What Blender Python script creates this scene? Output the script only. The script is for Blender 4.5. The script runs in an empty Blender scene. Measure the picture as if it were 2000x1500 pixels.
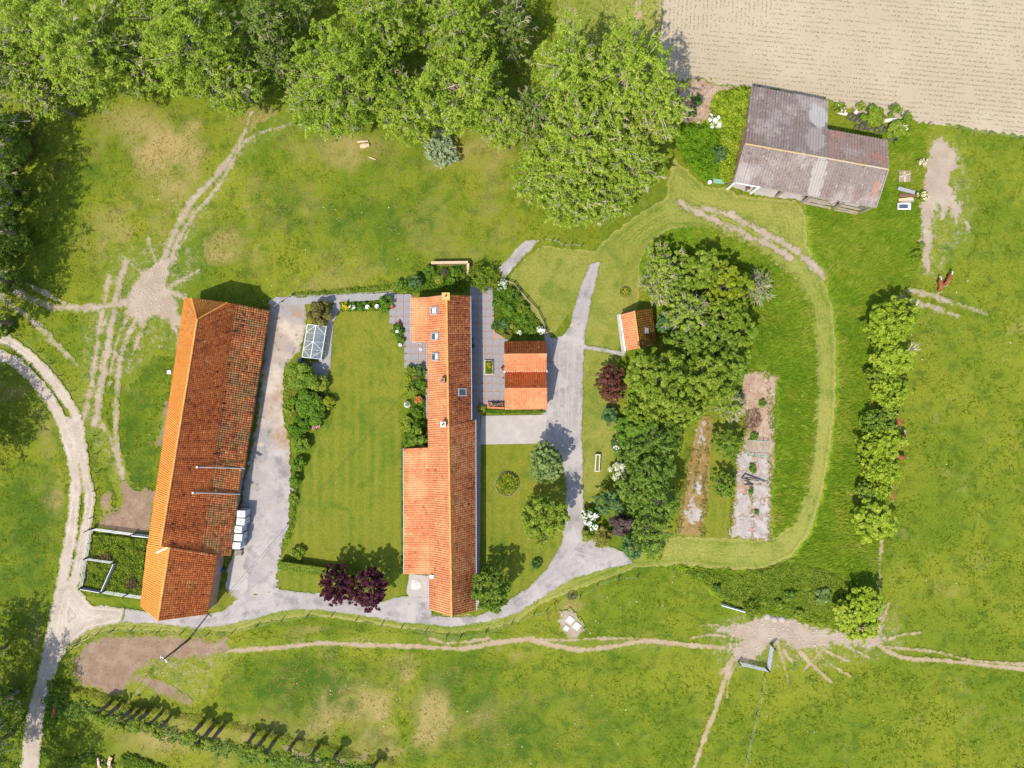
import bpy, math, random
import numpy as np
from mathutils import Vector, Matrix

# ------------------------------------------------------------------ camera, sky, sun, exposure
scene = bpy.context.scene
COL = scene.collection
H, S = 107.0, 12.5          # flying height in metres; photo pixels per metre of ground

cam_d = bpy.data.cameras.new('camera')
cam_d.sensor_width = 36.0
cam_d.lens = 36.0 * H / (2000.0 / S)
cam_d.clip_start = 1.0
cam_d.clip_end = 12000.0
cam = bpy.data.objects.new('camera', cam_d)
cam.location = (0, 0, H)
COL.objects.link(cam)
scene.camera = cam

SUN_EL = math.radians(57.0)
SHX, SHY = 0.605, 0.796      # horizontal direction in which shadows fall (image right, image up)
world = bpy.data.worlds.new('World')
scene.world = world
world.use_nodes = True
wn = world.node_tree
for n in list(wn.nodes):
    wn.nodes.remove(n)
sky = wn.nodes.new('ShaderNodeTexSky')
sky.sky_type = 'NISHITA'
sky.sun_disc = False
sky.sun_elevation = SUN_EL
sky.sun_rotation = math.atan2(-SHX, -SHY)
sky.air_density = 1.0
sky.dust_density = 1.2
bg = wn.nodes.new('ShaderNodeBackground')
bg.inputs['Strength'].default_value = 0.15
wo = wn.nodes.new('ShaderNodeOutputWorld')
wn.links.new(sky.outputs[0], bg.inputs['Color'])
wn.links.new(bg.outputs[0], wo.inputs['Surface'])

sun_d = bpy.data.lights.new('sun', 'SUN')
sun_d.energy = 3.05
sun_d.angle = math.radians(0.53)
sun_d.color = (1.0, 0.94, 0.84)
sun = bpy.data.objects.new('sun', sun_d)
ldir = Vector((SHX * math.cos(SUN_EL), SHY * math.cos(SUN_EL), -math.sin(SUN_EL)))
sun.rotation_euler = ldir.to_track_quat('-Z', 'Y').to_euler()
sun.location = (-60, -80, 150)
COL.objects.link(sun)

scene.view_settings.view_transform = 'Standard'
scene.view_settings.look = 'None'
scene.view_settings.exposure = 1.04
scene.view_settings.gamma = 1.0
scene.view_settings.use_curve_mapping = False
scene.cycles.max_bounces = 6
scene.cycles.diffuse_bounces = 3
scene.cycles.glossy_bounces = 2
scene.cycles.transmission_bounces = 4
scene.cycles.transparent_max_bounces = 6

R = random.Random(11)
RG = np.random.default_rng(11)


def P(px, py, h=0.0):
    """photo pixel -> point of the place, for something standing h metres above the ground"""
    k = (H - h) / (H * S)
    return Vector(((px - 1000.0) * k, (750.0 - py) * k, h))


# ------------------------------------------------------------------ materials
def _n(nt, t, **kw):
    n = nt.nodes.new(t)
    for k, v in kw.items():
        setattr(n, k, v)
    return n


def mapr(nt, src, lo, hi, a=0.0, b=1.0):
    m = _n(nt, 'ShaderNodeMapRange')
    m.inputs['From Min'].default_value = lo
    m.inputs['From Max'].default_value = hi
    m.inputs['To Min'].default_value = a
    m.inputs['To Max'].default_value = b
    nt.links.new(src, m.inputs['Value'])
    return m.outputs[0]


def mixc(nt, fac, a, b, mode='MIX'):
    m = _n(nt, 'ShaderNodeMix', data_type='RGBA', blend_type=mode)
    for sock, val in ((m.inputs['Factor'], fac), (m.inputs['A'], a), (m.inputs['B'], b)):
        if isinstance(val, (int, float)):
            sock.default_value = val
        elif isinstance(val, (tuple, list)):
            sock.default_value = (*val, 1.0) if len(val) == 3 else val
        else:
            nt.links.new(val, sock)
    return m.outputs['Result']


def mul(nt, a, b, op='MULTIPLY'):
    m = _n(nt, 'ShaderNodeMath', operation=op)
    for i, v in enumerate((a, b)):
        if isinstance(v, (int, float)):
            m.inputs[i].default_value = v
        else:
            nt.links.new(v, m.inputs[i])
    return m.outputs[0]


def noise(nt, vec, scale, detail=4.0, rough=0.6, dist=0.0):
    n = _n(nt, 'ShaderNodeTexNoise')
    n.inputs['Scale'].default_value = scale
    n.inputs['Detail'].default_value = detail
    n.inputs['Roughness'].default_value = rough
    n.inputs['Distortion'].default_value = dist
    nt.links.new(vec, n.inputs['Vector'])
    return n.outputs['Fac']


def coords(nt, sx=1, sy=1, sz=1, rot=0.0):
    tc = _n(nt, 'ShaderNodeTexCoord')
    mp = _n(nt, 'ShaderNodeMapping')
    mp.inputs['Scale'].default_value = (sx, sy, sz)
    mp.inputs['Rotation'].default_value = (0, 0, rot)
    nt.links.new(tc.outputs['Object'], mp.inputs['Vector'])
    return mp.outputs[0]


def attr(nt, name):
    a = _n(nt, 'ShaderNodeAttribute')
    a.attribute_name = name
    return a.outputs['Fac']


def new_mat(name):
    m = bpy.data.materials.new(name)
    m.use_nodes = True
    nt = m.node_tree
    for n in list(nt.nodes):
        nt.nodes.remove(n)
    return m, nt


def finish(nt, col, rough=0.9, bump=None, metal=0.0, spec=0.3, dist=0.05):
    b = _n(nt, 'ShaderNodeBsdfPrincipled')
    if isinstance(col, (tuple, list)):
        b.inputs['Base Color'].default_value = (*col, 1)
    else:
        nt.links.new(col, b.inputs['Base Color'])
    if isinstance(rough, (int, float)):
        b.inputs['Roughness'].default_value = rough
    else:
        nt.links.new(rough, b.inputs['Roughness'])
    b.inputs['Metallic'].default_value = metal
    b.inputs['Specular IOR Level'].default_value = spec
    if bump is not None:
        src, st = bump
        bn = _n(nt, 'ShaderNodeBump')
        bn.inputs['Strength'].default_value = st
        bn.inputs['Distance'].default_value = dist
        nt.links.new(src, bn.inputs['Height'])
        nt.links.new(bn.outputs[0], b.inputs['Normal'])
    o = _n(nt, 'ShaderNodeOutputMaterial')
    nt.links.new(b.outputs[0], o.inputs['Surface'])
    return b


def simple(name, base, layers=(), rough=0.9, bump=None, tint=None, metal=0.0, spec=0.3, stretch=(1, 1, 1), rot=0.0, dist=0.05):
    """layers: (colour, noise scale, lo, hi, amount); tint: colours read by the per-piece tint attribute"""
    m, nt = new_mat(name)
    vec = coords(nt, *stretch, rot=rot)
    col = base
    if tint:
        rp = _n(nt, 'ShaderNodeValToRGB')
        el = rp.color_ramp.elements
        while len(el) < len(tint):
            el.new(0.5)
        for e, (p, c) in zip(el, tint):
            e.position = p
            e.color = (*c, 1)
        nt.links.new(attr(nt, 'tint'), rp.inputs['Fac'])
        col = rp.outputs['Color']
    for (c, sc, lo, hi, amt) in layers:
        f = mapr(nt, noise(nt, vec, sc), lo, hi, 0, amt)
        col = mixc(nt, f, col, c)
    bp = None
    if bump:
        bp = (noise(nt, vec, bump[0], 3.0, 0.7), bump[1])
    finish(nt, col, rough, bp, metal, spec, dist)
    return m


def leaf_mat(name, cols, trans=0.3):
    m, nt = new_mat(name)
    rp = _n(nt, 'ShaderNodeValToRGB')
    el = rp.color_ramp.elements
    while len(el) < len(cols):
        el.new(0.5)
    for i, (e, c) in enumerate(zip(el, cols)):
        e.position = i / (len(cols) - 1)
        e.color = (*c, 1)
    nt.links.new(attr(nt, 'tint'), rp.inputs['Fac'])
    d = _n(nt, 'ShaderNodeBsdfDiffuse')
    t = _n(nt, 'ShaderNodeBsdfTranslucent')
    nt.links.new(rp.outputs[0], d.inputs[0])
    nt.links.new(mixc(nt, 1.0, rp.outputs[0], (1.0, 1.0, 0.55), 'MULTIPLY'), t.inputs[0])
    mx = _n(nt, 'ShaderNodeMixShader')
    mx.inputs[0].default_value = trans
    nt.links.new(d.outputs[0], mx.inputs[1])
    nt.links.new(t.outputs[0], mx.inputs[2])
    o = _n(nt, 'ShaderNodeOutputMaterial')
    nt.links.new(mx.outputs[0], o.inputs['Surface'])
    return m


def grass_color(nt, a, b, c, dry, stripes=None, use_attr=False, edge_lines=False):
    """a deep green, b mid green, c yellow green, dry straw colour"""
    vec = coords(nt)
    big = noise(nt, vec, 0.055, 5, 0.62, 0.6)
    mid = noise(nt, vec, 0.42, 5, 0.68, 0.5)
    fin = noise(nt, vec, 2.6, 4, 0.7)
    vf = noise(nt, vec, 7.0, 2, 0.7)
    col = mixc(nt, mapr(nt, big, 0.38, 0.62), b, c)
    col = mixc(nt, mapr(nt, mid, 0.50, 0.66, 0, 0.72), col, a)
    col = mixc(nt, mapr(nt, mid, 0.44, 0.30, 0, 0.55), col, c)
    if stripes:
        sc, rot, amt = stripes
        v2 = coords(nt, rot=rot)
        w = _n(nt, 'ShaderNodeTexWave', wave_type='BANDS', bands_direction='X')
        w.inputs['Scale'].default_value = sc
        w.inputs['Distortion'].default_value = 2.5
        w.inputs['Detail'].default_value = 2
        w.inputs['Detail Scale'].default_value = 0.3
        nt.links.new(v2, w.inputs['Vector'])
        v3 = coords(nt, 1.2, 0.06, 1, rot=rot)
        sn = noise(nt, v3, 1.2, 4, 0.75)
        f = mul(nt, mul(nt, w.outputs['Fac'], 0.3), mul(nt, sn, 1.0), 'ADD')
        col = mixc(nt, mapr(nt, f, 0.40, 0.85, 0, amt), col, c)
        col = mixc(nt, mapr(nt, noise(nt, vec, 0.22, 4, 0.6, 1.0), 0.52, 0.66, 0, 0.6), col, a)
    if edge_lines:
        e = attr(nt, 'edge')
        cmb = _n(nt, 'ShaderNodeCombineXYZ')
        nt.links.new(mul(nt, e, 0.22), cmb.inputs[0])
        nt.links.new(mul(nt, big, 1.5), cmb.inputs[1])
        ln = noise(nt, cmb.outputs[0], 1.0, 3, 0.8)
        col = mixc(nt, mapr(nt, ln, 0.47, 0.62, 0, 0.8), col, c)
        col = mixc(nt, mapr(nt, ln, 0.48, 0.36, 0, 0.65), col, a)
        rim = mapr(nt, mul(nt, e, mul(nt, mid, 3.0), 'ADD'), 1.0, 6.0, 0.65, 0)
        col = mixc(nt, rim, col, dry)
    dn = mapr(nt, noise(nt, vec, 0.16, 5, 0.7), 0.58, 0.76, 0, 0.45)
    col = mixc(nt, dn, col, dry)
    if use_attr:
        ed = mapr(nt, mul(nt, attr(nt, 'dry'), mul(nt, fin, 1.5)), 0.18, 0.75, 0, 0.95)
        col = mixc(nt, ed, col, dry)
        lu = mapr(nt, mul(nt, attr(nt, 'lush'), mul(nt, mid, 1.9)), 0.2, 0.9, 0, 0.9)
        col = mixc(nt, lu, col, a)
    col = mixc(nt, mapr(nt, fin, 0.42, 0.72, 0.0, 0.7), col, mixc(nt, 0.5, col, (0.02, 0.045, 0.006)))
    col = mixc(nt, mapr(nt, vf, 0.55, 0.75, 0, 0.35), col, mixc(nt, 0.4, col, (0.24, 0.24, 0.05)))
    h = mul(nt, mul(nt, fin, 1.0), mul(nt, vf, 0.6), 'ADD')
    return col, h, vec, fin


def grass_mat(name, a, b, c, dry, stripes=None, use_attr=False, edge_lines=False):
    m, nt = new_mat(name)
    col, h, vec, fin = grass_color(nt, a, b, c, dry, stripes, use_attr, edge_lines)
    finish(nt, col, 0.95, (h, 0.55), spec=0.1, dist=0.18)
    return m


def worn_mat(name, base, layers, fade=7.0, jitter=10.0, bump=(5, 0.5), lines=0.0, linecol=(0.4, 0.35, 0.3), floor=0.0):
    """bare ground that thins out into trampled grass towards its edge"""
    m, nt = new_mat(name)
    gcol, gh, vec, fin = grass_color(nt, GA, GB, GC, GD)
    col = base
    for (c, sc, lo, hi, amt) in layers:
        col = mixc(nt, mapr(nt, noise(nt, vec, sc), lo, hi, 0, amt), col, c)
    e = attr(nt, 'edge')
    if lines:
        cmb = _n(nt, 'ShaderNodeCombineXYZ')
        nt.links.new(mul(nt, e, 0.16), cmb.inputs[0])
        nt.links.new(mul(nt, noise(nt, vec, 0.06, 2), 1.2), cmb.inputs[1])
        col = mixc(nt, mapr(nt, noise(nt, cmb.outputs[0], 1.0, 3, 0.7), 0.47, 0.62, 0, lines), col, linecol)
    n1 = noise(nt, vec, 0.9, 5, 0.75)
    n2 = noise(nt, vec, 4.0, 3, 0.7)
    j = mul(nt, mul(nt, n1, -0.5, 'ADD'), jitter * 1.6)
    j = mul(nt, j, mul(nt, mul(nt, n2, -0.5, 'ADD'), jitter * 1.2), 'ADD')
    if floor:
        e = mul(nt, e, floor, 'MINIMUM')
    f = mapr(nt, mul(nt, e, j, 'ADD'), floor, floor + fade, 0, 1)
    col = mixc(nt, f, gcol, col)
    finish(nt, col, 0.95, (noise(nt, vec, bump[0], 3.0, 0.7), bump[1]), spec=0.15, dist=0.08)
    return m


M = {}
GA, GB, GC, GD = (0.040, 0.084, 0.006), (0.094, 0.134, 0.007), (0.162, 0.176, 0.013), (0.29, 0.215, 0.08)
M['ground'] = grass_mat('pasture grass', GA, GB, GC, GD, use_attr=True)
M['lawn'] = grass_mat('lawn grass', (0.062, 0.112, 0.009), (0.105, 0.138, 0.011), (0.165, 0.165, 0.017), (0.24, 0.19, 0.045), (0.20, 0.0, 0.85))
M['mown'] = grass_mat('mown track grass', (0.085, 0.13, 0.012), (0.145, 0.172, 0.02), (0.235, 0.228, 0.05), (0.33, 0.265, 0.10), edge_lines=True)
M['north_lawn'] = grass_mat('rough lawn grass', (0.085, 0.130, 0.012), (0.145, 0.165, 0.02), (0.215, 0.205, 0.042), (0.33, 0.265, 0.10), (0.13, 0.5, 0.6))
M['meadow'] = grass_mat('tall meadow grass', (0.06, 0.14, 0.008), (0.105, 0.19, 0.010), (0.175, 0.225, 0.015), (0.26, 0.24, 0.055))
M['gravel'] = worn_mat('grey gravel', (0.25, 0.225, 0.207), [((0.325, 0.29, 0.262), 0.22, 0.45, 0.62, 0.9), ((0.16, 0.147, 0.14), 0.4, 0.52, 0.66, 0.85), ((0.13, 0.115, 0.10), 1.1, 0.62, 0.72, 0.6), ((0.40, 0.37, 0.34), 3.5, 0.58, 0.72, 0.5), ((0.13, 0.12, 0.11), 5.0, 0.62, 0.75, 0.5)], bump=(6, 0.35), fade=3, jitter=5, lines=.75, linecol=(0.315, 0.283, 0.258))
M['gravel_plain'] = simple('yard gravel', (0.25, 0.225, 0.207), [((0.325, 0.29, 0.262), 0.22, 0.45, 0.62, 0.9), ((0.16, 0.147, 0.14), 0.4, 0.52, 0.66, 0.85), ((0.29, 0.235, 0.185), 0.35, 0.55, 0.68, 0.7), ((0.13, 0.115, 0.10), 1.1, 0.62, 0.72, 0.6), ((0.10, 0.12, 0.03), 1.5, 0.66, 0.74, 0.6)], bump=(6, 0.35))
M['lane'] = worn_mat('pale lane dirt', (0.30, 0.245, 0.188), [((0.375, 0.318, 0.256), 0.25, 0.45, 0.65, 0.8), ((0.24, 0.195, 0.145), 0.6, 0.52, 0.7, 0.7), ((0.55, 0.48, 0.40), 4, 0.58, 0.72, 0.5), ((0.2, 0.17, 0.13), 6, 0.62, 0.75, 0.5)], bump=(5, 0.4), fade=4, jitter=6, lines=.55, linecol=(0.46, 0.40, 0.33))
M['yard'] = worn_mat('worn yard surface', (0.29, 0.225, 0.175), [((0.40, 0.33, 0.26), 0.25, 0.45, 0.62, 0.9), ((0.22, 0.20, 0.19), 0.15, 0.48, 0.60, 0.9), ((0.26, 0.15, 0.085), 0.32, 0.56, 0.7, 0.7), ((0.11, 0.125, 0.035), 0.7, 0.60, 0.70, 0.75), ((0.15, 0.12, 0.09), 1.6, 0.6, 0.75, 0.6), ((0.40, 0.36, 0.32), 4, 0.6, 0.75, 0.5)], bump=(6, 0.35), fade=4, jitter=9)
M['dirt'] = worn_mat('trodden dirt', (0.265, 0.205, 0.148), [((0.345, 0.278, 0.21), 0.4, 0.42, 0.68, 0.8), ((0.19, 0.14, 0.095), 1.6, 0.55, 0.75, 0.7), ((0.47, 0.41, 0.32), 5, 0.6, 0.75, 0.5)], bump=(4, 0.6), fade=7, jitter=13)
M['trampled'] = worn_mat('trampled turf', (0.275, 0.215, 0.15), [((0.345, 0.278, 0.21), 0.4, 0.42, 0.68, 0.8)], fade=13, jitter=24, floor=15.0)
M['path'] = worn_mat('cow path dirt', (0.275, 0.20, 0.125), [((0.335, 0.255, 0.17), 0.6, 0.42, 0.68, 0.8), ((0.23, 0.17, 0.10), 2.6, 0.58, 0.75, 0.6)], bump=(5, 0.5), fade=3.5, jitter=5)
M['mud'] = worn_mat('brown mud', (0.19, 0.125, 0.082), [((0.26, 0.185, 0.125), 0.5, 0.42, 0.68, 0.8), ((0.10, 0.065, 0.042), 1.8, 0.55, 0.75, 0.8), ((0.35, 0.28, 0.21), 5, 0.64, 0.76, 0.5)], bump=(4, 0.7), fade=8, jitter=14)
M['soil'] = simple('ploughed soil', (0.31, 0.248, 0.168), [((0.35, 0.285, 0.20), 0.08, 0.42, 0.66, 0.8), ((0.29, 0.225, 0.15), 1.4, 0.55, 0.78, 0.5), ((0.43, 0.36, 0.27), 4, 0.6, 0.75, 0.4)], bump=(5, 0.5))
M['concrete'] = simple('old concrete', (0.30, 0.27, 0.24), [((0.37, 0.335, 0.30), 0.5, 0.45, 0.7, 0.8), ((0.27, 0.235, 0.195), 1.1, 0.56, 0.76, 0.7), ((0.15, 0.12, 0.085), 4, 0.64, 0.76, 0.5)], bump=(7, 0.25))
M['broken_concrete'] = simple('broken concrete', (0.275, 0.235, 0.205), [((0.34, 0.30, 0.27), 0.6, 0.45, 0.62, 0.9), ((0.19, 0.14, 0.10), 0.9, 0.54, 0.66, 0.8), ((0.10, 0.08, 0.05), 3.0, 0.60, 0.70, 0.7)], bump=(7, 0.35))
M['moss'] = worn_mat('mossy concrete', (0.19, 0.122, 0.040), [((0.25, 0.18, 0.07), 0.5, 0.42, 0.68, 0.8), ((0.095, 0.055, 0.018), 1.2, 0.55, 0.75, 0.7), ((0.45, 0.37, 0.28), 3.2, 0.62, 0.70, 0.7)], bump=(5, 0.5), fade=4, jitter=5)
M['slab'] = simple('grey paving', None, [((0.15, 0.14, 0.145), 1.2, 0.45, 0.75, 0.45), ((0.30, 0.28, 0.26), 3, 0.6, 0.75, 0.35)], tint=[(0, (0.165, 0.155, 0.158)), (1, (0.265, 0.25, 0.25))], bump=(8, 0.2))
M['joint'] = simple('red brick paving strip', (0.31, 0.195, 0.15), [((0.24, 0.16, 0.13), 2, 0.45, 0.7, 0.7)], bump=(8, 0.2))
M['asphalt'] = simple('grey path surface', (0.225, 0.21, 0.205), [((0.29, 0.27, 0.255), 0.6, 0.45, 0.7, 0.7), ((0.15, 0.14, 0.14), 2, 0.56, 0.75, 0.5)], bump=(8, 0.2))
M['rubble'] = worn_mat('rubble soil', (0.27, 0.175, 0.115), [((0.36, 0.27, 0.20), 0.8, 0.42, 0.66, 0.8), ((0.15, 0.09, 0.055), 2.2, 0.54, 0.72, 0.8), ((0.5, 0.44, 0.38), 5, 0.62, 0.72, 0.7)], bump=(4, 0.8), fade=7, jitter=10)

# tiles: ramp by the per-tile tint
M['tile_orange'] = simple('orange clay tile', None, [((0.70, 0.30, 0.06), 0.35, 0.50, 0.72, 0.4)], 0.95, (9, 0.15), spec=0.06, tint=[(0, (0.40, 0.13, 0.04)), (0.35, (0.74, 0.26, 0.055)), (0.7, (0.84, 0.335, 0.075)), (1, (0.88, 0.42, 0.12))])
M['tile_red'] = simple('weathered red tile', None, [((0.16, 0.06, 0.03), 0.55, 0.56, 0.74, 0.5), ((0.10, 0.07, 0.03), 1.9, 0.58, 0.72, 0.6)], 0.95, (9, 0.2), spec=0.06, tint=[(0, (0.06, 0.036, 0.03)), (0.2, (0.34, 0.085, 0.032)), (0.55, (0.64, 0.165, 0.045)), (0.85, (0.72, 0.235, 0.065)), (1, (0.78, 0.36, 0.13))])
M['tile_lichen'] = simple('lichen grown red tile', None, [((0.30, 0.19, 0.07), 0.5, 0.46, 0.62, 0.75), ((0.13, 0.095, 0.035), 1.4, 0.54, 0.66, 0.8), ((0.36, 0.33, 0.30), 3.0, 0.64, 0.70, 0.6)], 0.95, (9, 0.2), spec=0.06, tint=[(0, (0.06, 0.036, 0.03)), (0.2, (0.30, 0.085, 0.036)), (0.55, (0.56, 0.17, 0.055)), (0.85, (0.66, 0.25, 0.08)), (1, (0.74, 0.38, 0.15))])
M['tile_salmon'] = simple('salmon clay tile', None, [((0.60, 0.29, 0.13), 0.3, 0.46, 0.6, 0.6)], 0.95, (9, 0.15), spec=0.06, tint=[(0, (0.25, 0.065, 0.03)), (0.3, (0.45, 0.148, 0.064)), (0.7, (0.52, 0.205, 0.09)), (1, (0.60, 0.31, 0.155))])
M['tile_dark'] = simple('dark mottled tile', None, [((0.14, 0.065, 0.04), 0.5, 0.55, 0.72, 0.5)], 0.95, (9, 0.2), spec=0.06, tint=[(0, (0.06, 0.036, 0.03)), (0.25, (0.34, 0.095, 0.04)), (0.65, (0.66, 0.195, 0.065)), (1, (0.76, 0.33, 0.13))])
M['tile_mossy'] = simple('mossy tile', None, [((0.20, 0.16, 0.025), 0.9, 0.46, 0.66, 0.8)], 0.95, (6, 0.4), spec=0.06, tint=[(0, (0.10, 0.055, 0.015)), (0.5, (0.24, 0.105, 0.025)), (1, (0.40, 0.18, 0.04))])
M['ridge'] = simple('ridge tile', (0.56, 0.25, 0.06), [((0.38, 0.13, 0.03), 1.3, 0.48, 0.7, 0.7)], 0.8, (9, 0.2))
M['hangar_ridge'] = simple('lichen spotted ridge cap', (0.36, 0.25, 0.10), [((0.34, 0.29, 0.23), 0.9, 0.45, 0.6, 0.9)], 0.9, (9, 0.2))
M['ridge_lichen'] = simple('yellow lichen ridge', (0.50, 0.30, 0.07), [((0.40, 0.30, 0.2), 1.1, 0.45, 0.7, 0.8)], 0.9, (9, 0.2))
M['sheeting'] = simple('old fibre cement sheeting', None, [((0.33, 0.29, 0.265), 0.16, 0.52, 0.62, 0.75), ((0.19, 0.12, 0.095), 0.25, 0.52, 0.66, 0.8), ((0.46, 0.42, 0.38), 2.2, 0.60, 0.68, 0.8), ((0.09, 0.075, 0.068), 1.6, 0.57, 0.68, 0.7), ((0.30, 0.11, 0.06), 0.3, 0.66, 0.74, 0.6)], 0.9, (7, 0.2), tint=[(0, (0.155, 0.128, 0.118)), (0.5, (0.225, 0.182, 0.160)), (1, (0.285, 0.165, 0.125))])
def patched(name, blobs):
    m = simple(name, None, [((0.27, 0.235, 0.215), 0.2, 0.50, 0.62, 0.7), ((0.15, 0.10, 0.08), 0.35, 0.52, 0.66, 0.7), ((0.36, 0.325, 0.295), 3.2, 0.60, 0.68, 0.75), ((0.075, 0.06, 0.055), 2.6, 0.56, 0.66, 0.7)], 0.95, (7, 0.2), spec=0.08, tint=[(0, (0.125, 0.102, 0.095)), (0.5, (0.185, 0.146, 0.130)), (1, (0.235, 0.128, 0.098))])
    nt = m.node_tree
    b = [n for n in nt.nodes if n.type == 'BSDF_PRINCIPLED'][0]
    col = b.inputs['Base Color'].links[0].from_socket
    geo = _n(nt, 'ShaderNodeNewGeometry')
    for (x, y, rx, ry, c, amt) in blobs:
        w = P(x, y, 6.0)
        mp = _n(nt, 'ShaderNodeMapping', vector_type='TEXTURE')
        mp.inputs['Location'].default_value = (w.x, w.y, 6.0)
        mp.inputs['Scale'].default_value = (rx / S, ry / S, 99.0)
        nt.links.new(geo.outputs['Position'], mp.inputs['Vector'])
        ln = _n(nt, 'ShaderNodeVectorMath', operation='LENGTH')
        nt.links.new(mp.outputs[0], ln.inputs[0])
        nz = noise(nt, geo.outputs['Position'], 0.9, 5, 0.7)
        f = mapr(nt, mul(nt, ln.outputs['Value'], mul(nt, mul(nt, nz, -0.5, 'ADD'), 1.6), 'ADD'), 1.0, 0.85, 0, amt)
        col = mixc(nt, f, col, c)
    nt.links.new(col, b.inputs['Base Color'])
    return m


M['sheeting'] = patched('old fibre cement sheeting', [(1598, 350, 14, 40, (0.34, 0.31, 0.29), .6), (1450, 340, 22, 26, (0.30, 0.275, 0.26), .55), (1713, 368, 7, 16, (0.34, 0.15, 0.11), .5), (1640, 262, 14, 10, (0.29, 0.14, 0.11), .4), (1712, 308, 12, 10, (0.28, 0.12, 0.08), .5)])
M['sheeting_pale'] = patched('scraped fibre cement sheeting', [(1600, 224, 19, 24, (0.31, 0.295, 0.28), .8), (1590, 275, 20, 26, (0.28, 0.25, 0.23), .5)])
M['sheet_pale'] = simple('pale scraped sheeting', (0.33, 0.315, 0.305), [((0.24, 0.215, 0.20), 0.9, 0.48, 0.7, 0.8)], 0.9, (7, 0.2))
M['brick'] = simple('old brick wall', (0.27, 0.16, 0.105), [((0.36, 0.27, 0.2), 1.4, 0.45, 0.7, 0.7), ((0.17, 0.09, 0.06), 4, 0.5, 0.7, 0.6)], bump=(8, 0.4))
M['whitewash'] = simple('whitewashed wall', (0.62, 0.60, 0.56), [((0.45, 0.42, 0.37), 0.9, 0.5, 0.75, 0.6)], bump=(6, 0.2))
M['white'] = simple('white paint', (0.74, 0.74, 0.72), [((0.6, 0.59, 0.56), 3, 0.5, 0.75, 0.5)], 0.5)
M['plastic'] = simple('white plastic tank', (0.72, 0.735, 0.72), [((0.60, 0.62, 0.58), 2.5, 0.55, 0.75, 0.5)], 0.45)
M['steel'] = simple('galvanised steel', (0.40, 0.42, 0.43), [((0.28, 0.29, 0.30), 5, 0.5, 0.7, 0.6)], 0.5, metal=0.3)
M['zinc'] = simple('zinc gutter', (0.30, 0.30, 0.31), [((0.2, 0.2, 0.2), 3, 0.5, 0.7, 0.6)], 0.5, metal=0.2)
M['rust'] = simple('rusty steel', (0.14, 0.065, 0.035), [((0.26, 0.13, 0.06), 3, 0.5, 0.7, 0.6)], 0.8)
M['black'] = simple('dark metal', (0.03, 0.03, 0.032), [((0.06, 0.06, 0.06), 3, 0.5, 0.7, 0.6)], 0.6)
M['wood'] = simple('grey weathered wood', (0.27, 0.225, 0.175), [((0.17, 0.14, 0.105), 3, 0.45, 0.7, 0.7)], 0.9, (9, 0.3))
M['palewood'] = simple('pale cut wood', (0.50, 0.36, 0.235), [((0.36, 0.22, 0.13), 2, 0.45, 0.7, 0.7)], 0.9, (9, 0.3))
M['darkwood'] = simple('dark wooden post', (0.085, 0.062, 0.045), [((0.15, 0.12, 0.09), 4, 0.5, 0.7, 0.6)], 0.9, (9, 0.3))
M['bark'] = simple('grey bark', (0.17, 0.14, 0.10), [((0.09, 0.07, 0.05), 3, 0.45, 0.7, 0.7)], 0.95, (9, 0.5))
M['twig'] = simple('pale twig bark', (0.34, 0.29, 0.19), [((0.20, 0.16, 0.10), 3, 0.45, 0.7, 0.7)], 0.95)
M['deadwood'] = simple('bleached dead wood', (0.52, 0.45, 0.35), [((0.34, 0.28, 0.2), 3, 0.45, 0.7, 0.7)], 0.95)
M['rubber'] = simple('old tyre rubber', (0.05, 0.048, 0.045), [((0.15, 0.13, 0.10), 2, 0.5, 0.7, 0.7)], 0.85)
M['terracotta'] = simple('terracotta', (0.36, 0.14, 0.07), [((0.28, 0.11, 0.06), 4, 0.5, 0.7, 0.6)], 0.85)
M['stone'] = simple('pale stone', (0.50, 0.46, 0.41), [((0.36, 0.32, 0.28), 2, 0.5, 0.7, 0.6)], 0.9, (6, 0.3))
M['cowhide'] = simple('red brown hide', (0.20, 0.058, 0.018), [((0.27, 0.085, 0.028), 3, 0.45, 0.7, 0.7)], 0.75)
M['cowwhite'] = simple('white hide', (0.66, 0.60, 0.52), [((0.5, 0.43, 0.36), 4, 0.5, 0.7, 0.6)], 0.8)
M['bluep'] = simple('blue paint', (0.04, 0.09, 0.25), [((0.02, 0.05, 0.14), 3, 0.5, 0.7, 0.6)], 0.5)
M['greenp'] = simple('green painted steel', (0.16, 0.30, 0.20), [((0.10, 0.18, 0.13), 3, 0.5, 0.7, 0.6)], 0.6)
mg_, nt_ = new_mat('window glass')
gb_ = finish(nt_, (0.05, 0.07, 0.10), 0.06, spec=0.8)
M['glass'] = mg_
mg_, nt_ = new_mat('greenhouse glass')
a_ = _n(nt_, 'ShaderNodeBsdfTransparent'); a_.inputs[0].default_value = (0.82, 0.86, 0.86, 1)
b_ = _n(nt_, 'ShaderNodeBsdfGlossy'); b_.inputs['Roughness'].default_value = 0.12
c_ = _n(nt_, 'ShaderNodeBsdfDiffuse'); c_.inputs[0].default_value = (0.5, 0.54, 0.54, 1)
x_ = _n(nt_, 'ShaderNodeMixShader'); x_.inputs[0].default_value = 0.10
y_ = _n(nt_, 'ShaderNodeMixShader'); y_.inputs[0].default_value = 0.16
o_ = _n(nt_, 'ShaderNodeOutputMaterial')
nt_.links.new(a_.outputs[0], x_.inputs[1]); nt_.links.new(b_.outputs[0], x_.inputs[2])
nt_.links.new(x_.outputs[0], y_.inputs[1]); nt_.links.new(c_.outputs[0], y_.inputs[2])
nt_.links.new(y_.outputs[0], o_.inputs['Surface'])
M['panel'] = mg_

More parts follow.
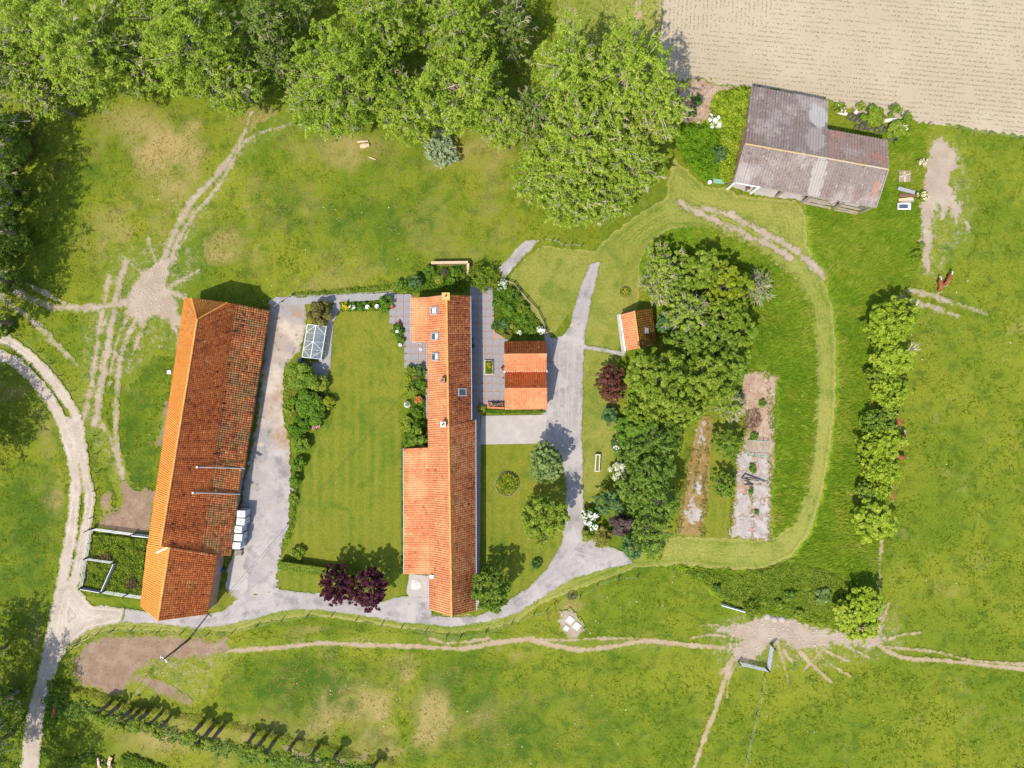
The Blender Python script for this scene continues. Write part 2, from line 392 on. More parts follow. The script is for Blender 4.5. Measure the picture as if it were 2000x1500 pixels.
LEAF = {
    'willow': [(0.046, 0.082, 0.009), (0.108, 0.162, 0.014), (0.165, 0.210, 0.022), (0.24, 0.255, 0.055)],
    'willow_dark': [(0.035, 0.062, 0.010), (0.07, 0.115, 0.016), (0.115, 0.155, 0.022), (0.17, 0.20, 0.05)],
    'bright': [(0.055, 0.10, 0.008), (0.112, 0.170, 0.014), (0.170, 0.218, 0.024), (0.25, 0.27, 0.055)],
    'yellow': [(0.065, 0.105, 0.008), (0.135, 0.180, 0.012), (0.205, 0.232, 0.016), (0.32, 0.30, 0.03)],
    'mid': [(0.042, 0.080, 0.010), (0.085, 0.140, 0.016), (0.135, 0.185, 0.022), (0.20, 0.23, 0.045)],
    'dark': [(0.020, 0.050, 0.012), (0.045, 0.090, 0.020), (0.075, 0.125, 0.028), (0.12, 0.17, 0.05)],
    'conifer': [(0.030, 0.060, 0.010), (0.064, 0.108, 0.015), (0.108, 0.156, 0.022), (0.15, 0.185, 0.045)],
    'bluegreen': [(0.022, 0.056, 0.019), (0.048, 0.100, 0.031), (0.083, 0.146, 0.045), (0.135, 0.195, 0.075)],
    'greygreen': [(0.11, 0.14, 0.07), (0.17, 0.21, 0.11), (0.23, 0.28, 0.16), (0.30, 0.34, 0.21)],
    'olive': [(0.06, 0.062, 0.012), (0.11, 0.115, 0.02), (0.155, 0.155, 0.03), (0.20, 0.19, 0.05)],
    'bronze': [(0.055, 0.035, 0.014), (0.10, 0.075, 0.022), (0.115, 0.11, 0.028), (0.17, 0.155, 0.05)],
    'purple': [(0.028, 0.009, 0.013), (0.058, 0.017, 0.024), (0.088, 0.027, 0.036), (0.13, 0.05, 0.06)],
    'redbrown': [(0.045, 0.016, 0.012), (0.095, 0.035, 0.022), (0.135, 0.055, 0.036), (0.19, 0.09, 0.06)],
    'duskypurple': [(0.035, 0.022, 0.022), (0.065, 0.045, 0.042), (0.10, 0.075, 0.065), (0.14, 0.11, 0.10)],
    'green': [(0.028, 0.075, 0.008), (0.062, 0.130, 0.012), (0.105, 0.180, 0.018), (0.16, 0.23, 0.04)],
    'blossom': [(0.10, 0.13, 0.04), (0.25, 0.27, 0.14), (0.50, 0.48, 0.36), (0.70, 0.68, 0.58)],
    'whiteflower': [(0.62, 0.62, 0.55), (0.75, 0.75, 0.7), (0.8, 0.8, 0.75), (0.85, 0.85, 0.8)],
    'creamflower': [(0.50, 0.40, 0.24), (0.60, 0.50, 0.34), (0.68, 0.6, 0.44), (0.75, 0.68, 0.52)],
    'pinkflower': [(0.55, 0.12, 0.25), (0.65, 0.2, 0.35), (0.72, 0.35, 0.45), (0.8, 0.6, 0.6)],
    'orangeflower': [(0.45, 0.10, 0.03), (0.55, 0.14, 0.05), (0.6, 0.2, 0.08), (0.66, 0.3, 0.12)],
    'yellowflower': [(0.45, 0.30, 0.01), (0.55, 0.40, 0.01), (0.65, 0.48, 0.02), (0.7, 0.55, 0.06)],
    'greymid': [(0.05, 0.085, 0.02), (0.095, 0.145, 0.035), (0.15, 0.195, 0.06), (0.22, 0.25, 0.10)],
    'lime': [(0.070, 0.118, 0.008), (0.138, 0.195, 0.013), (0.205, 0.255, 0.022), (0.30, 0.32, 0.055)],
    'bramble': [(0.035, 0.085, 0.006), (0.07, 0.145, 0.008), (0.115, 0.195, 0.012), (0.17, 0.235, 0.03)],
    'nettle': [(0.032, 0.068, 0.014), (0.066, 0.115, 0.022), (0.108, 0.16, 0.036), (0.165, 0.215, 0.065)],
    'weeds': [(0.05, 0.09, 0.010), (0.095, 0.145, 0.014), (0.155, 0.185, 0.022), (0.22, 0.20, 0.05)],
    'tallgrass': [(0.08, 0.165, 0.010), (0.135, 0.22, 0.014), (0.20, 0.25, 0.02), (0.31, 0.30, 0.06)],
    'shortgrass': [(0.048, 0.096, 0.006), (0.098, 0.142, 0.007), (0.16, 0.18, 0.011), (0.27, 0.22, 0.06)],
    'seedling': [(0.13, 0.125, 0.04), (0.18, 0.165, 0.055), (0.22, 0.20, 0.075), (0.27, 0.24, 0.11)],
    'thatchdead': [(0.10, 0.065, 0.035), (0.16, 0.10, 0.055), (0.22, 0.14, 0.08), (0.28, 0.2, 0.12)],
}
GAIN = {'shortgrass': 1.0, 'seedling': 1.0, 'tallgrass': 1.0, 'thatchdead': 1.0, 'purple': 1.25, 'redbrown': 1.3, 'green': 1.3, 'bright': 1.32, 'yellow': 1.3, 'conifer': 1.75, 'nettle': 1.8, 'weeds': 1.6, 'bramble': 1.5, 'willow': 1.82, 'willow_dark': 1.7}
for k_, c_ in LEAF.items():
    g_ = 1.0 if 'flower' in k_ else GAIN.get(k_, 1.5)
    M['leaf_' + k_] = leaf_mat('leaf ' + k_, [tuple(min(.85, q_ * g_) for q_ in c3_) for c3_ in c_], 0.36)


# ------------------------------------------------------------------ mesh helpers
def worldloc(o):
    v = Vector((0, 0, 0))
    while o is not None:
        v += o.location
        o = o.parent
    return v


def tag(o, label=None, cat=None, group=None, kind=None):
    if label: o['label'] = label
    if cat: o['category'] = cat
    if group: o['group'] = group
    if kind: o['kind'] = kind
    return o


def thing(name, loc, label, cat, group=None):
    o = bpy.data.objects.new(name, None)
    o.empty_display_size = 0.3
    o.location = loc
    COL.objects.link(o)
    return tag(o, label, cat, group)


def link(name, me, mats, parent=None, kind=None):
    for m in mats:
        me.materials.append(m)
    o = bpy.data.objects.new(name, me)
    COL.objects.link(o)
    if parent is not None:
        o.parent = parent
    if kind: o['kind'] = kind
    return o


def np_obj(name, verts, quads, tint, mat, parent=None, kind=None, k=4):
    verts = np.asarray(verts, dtype=np.float32).reshape(-1, 3)
    quads = np.asarray(quads, dtype=np.int32).reshape(-1, k)
    if parent is not None:
        w = worldloc(parent)
        verts = verts - np.array([w.x, w.y, w.z], dtype=np.float32)
    me = bpy.data.meshes.new(name)
    me.vertices.add(len(verts))
    me.vertices.foreach_set('co', verts.ravel())
    me.loops.add(quads.size)
    me.loops.foreach_set('vertex_index', quads.ravel())
    me.polygons.add(len(quads))
    me.polygons.foreach_set('loop_start', np.arange(0, quads.size, k, dtype=np.int32))
    me.update(calc_edges=True)
    if tint is not None:
        a = me.attributes.new('tint', 'FLOAT', 'FACE')
        a.data.foreach_set('value', np.asarray(tint, dtype=np.float32))
    return link(name, me, [mat], parent, kind)


class MB:
    def __init__(self):
        self.v, self.f, self.t, self.m = [], [], [], []

    def face(self, pts, tint=0.5, mi=0):
        n = len(self.v)
        self.v += [tuple(p) for p in pts]
        self.f.append(tuple(range(n, n + len(pts))))
        self.t.append(tint); self.m.append(mi)

    def mesh(self, vs, fs, tint=0.5, mi=0):
        n = len(self.v)
        self.v += [tuple(p) for p in vs]
        for f in fs:
            self.f.append(tuple(i + n for i in f))
            self.t.append(tint); self.m.append(mi)

    def box(self, c, s, rz=0.0, tint=0.5, mi=0, mat=None):
        x, y, z = s[0] / 2, s[1] / 2, s[2] / 2
        Mx = Matrix.Rotation(rz, 3, 'Z') if mat is None else mat
        c = Vector(c)
        vs = [c + Mx @ Vector((a * x, b * y, d * z)) for d in (-1, 1) for (a, b) in ((-1, -1), (1, -1), (1, 1), (-1, 1))]
        self.mesh(vs, [(3, 2, 1, 0), (4, 5, 6, 7), (0, 1, 5, 4), (1, 2, 6, 5), (2, 3, 7, 6), (3, 0, 4, 7)], tint, mi)

    def bar(self, a, b, w, h, tint=0.5, mi=0):
        a, b = Vector(a), Vector(b)
        d = b - a
        L = d.length
        if L < 1e-6: return
        x = d / L
        up = Vector((0, 0, 1)) if abs(x.z) < 0.95 else Vector((1, 0, 0))
        y = up.cross(x).normalized()
        z = x.cross(y)
        Mx = Matrix((x, y, z)).transposed()
        self.box((a + b) / 2, (L, w, h), tint=tint, mi=mi, mat=Mx)

    def tube(self, pts, rad, seg=6, tint=0.5, mi=0, cap=True):
        pts = [Vector(p) for p in pts]
        rings = []
        n0 = len(self.v)
        for i, p in enumerate(pts):
            d = (pts[min(i + 1, len(pts) - 1)] - pts[max(i - 1, 0)])
            d = d.normalized() if d.length > 1e-9 else Vector((0, 0, 1))
            up = Vector((0, 0, 1)) if abs(d.z) < 0.9 else Vector((1, 0, 0))
            a = d.cross(up).normalized(); b = d.cross(a)
            r = rad[i] if isinstance(rad, (list, tuple)) else rad
            rings.append([p + (a * math.cos(2 * math.pi * k / seg) + b * math.sin(2 * math.pi * k / seg)) * r for k in range(seg)])
        for rg in rings: self.v += [tuple(q) for q in rg]
        for i in range(len(pts) - 1):
            for k in range(seg):
                k2 = (k + 1) % seg
                self.f.append((n0 + i * seg + k, n0 + i * seg + k2, n0 + (i + 1) * seg + k2, n0 + (i + 1) * seg + k))
                self.t.append(tint); self.m.append(mi)
        if cap:
            self.f.append(tuple(n0 + k for k in range(seg - 1, -1, -1))); self.t.append(tint); self.m.append(mi)
            e = n0 + (len(pts) - 1) * seg
            self.f.append(tuple(e + k for k in range(seg))); self.t.append(tint); self.m.append(mi)

    def prism(self, poly, z0, z1, tint=0.5, mi=0):
        """poly counter-clockwise in xy"""
        n = len(poly)
        vs = [(p[0], p[1], z0) for p in poly] + [(p[0], p[1], z1) for p in poly]
        fs = [tuple(range(n - 1, -1, -1)), tuple(range(n, 2 * n))] + [(i, (i + 1) % n, n + (i + 1) % n, n + i) for i in range(n)]
        self.mesh(vs, fs, tint, mi)

    def lathe(self, c, prof, seg=16, tint=0.5, mi=0):
        n0 = len(self.v)
        for (r, z) in prof:
            for k in range(seg):
                a = 2 * math.pi * k / seg
                self.v.append((c[0] + r * math.cos(a), c[1] + r * math.sin(a), c[2] + z))
        for i in range(len(prof) - 1):
            for k in range(seg):
                k2 = (k + 1) % seg
                self.f.append((n0 + i * seg + k, n0 + i * seg + k2, n0 + (i + 1) * seg + k2, n0 + (i + 1) * seg + k))
                self.t.append(tint); self.m.append(mi)

    def build(self, name, mats, parent=None, kind=None, local=False, smooth=False):
        if not isinstance(mats, (list, tuple)): mats = [mats]
        v = self.v
        if parent is not None and not local:
            w = worldloc(parent)
            v = [(p[0] - w.x, p[1] - w.y, p[2] - w.z) for p in v]
        me = bpy.data.meshes.new(name)
        me.from_pydata(v, [], self.f)
        me.update()
        a = me.attributes.new('tint', 'FLOAT', 'FACE')
        a.data.foreach_set('value', np.array(self.t, dtype=np.float32))
        o = link(name, me, mats, parent, kind)
        if len(mats) > 1:
            me.polygons.foreach_set('material_index', np.array(self.m, dtype=np.int32))
        if smooth:
            me.polygons.foreach_set('use_smooth', np.ones(len(me.polygons), dtype=bool))
        return o


def copy_tree(o, parent=None):
    kids = list(o.children)
    c = o.copy()
    COL.objects.link(c)
    c.parent = parent
    for k in kids:
        copy_tree(k, c)
    return c


# ------------------------------------------------------------------ fields in ground pixels
def vnoise(U, V, scale, seed):
    x, y = U / scale + seed * 17.3, V / scale + seed * 9.1
    xi, yi = np.floor(x).astype(np.int64), np.floor(y).astype(np.int64)
    fx, fy = x - xi, y - yi
    fx = fx * fx * (3 - 2 * fx); fy = fy * fy * (3 - 2 * fy)
    def h(a, b):
        n = (a * 374761393 + b * 668265263 + seed * 1442695041) & 0xFFFFFFFF
        n = ((n ^ (n >> 13)) * 1274126177) & 0xFFFFFFFF
        return ((n ^ (n >> 16)) & 0xFFFF) / 65535.0
    a = h(xi, yi); b = h(xi + 1, yi); c = h(xi, yi + 1); d = h(xi + 1, yi + 1)
    return (a * (1 - fx) + b * fx) * (1 - fy) + (c * (1 - fx) + d * fx) * fy


def rag(U, V, seed, big=26, amt=1.0):
    """ragged signed noise in about [-1, 1]"""
    return amt * ((vnoise(U, V, big, seed) - .5) * 0.9 + (vnoise(U, V, 9, seed + 1) - .5) * 1.0 + (vnoise(U, V, 4.0, seed + 2) - .5) * 1.5)


def poly_f(pts):
    pts = np.array(pts, float)
    def f(U, V):
        best = np.full(U.shape, 1e9)
        inside = np.zeros(U.shape, bool)
        n = len(pts)
        for i in range(n):
            x1, y1 = pts[i]; x2, y2 = pts[(i + 1) % n]
            dx, dy = x2 - x1, y2 - y1
            L = dx * dx + dy * dy + 1e-9
            t = np.clip(((U - x1) * dx + (V - y1) * dy) / L, 0, 1)
            best = np.minimum(best, (U - x1 - t * dx) ** 2 + (V - y1 - t * dy) ** 2)
            if y1 != y2:
                c = ((y1 > V) != (y2 > V)) & (U < dx * (V - y1) / (y2 - y1) + x1)
                inside ^= c
        d = np.sqrt(best)
        return np.where(inside, d, -d)
    f.bbox = (pts[:, 0].min(), pts[:, 1].min(), pts[:, 0].max(), pts[:, 1].max())
    return f


def smooth_line(pts, n=6):
    pts = [np.array(p, float) for p in pts]
    out = []
    for i in range(len(pts) - 1):
        p0 = pts[max(i - 1, 0)]; p1 = pts[i]; p2 = pts[i + 1]; p3 = pts[min(i + 2, len(pts) - 1)]
        for k in range(n):
            t = k / n
            out.append(0.5 * ((2 * p1) + (p2 - p0) * t + (2 * p0 - 5 * p1 + 4 * p2 - p3) * t * t + (3 * p1 - p0 - 3 * p2 + p3) * t ** 3))
    out.append(pts[-1])
    return out


def smooth_poly(pts, n=4):
    pts = [np.array(p, float) for p in pts]
    N = len(pts); out = []
    for i in range(N):
        p0, p1, p2, p3 = pts[i - 1], pts[i], pts[(i + 1) % N], pts[(i + 2) % N]
        for k in range(n):
            t = k / n
            out.append(0.5 * ((2 * p1) + (p2 - p0) * t + (2 * p0 - 5 * p1 + 4 * p2 - p3) * t * t + (3 * p1 - p0 - 3 * p2 + p3) * t ** 3))
    return out


def line_f(pts, w0, w1=None, fade=0.0):
    """stroke of width w0 to w1 along a smooth polyline"""
    w1 = w0 if w1 is None else w1
    pts = np.array(smooth_line(pts, 5))
    n = len(pts)
    def f(U, V):
        best = np.full(U.shape, -1e9)
        for i in range(n - 1):
            x1, y1 = pts[i]; x2, y2 = pts[i + 1]
            dx, dy = x2 - x1, y2 - y1
            t = np.clip(((U - x1) * dx + (V - y1) * dy) / (dx * dx + dy * dy + 1e-9), 0, 1)
            d = np.hypot(U - x1 - t * dx, V - y1 - t * dy)
            s = (i + t) / (n - 1)
            best = np.maximum(best, (w0 + (w1 - w0) * s) / 2 - fade * s - d)
        return best
    m = max(w0, w1) / 2 + 4
    f.bbox = (pts[:, 0].min() - m, pts[:, 1].min() - m, pts[:, 0].max() + m, pts[:, 1].max() + m)
    return f


OCC_RES = 2.5
OX0, OY0, OX1, OY1 = -300, -300, 2300, 1800
OCC = np.zeros((int((OY1 - OY0) / OCC_RES) + 1, int((OX1 - OX0) / OCC_RES) + 1), np.uint8)


def occ_at(U, V):
    i = np.clip(((V - OY0) / OCC_RES).astype(int), 0, OCC.shape[0] - 1)
    j = np.clip(((U - OX0) / OCC_RES).astype(int), 0, OCC.shape[1] - 1)
    return OCC[i, j]


def mark(f, val):
    x0, y0, x1, y1 = f.bbox
    i0, i1 = max(0, int((y0 - OY0) / OCC_RES)), min(OCC.shape[0], int((y1 - OY0) / OCC_RES) + 2)
    j0, j1 = max(0, int((x0 - OX0) / OCC_RES)), min(OCC.shape[1], int((x1 - OX0) / OCC_RES) + 2)
    if i1 <= i0 or j1 <= j0: return
    U, V = np.meshgrid(OX0 + np.arange(j0, j1) * OCC_RES, OY0 + np.arange(i0, i1) * OCC_RES)
    OCC[i0:i1, j0:j1][f(U, V) > -1.0] = val


def union(*fs):
    def f(U, V):
        r = fs[0](U, V)
        for g in fs[1:]: r = np.maximum(r, g(U, V))
        return r
    b = np.array([g.bbox for g in fs])
    f.bbox = (b[:, 0].min(), b[:, 1].min(), b[:, 2].max(), b[:, 3].max())
    return f


def ragged(f, seed, amt, big=26, pad=None):
    def g(U, V): return f(U, V) + rag(U, V, seed, big, amt)
    p = amt if pad is None else pad
    b = f.bbox
    g.bbox = (b[0] - p, b[1] - p, b[2] + p, b[3] + p)
    return g


ZL = [0.0]
WORN = {M[k_].name for k_ in ('dirt', 'trampled', 'path', 'mud', 'lane', 'gravel', 'yard', 'moss', 'rubble', 'mown')}


def sheet(name, f, mat, res=2.5, z=None, kind='structure', parent=None, occ=1, soft=0.0):
    """ragged-edged surface where f > 0, as real geometry a few millimetres above the one below"""
    if z is None:
        ZL[0] += 0.004
        z = ZL[0]
    x0, y0, x1, y1 = f.bbox
    x0, y0, x1, y1 = x0 - soft, y0 - soft, x1 + soft, y1 + soft
    us = np.arange(x0 - res, x1 + 2 * res, res); vs = np.arange(y0 - res, y1 + 2 * res, res)
    U, V = np.meshgrid(us, vs)
    F = f(U, V) + soft
    edge = mat.name in WORN
    ev = []
    pos = F > 0
    cnt = pos[:-1, :-1].astype(int) + pos[:-1, 1:] + pos[1:, :-1] + pos[1:, 1:]
    full = cnt == 4
    verts, faces = [], []
    def W(u, v): return ((u - 1000) / S, (750 - v) / S, z)
    for i in range(full.shape[0]):
        row = full[i].astype(np.int8)
        if not row.any(): continue
        d = np.diff(np.concatenate(([0], row, [0])))
        for a, b in zip(np.where(d == 1)[0], np.where(d == -1)[0]):
            if edge:
                for c_ in range(a, b):
                    n = len(verts)
                    verts += [W(us[c_], vs[i + 1]), W(us[c_ + 1], vs[i + 1]), W(us[c_ + 1], vs[i]), W(us[c_], vs[i])]
                    ev += [F[i + 1, c_], F[i + 1, c_ + 1], F[i, c_ + 1], F[i, c_]]
                    faces.append((n, n + 1, n + 2, n + 3))
                continue
            n = len(verts)
            verts += [W(us[a], vs[i + 1]), W(us[b], vs[i + 1]), W(us[b], vs[i]), W(us[a], vs[i])]
            faces.append((n, n + 1, n + 2, n + 3))
    for i, j in zip(*np.where((cnt > 0) & (cnt < 4))):
        c = [(us[j], vs[i + 1], F[i + 1, j]), (us[j + 1], vs[i + 1], F[i + 1, j + 1]), (us[j + 1], vs[i], F[i, j + 1]), (us[j], vs[i], F[i, j])]
        out = []; eo = []
        for k in range(4):
            p, q = c[k], c[(k + 1) % 4]
            if p[2] > 0:
                out.append((p[0], p[1])); eo.append(p[2])
            if (p[2] > 0) != (q[2] > 0):
                t = p[2] / (p[2] - q[2])
                out.append((p[0] + (q[0] - p[0]) * t, p[1] + (q[1] - p[1]) * t)); eo.append(0.0)
        if len(out) >= 3:
            n = len(verts)
            verts += [W(*o) for o in out]; ev += eo
            faces.append(tuple(range(n, n + len(out))))
    me = bpy.data.meshes.new(name)
    if parent is not None:
        w = worldloc(parent)
        verts = [(a - w.x, b - w.y, c - w.z) for a, b, c in verts]
    me.from_pydata(verts, [], faces)
    me.update()
    if edge:
        at = me.attributes.new('edge', 'FLOAT', 'POINT')
        at.data.foreach_set('value', np.array(ev, dtype=np.float32))
    o = link(name, me, [mat], parent, kind)
    if occ: mark(f, occ)
    return o

# ------------------------------------------------------------------ the ground
def build_ground():
    core_x = np.linspace(-105, 105, 201); core_y = np.linspace(-85, 85, 161)
    xs = np.concatenate(([-6000, -2000, -700, -250, -140], core_x, [140, 250, 700, 2000, 6000]))
    ys = np.concatenate(([-6000, -2000, -700, -250, -120], core_y, [120, 250, 700, 2000, 6000]))
    X, Y = np.meshgrid(xs, ys)
    ny, nx = X.shape
    verts = np.stack([X.ravel(), Y.ravel(), np.zeros(X.size)], 1)
    idx = np.arange(ny * nx).reshape(ny, nx)
    q = np.stack([idx[:-1, :-1], idx[:-1, 1:], idx[1:, 1:], idx[1:, :-1]], -1).reshape(-1, 4)
    o = np_obj('ground', verts, q, None, M['ground'], kind='structure')
    U, V = 1000 + X.ravel() * S, 750 - Y.ravel() * S
    dry = np.zeros(U.size); lush = np.zeros(U.size)
    D = [(320, 290, 75, 38, 1.1), (372, 238, 26, 22, .7), (430, 492, 50, 26, .6), (690, 1385, 95, 62, .8), (785, 1320, 34, 70, .6),
         (852, 1400, 36, 60, .75), (940, 1400, 26, 22, .7), (790, 1440, 60, 40, .6), (20, 762, 40, 26, .9), (95, 850, 26, 60, .5),
         (105, 960, 20, 45, .6), (1100, 1190, 60, 30, .6), (1010, 1265, 50, 30, .5), (870, 1245, 70, 14, .8), (760, 1243, 30, 14, .9),
         (520, 240, 60, 40, .4), (900, 310, 80, 30, .5), (690, 300, 60, 40, .5), (250, 470, 70, 60, .5), (420, 440, 60, 30, .4),
         (270, 780, 20, 25, .6), (1720, 1230, 40, 60, .55), (1850, 1150, 70, 30, .35), (350, 350, 60, 40, .6), (1700, 460, 60, 40, .4),
         (1640, 480, 50, 40, .5), (1860, 330, 30, 50, .5), (100, 1010, 26, 60, .4), (70, 1240, 14, 70, .5), (500, 1430, 80, 30, .4), (350, 1440, 90, 30, .7),
         (260, 215, 80, 40, .5), (620, 560, 80, 20, .4), (1090, 545, 60, 40, .5), (600, 1230, 50, 14, .5), (1320, 1290, 50, 20, .3)]
    for (x, y, rx, ry, s) in D:
        e = np.exp(-(((U - x) / rx) ** 2 + ((V - y) / ry) ** 2) ** 1.4)
        dry += .95 * s * e * np.clip(vnoise(U, V, 26, 5) * 1.5 + vnoise(U, V, 11, 6) - .45, 0, 1.6)
    dry += .42 * np.clip((V - 190) / 60, 0, 1) * np.clip((600 - V) / 60, 0, 1) * np.clip((U - 120) / 80, 0, 1) * np.clip((1060 - U) / 60, 0, 1) * np.clip(1.6 * vnoise(U, V, 46, 17) * (vnoise(U, V, 15, 18) + .3) - .1, 0, 1)
    dry += .36 * np.clip((V - 1270) / 40, 0, 1) * np.clip((U - 130) / 80, 0, 1) * np.clip((1300 - U) / 200, 0, 1) * np.clip(1.6 * vnoise(U, V, 50, 27) * (vnoise(U, V, 15, 28) + .3) - .1, 0, 1)
    L = [(250, 900, 90, 180, .8), (60, 1050, 60, 120, .6), (560, 1340, 130, 60, .8), (900, 1320, 60, 60, .6), (1000, 1450, 120, 60, .5), (800, 440, 120, 60, .5),
         (640, 430, 120, 60, .5), (1900, 480, 80, 60, .4), (1600, 1420, 120, 60, .4), (290, 680, 60, 60, .8), (1250, 1240, 120, 40, .6), (640, 1220, 120, 20, .6),
         (540, 390, 60, 60, .5), (1330, 1400, 60, 60, .4), (720, 520, 120, 30, .4), (1880, 1330, 80, 40, .4)]
    for (x, y, rx, ry, s) in L:
        lush += s * np.exp(-(((U - x) / rx) ** 2 + ((V - y) / ry) ** 2)) * (0.4 + 1.1 * vnoise(U, V, 18, 9))
    lush += .55 * np.clip((V - 1265) / 30, 0, 1) * np.clip((U - 330) / 320, 0, 1) * np.clip((1480 - U) / 300, 0, 1) * np.clip(.1 + 1.5 * vnoise(U, V, 60, 13) * vnoise(U, V, 24, 15), 0, 1.3)
    lush += .45 * np.clip((130 - U) / 40, 0, 1) * np.clip((V - 880) / 60, 0, 1) * (.3 + 1.1 * vnoise(U, V, 40, 14))
    for nm, a in (('dry', dry), ('lush', lush)):
        at = o.data.attributes.new(nm, 'FLOAT', 'POINT')
        at.data.foreach_set('value', a.astype(np.float32))
    return o, (U, V, dry)


ground, _gd = build_ground()

# --- ploughed field, with a few turned headland rows on its west side
field_poly = [(1299, -260), (1294, 40), (1286, 105), (1300, 150), (1322, 157), (1400, 165), (1470, 168), (1620, 196), (1690, 222), (1800, 238), (1900, 250), (2010, 268), (2420, 340), (2420, -260)]
f_field = poly_f(field_poly)
sheet('field', ragged(f_field, 3, 5), M['soil'], res=3.0, occ=2)

# --- strips of mown hay meadow north of the trees
sheet('hay_meadow', ragged(poly_f([(1075, -240), (1296, -240), (1288, 60), (1280, 110), (1180, 100), (1090, 60)]), 31, 8), M['mown'], occ=0)
sheet('hay_stubble', union(ragged(line_f([(1246, -100), (1243, 60)], 12), 33, 9), ragged(line_f([(1292, -200), (1287, 70)], 9), 34, 8)), M['path'], occ=0)
# --- tall meadow grass
tall_in = poly_f(smooth_poly([(1262, 482), (1312, 446), (1370, 446), (1440, 470), (1492, 502), (1546, 542), (1578, 600), (1590, 680), (1590, 800), (1580, 900), (1565, 980), (1542, 1028), (1508, 1052), (1505, 900), (1515, 740), (1400, 700), (1250, 560)]))
tall_out = poly_f([(1572, 405), (1640, 398), (1720, 420), (1790, 420), (1792, 500), (1770, 560), (1700, 600), (1690, 800), (1670, 1000), (1708, 1070), (1712, 1180), (1640, 1232), (1500, 1205), (1440, 1192), (1396, 1165), (1350, 1120), (1290, 1104), (1440, 1114), (1545, 1090), (1600, 980), (1632, 780), (1634, 680), (1608, 540), (1574, 480)])
tall_ne = poly_f([(1600, 260), (1735, 260), (1800, 240), (1812, 250), (1800, 330), (1790, 420), (1720, 420), (1640, 400), (1560, 395)])
f_tall = union(tall_in, tall_out, tall_ne)
sheet('tall_grass_ground', ragged(f_tall, 41, 6), M['meadow'], occ=5)

# --- mown grass: the loop track and the north-east lawn
mown_poly = [(985, 560), (1004, 530), (1030, 500), (1060, 480), (1100, 486), (1160, 490), (1200, 452), (1255, 412), (1302, 388), (1306, 350), (1318, 312), (1340, 330), (1375, 362), (1420, 368), (1440, 380),
             (1500, 388), (1556, 392), (1572, 418), (1575, 478), (1606, 540), (1626, 600), (1633, 680), (1631, 780), (1621, 880), (1606, 960), (1580, 1042), (1545, 1086), (1492, 1110), (1440, 1114), (1330, 1101),
             (1236, 1110), (1060, 1178), (1010, 1212), (960, 1228), (880, 1236), (800, 1228), (700, 1213), (600, 1200), (510, 1216), (450, 1232), (390, 1238), (320, 1232), (230, 1228), (180, 1240), (140, 1272), (130, 1262), (170, 1226), (230, 1214), (380, 1222), (560, 1180), (800, 1200), (960, 1200), (1100, 1120),
             (1230, 1070), (1322, 1048), (1428, 1052), (1505, 1053), (1541, 1030), (1566, 980), (1581, 900), (1591, 800), (1591, 680), (1579, 600), (1546, 541), (1491, 501), (1440, 470), (1370, 445), (1312, 445), (1264, 478), (1248, 520), (1246, 604),
             (1205, 690), (1205, 800), (1200, 900), (1150, 990), (1120, 1000), (1120, 600), (1070, 665), (1060, 630), (1020, 590)]
sheet('mown_grass', ragged(poly_f(mown_poly), 51, 3), M['mown'], occ=3)
sheet('north_lawn', ragged(poly_f([(985, 560), (1004, 530), (1030, 500), (1060, 482), (1100, 488), (1160, 492), (1195, 466), (1262, 478), (1246, 520), (1244, 604), (1204, 690), (1204, 800), (1199, 900), (1150, 990), (1120, 1000), (1120, 600), (1070, 663), (1058, 630), (1020, 590)]), 57, 2), M['north_lawn'], occ=3)
sheet('garden_lawn', ragged(poly_f([(1322, 1045), (1370, 830), (1395, 800), (1446, 830), (1430, 1052)]), 56, 3), M['lawn'], occ=3)
sheet('west_lawn', ragged(poly_f(smooth_poly([(652, 612), (762, 610), (770, 645), (797, 690), (790, 722), (776, 790), (786, 860), (790, 1000), (790, 1168), (765, 1177), (700, 1172), (600, 1158), (552, 1149), (536, 1128), (546, 1092), (575, 1040), (588, 950), (603, 900), (640, 840), (655, 792), (637, 740), (642, 665)], 3)), 52, 1.6), M['lawn'], occ=3)
sheet('east_lawn', ragged(poly_f([(938, 866), (1072, 866), (1098, 888), (1107, 940), (1108, 1000), (1097, 1062), (1062, 1120), (1010, 1164), (950, 1200), (925, 1205), (930, 1000)]), 53, 1.4), M['lawn'], occ=3)
sheet('barn_verge', ragged(poly_f([(405, 1200), (430, 1148), (450, 1140), (470, 1150), (474, 1168), (450, 1190)]), 54, 3), M['lawn'], occ=3)
sheet('pen_verge', ragged(poly_f([(155, 1160), (275, 1172), (290, 1186), (220, 1184), (175, 1178)]), 55, 3), M['ground'], occ=3)

# --- worn tracks and dirt
def multi(lines):
    return union(*[line_f(p, a, b) for (p, a, b) in lines])


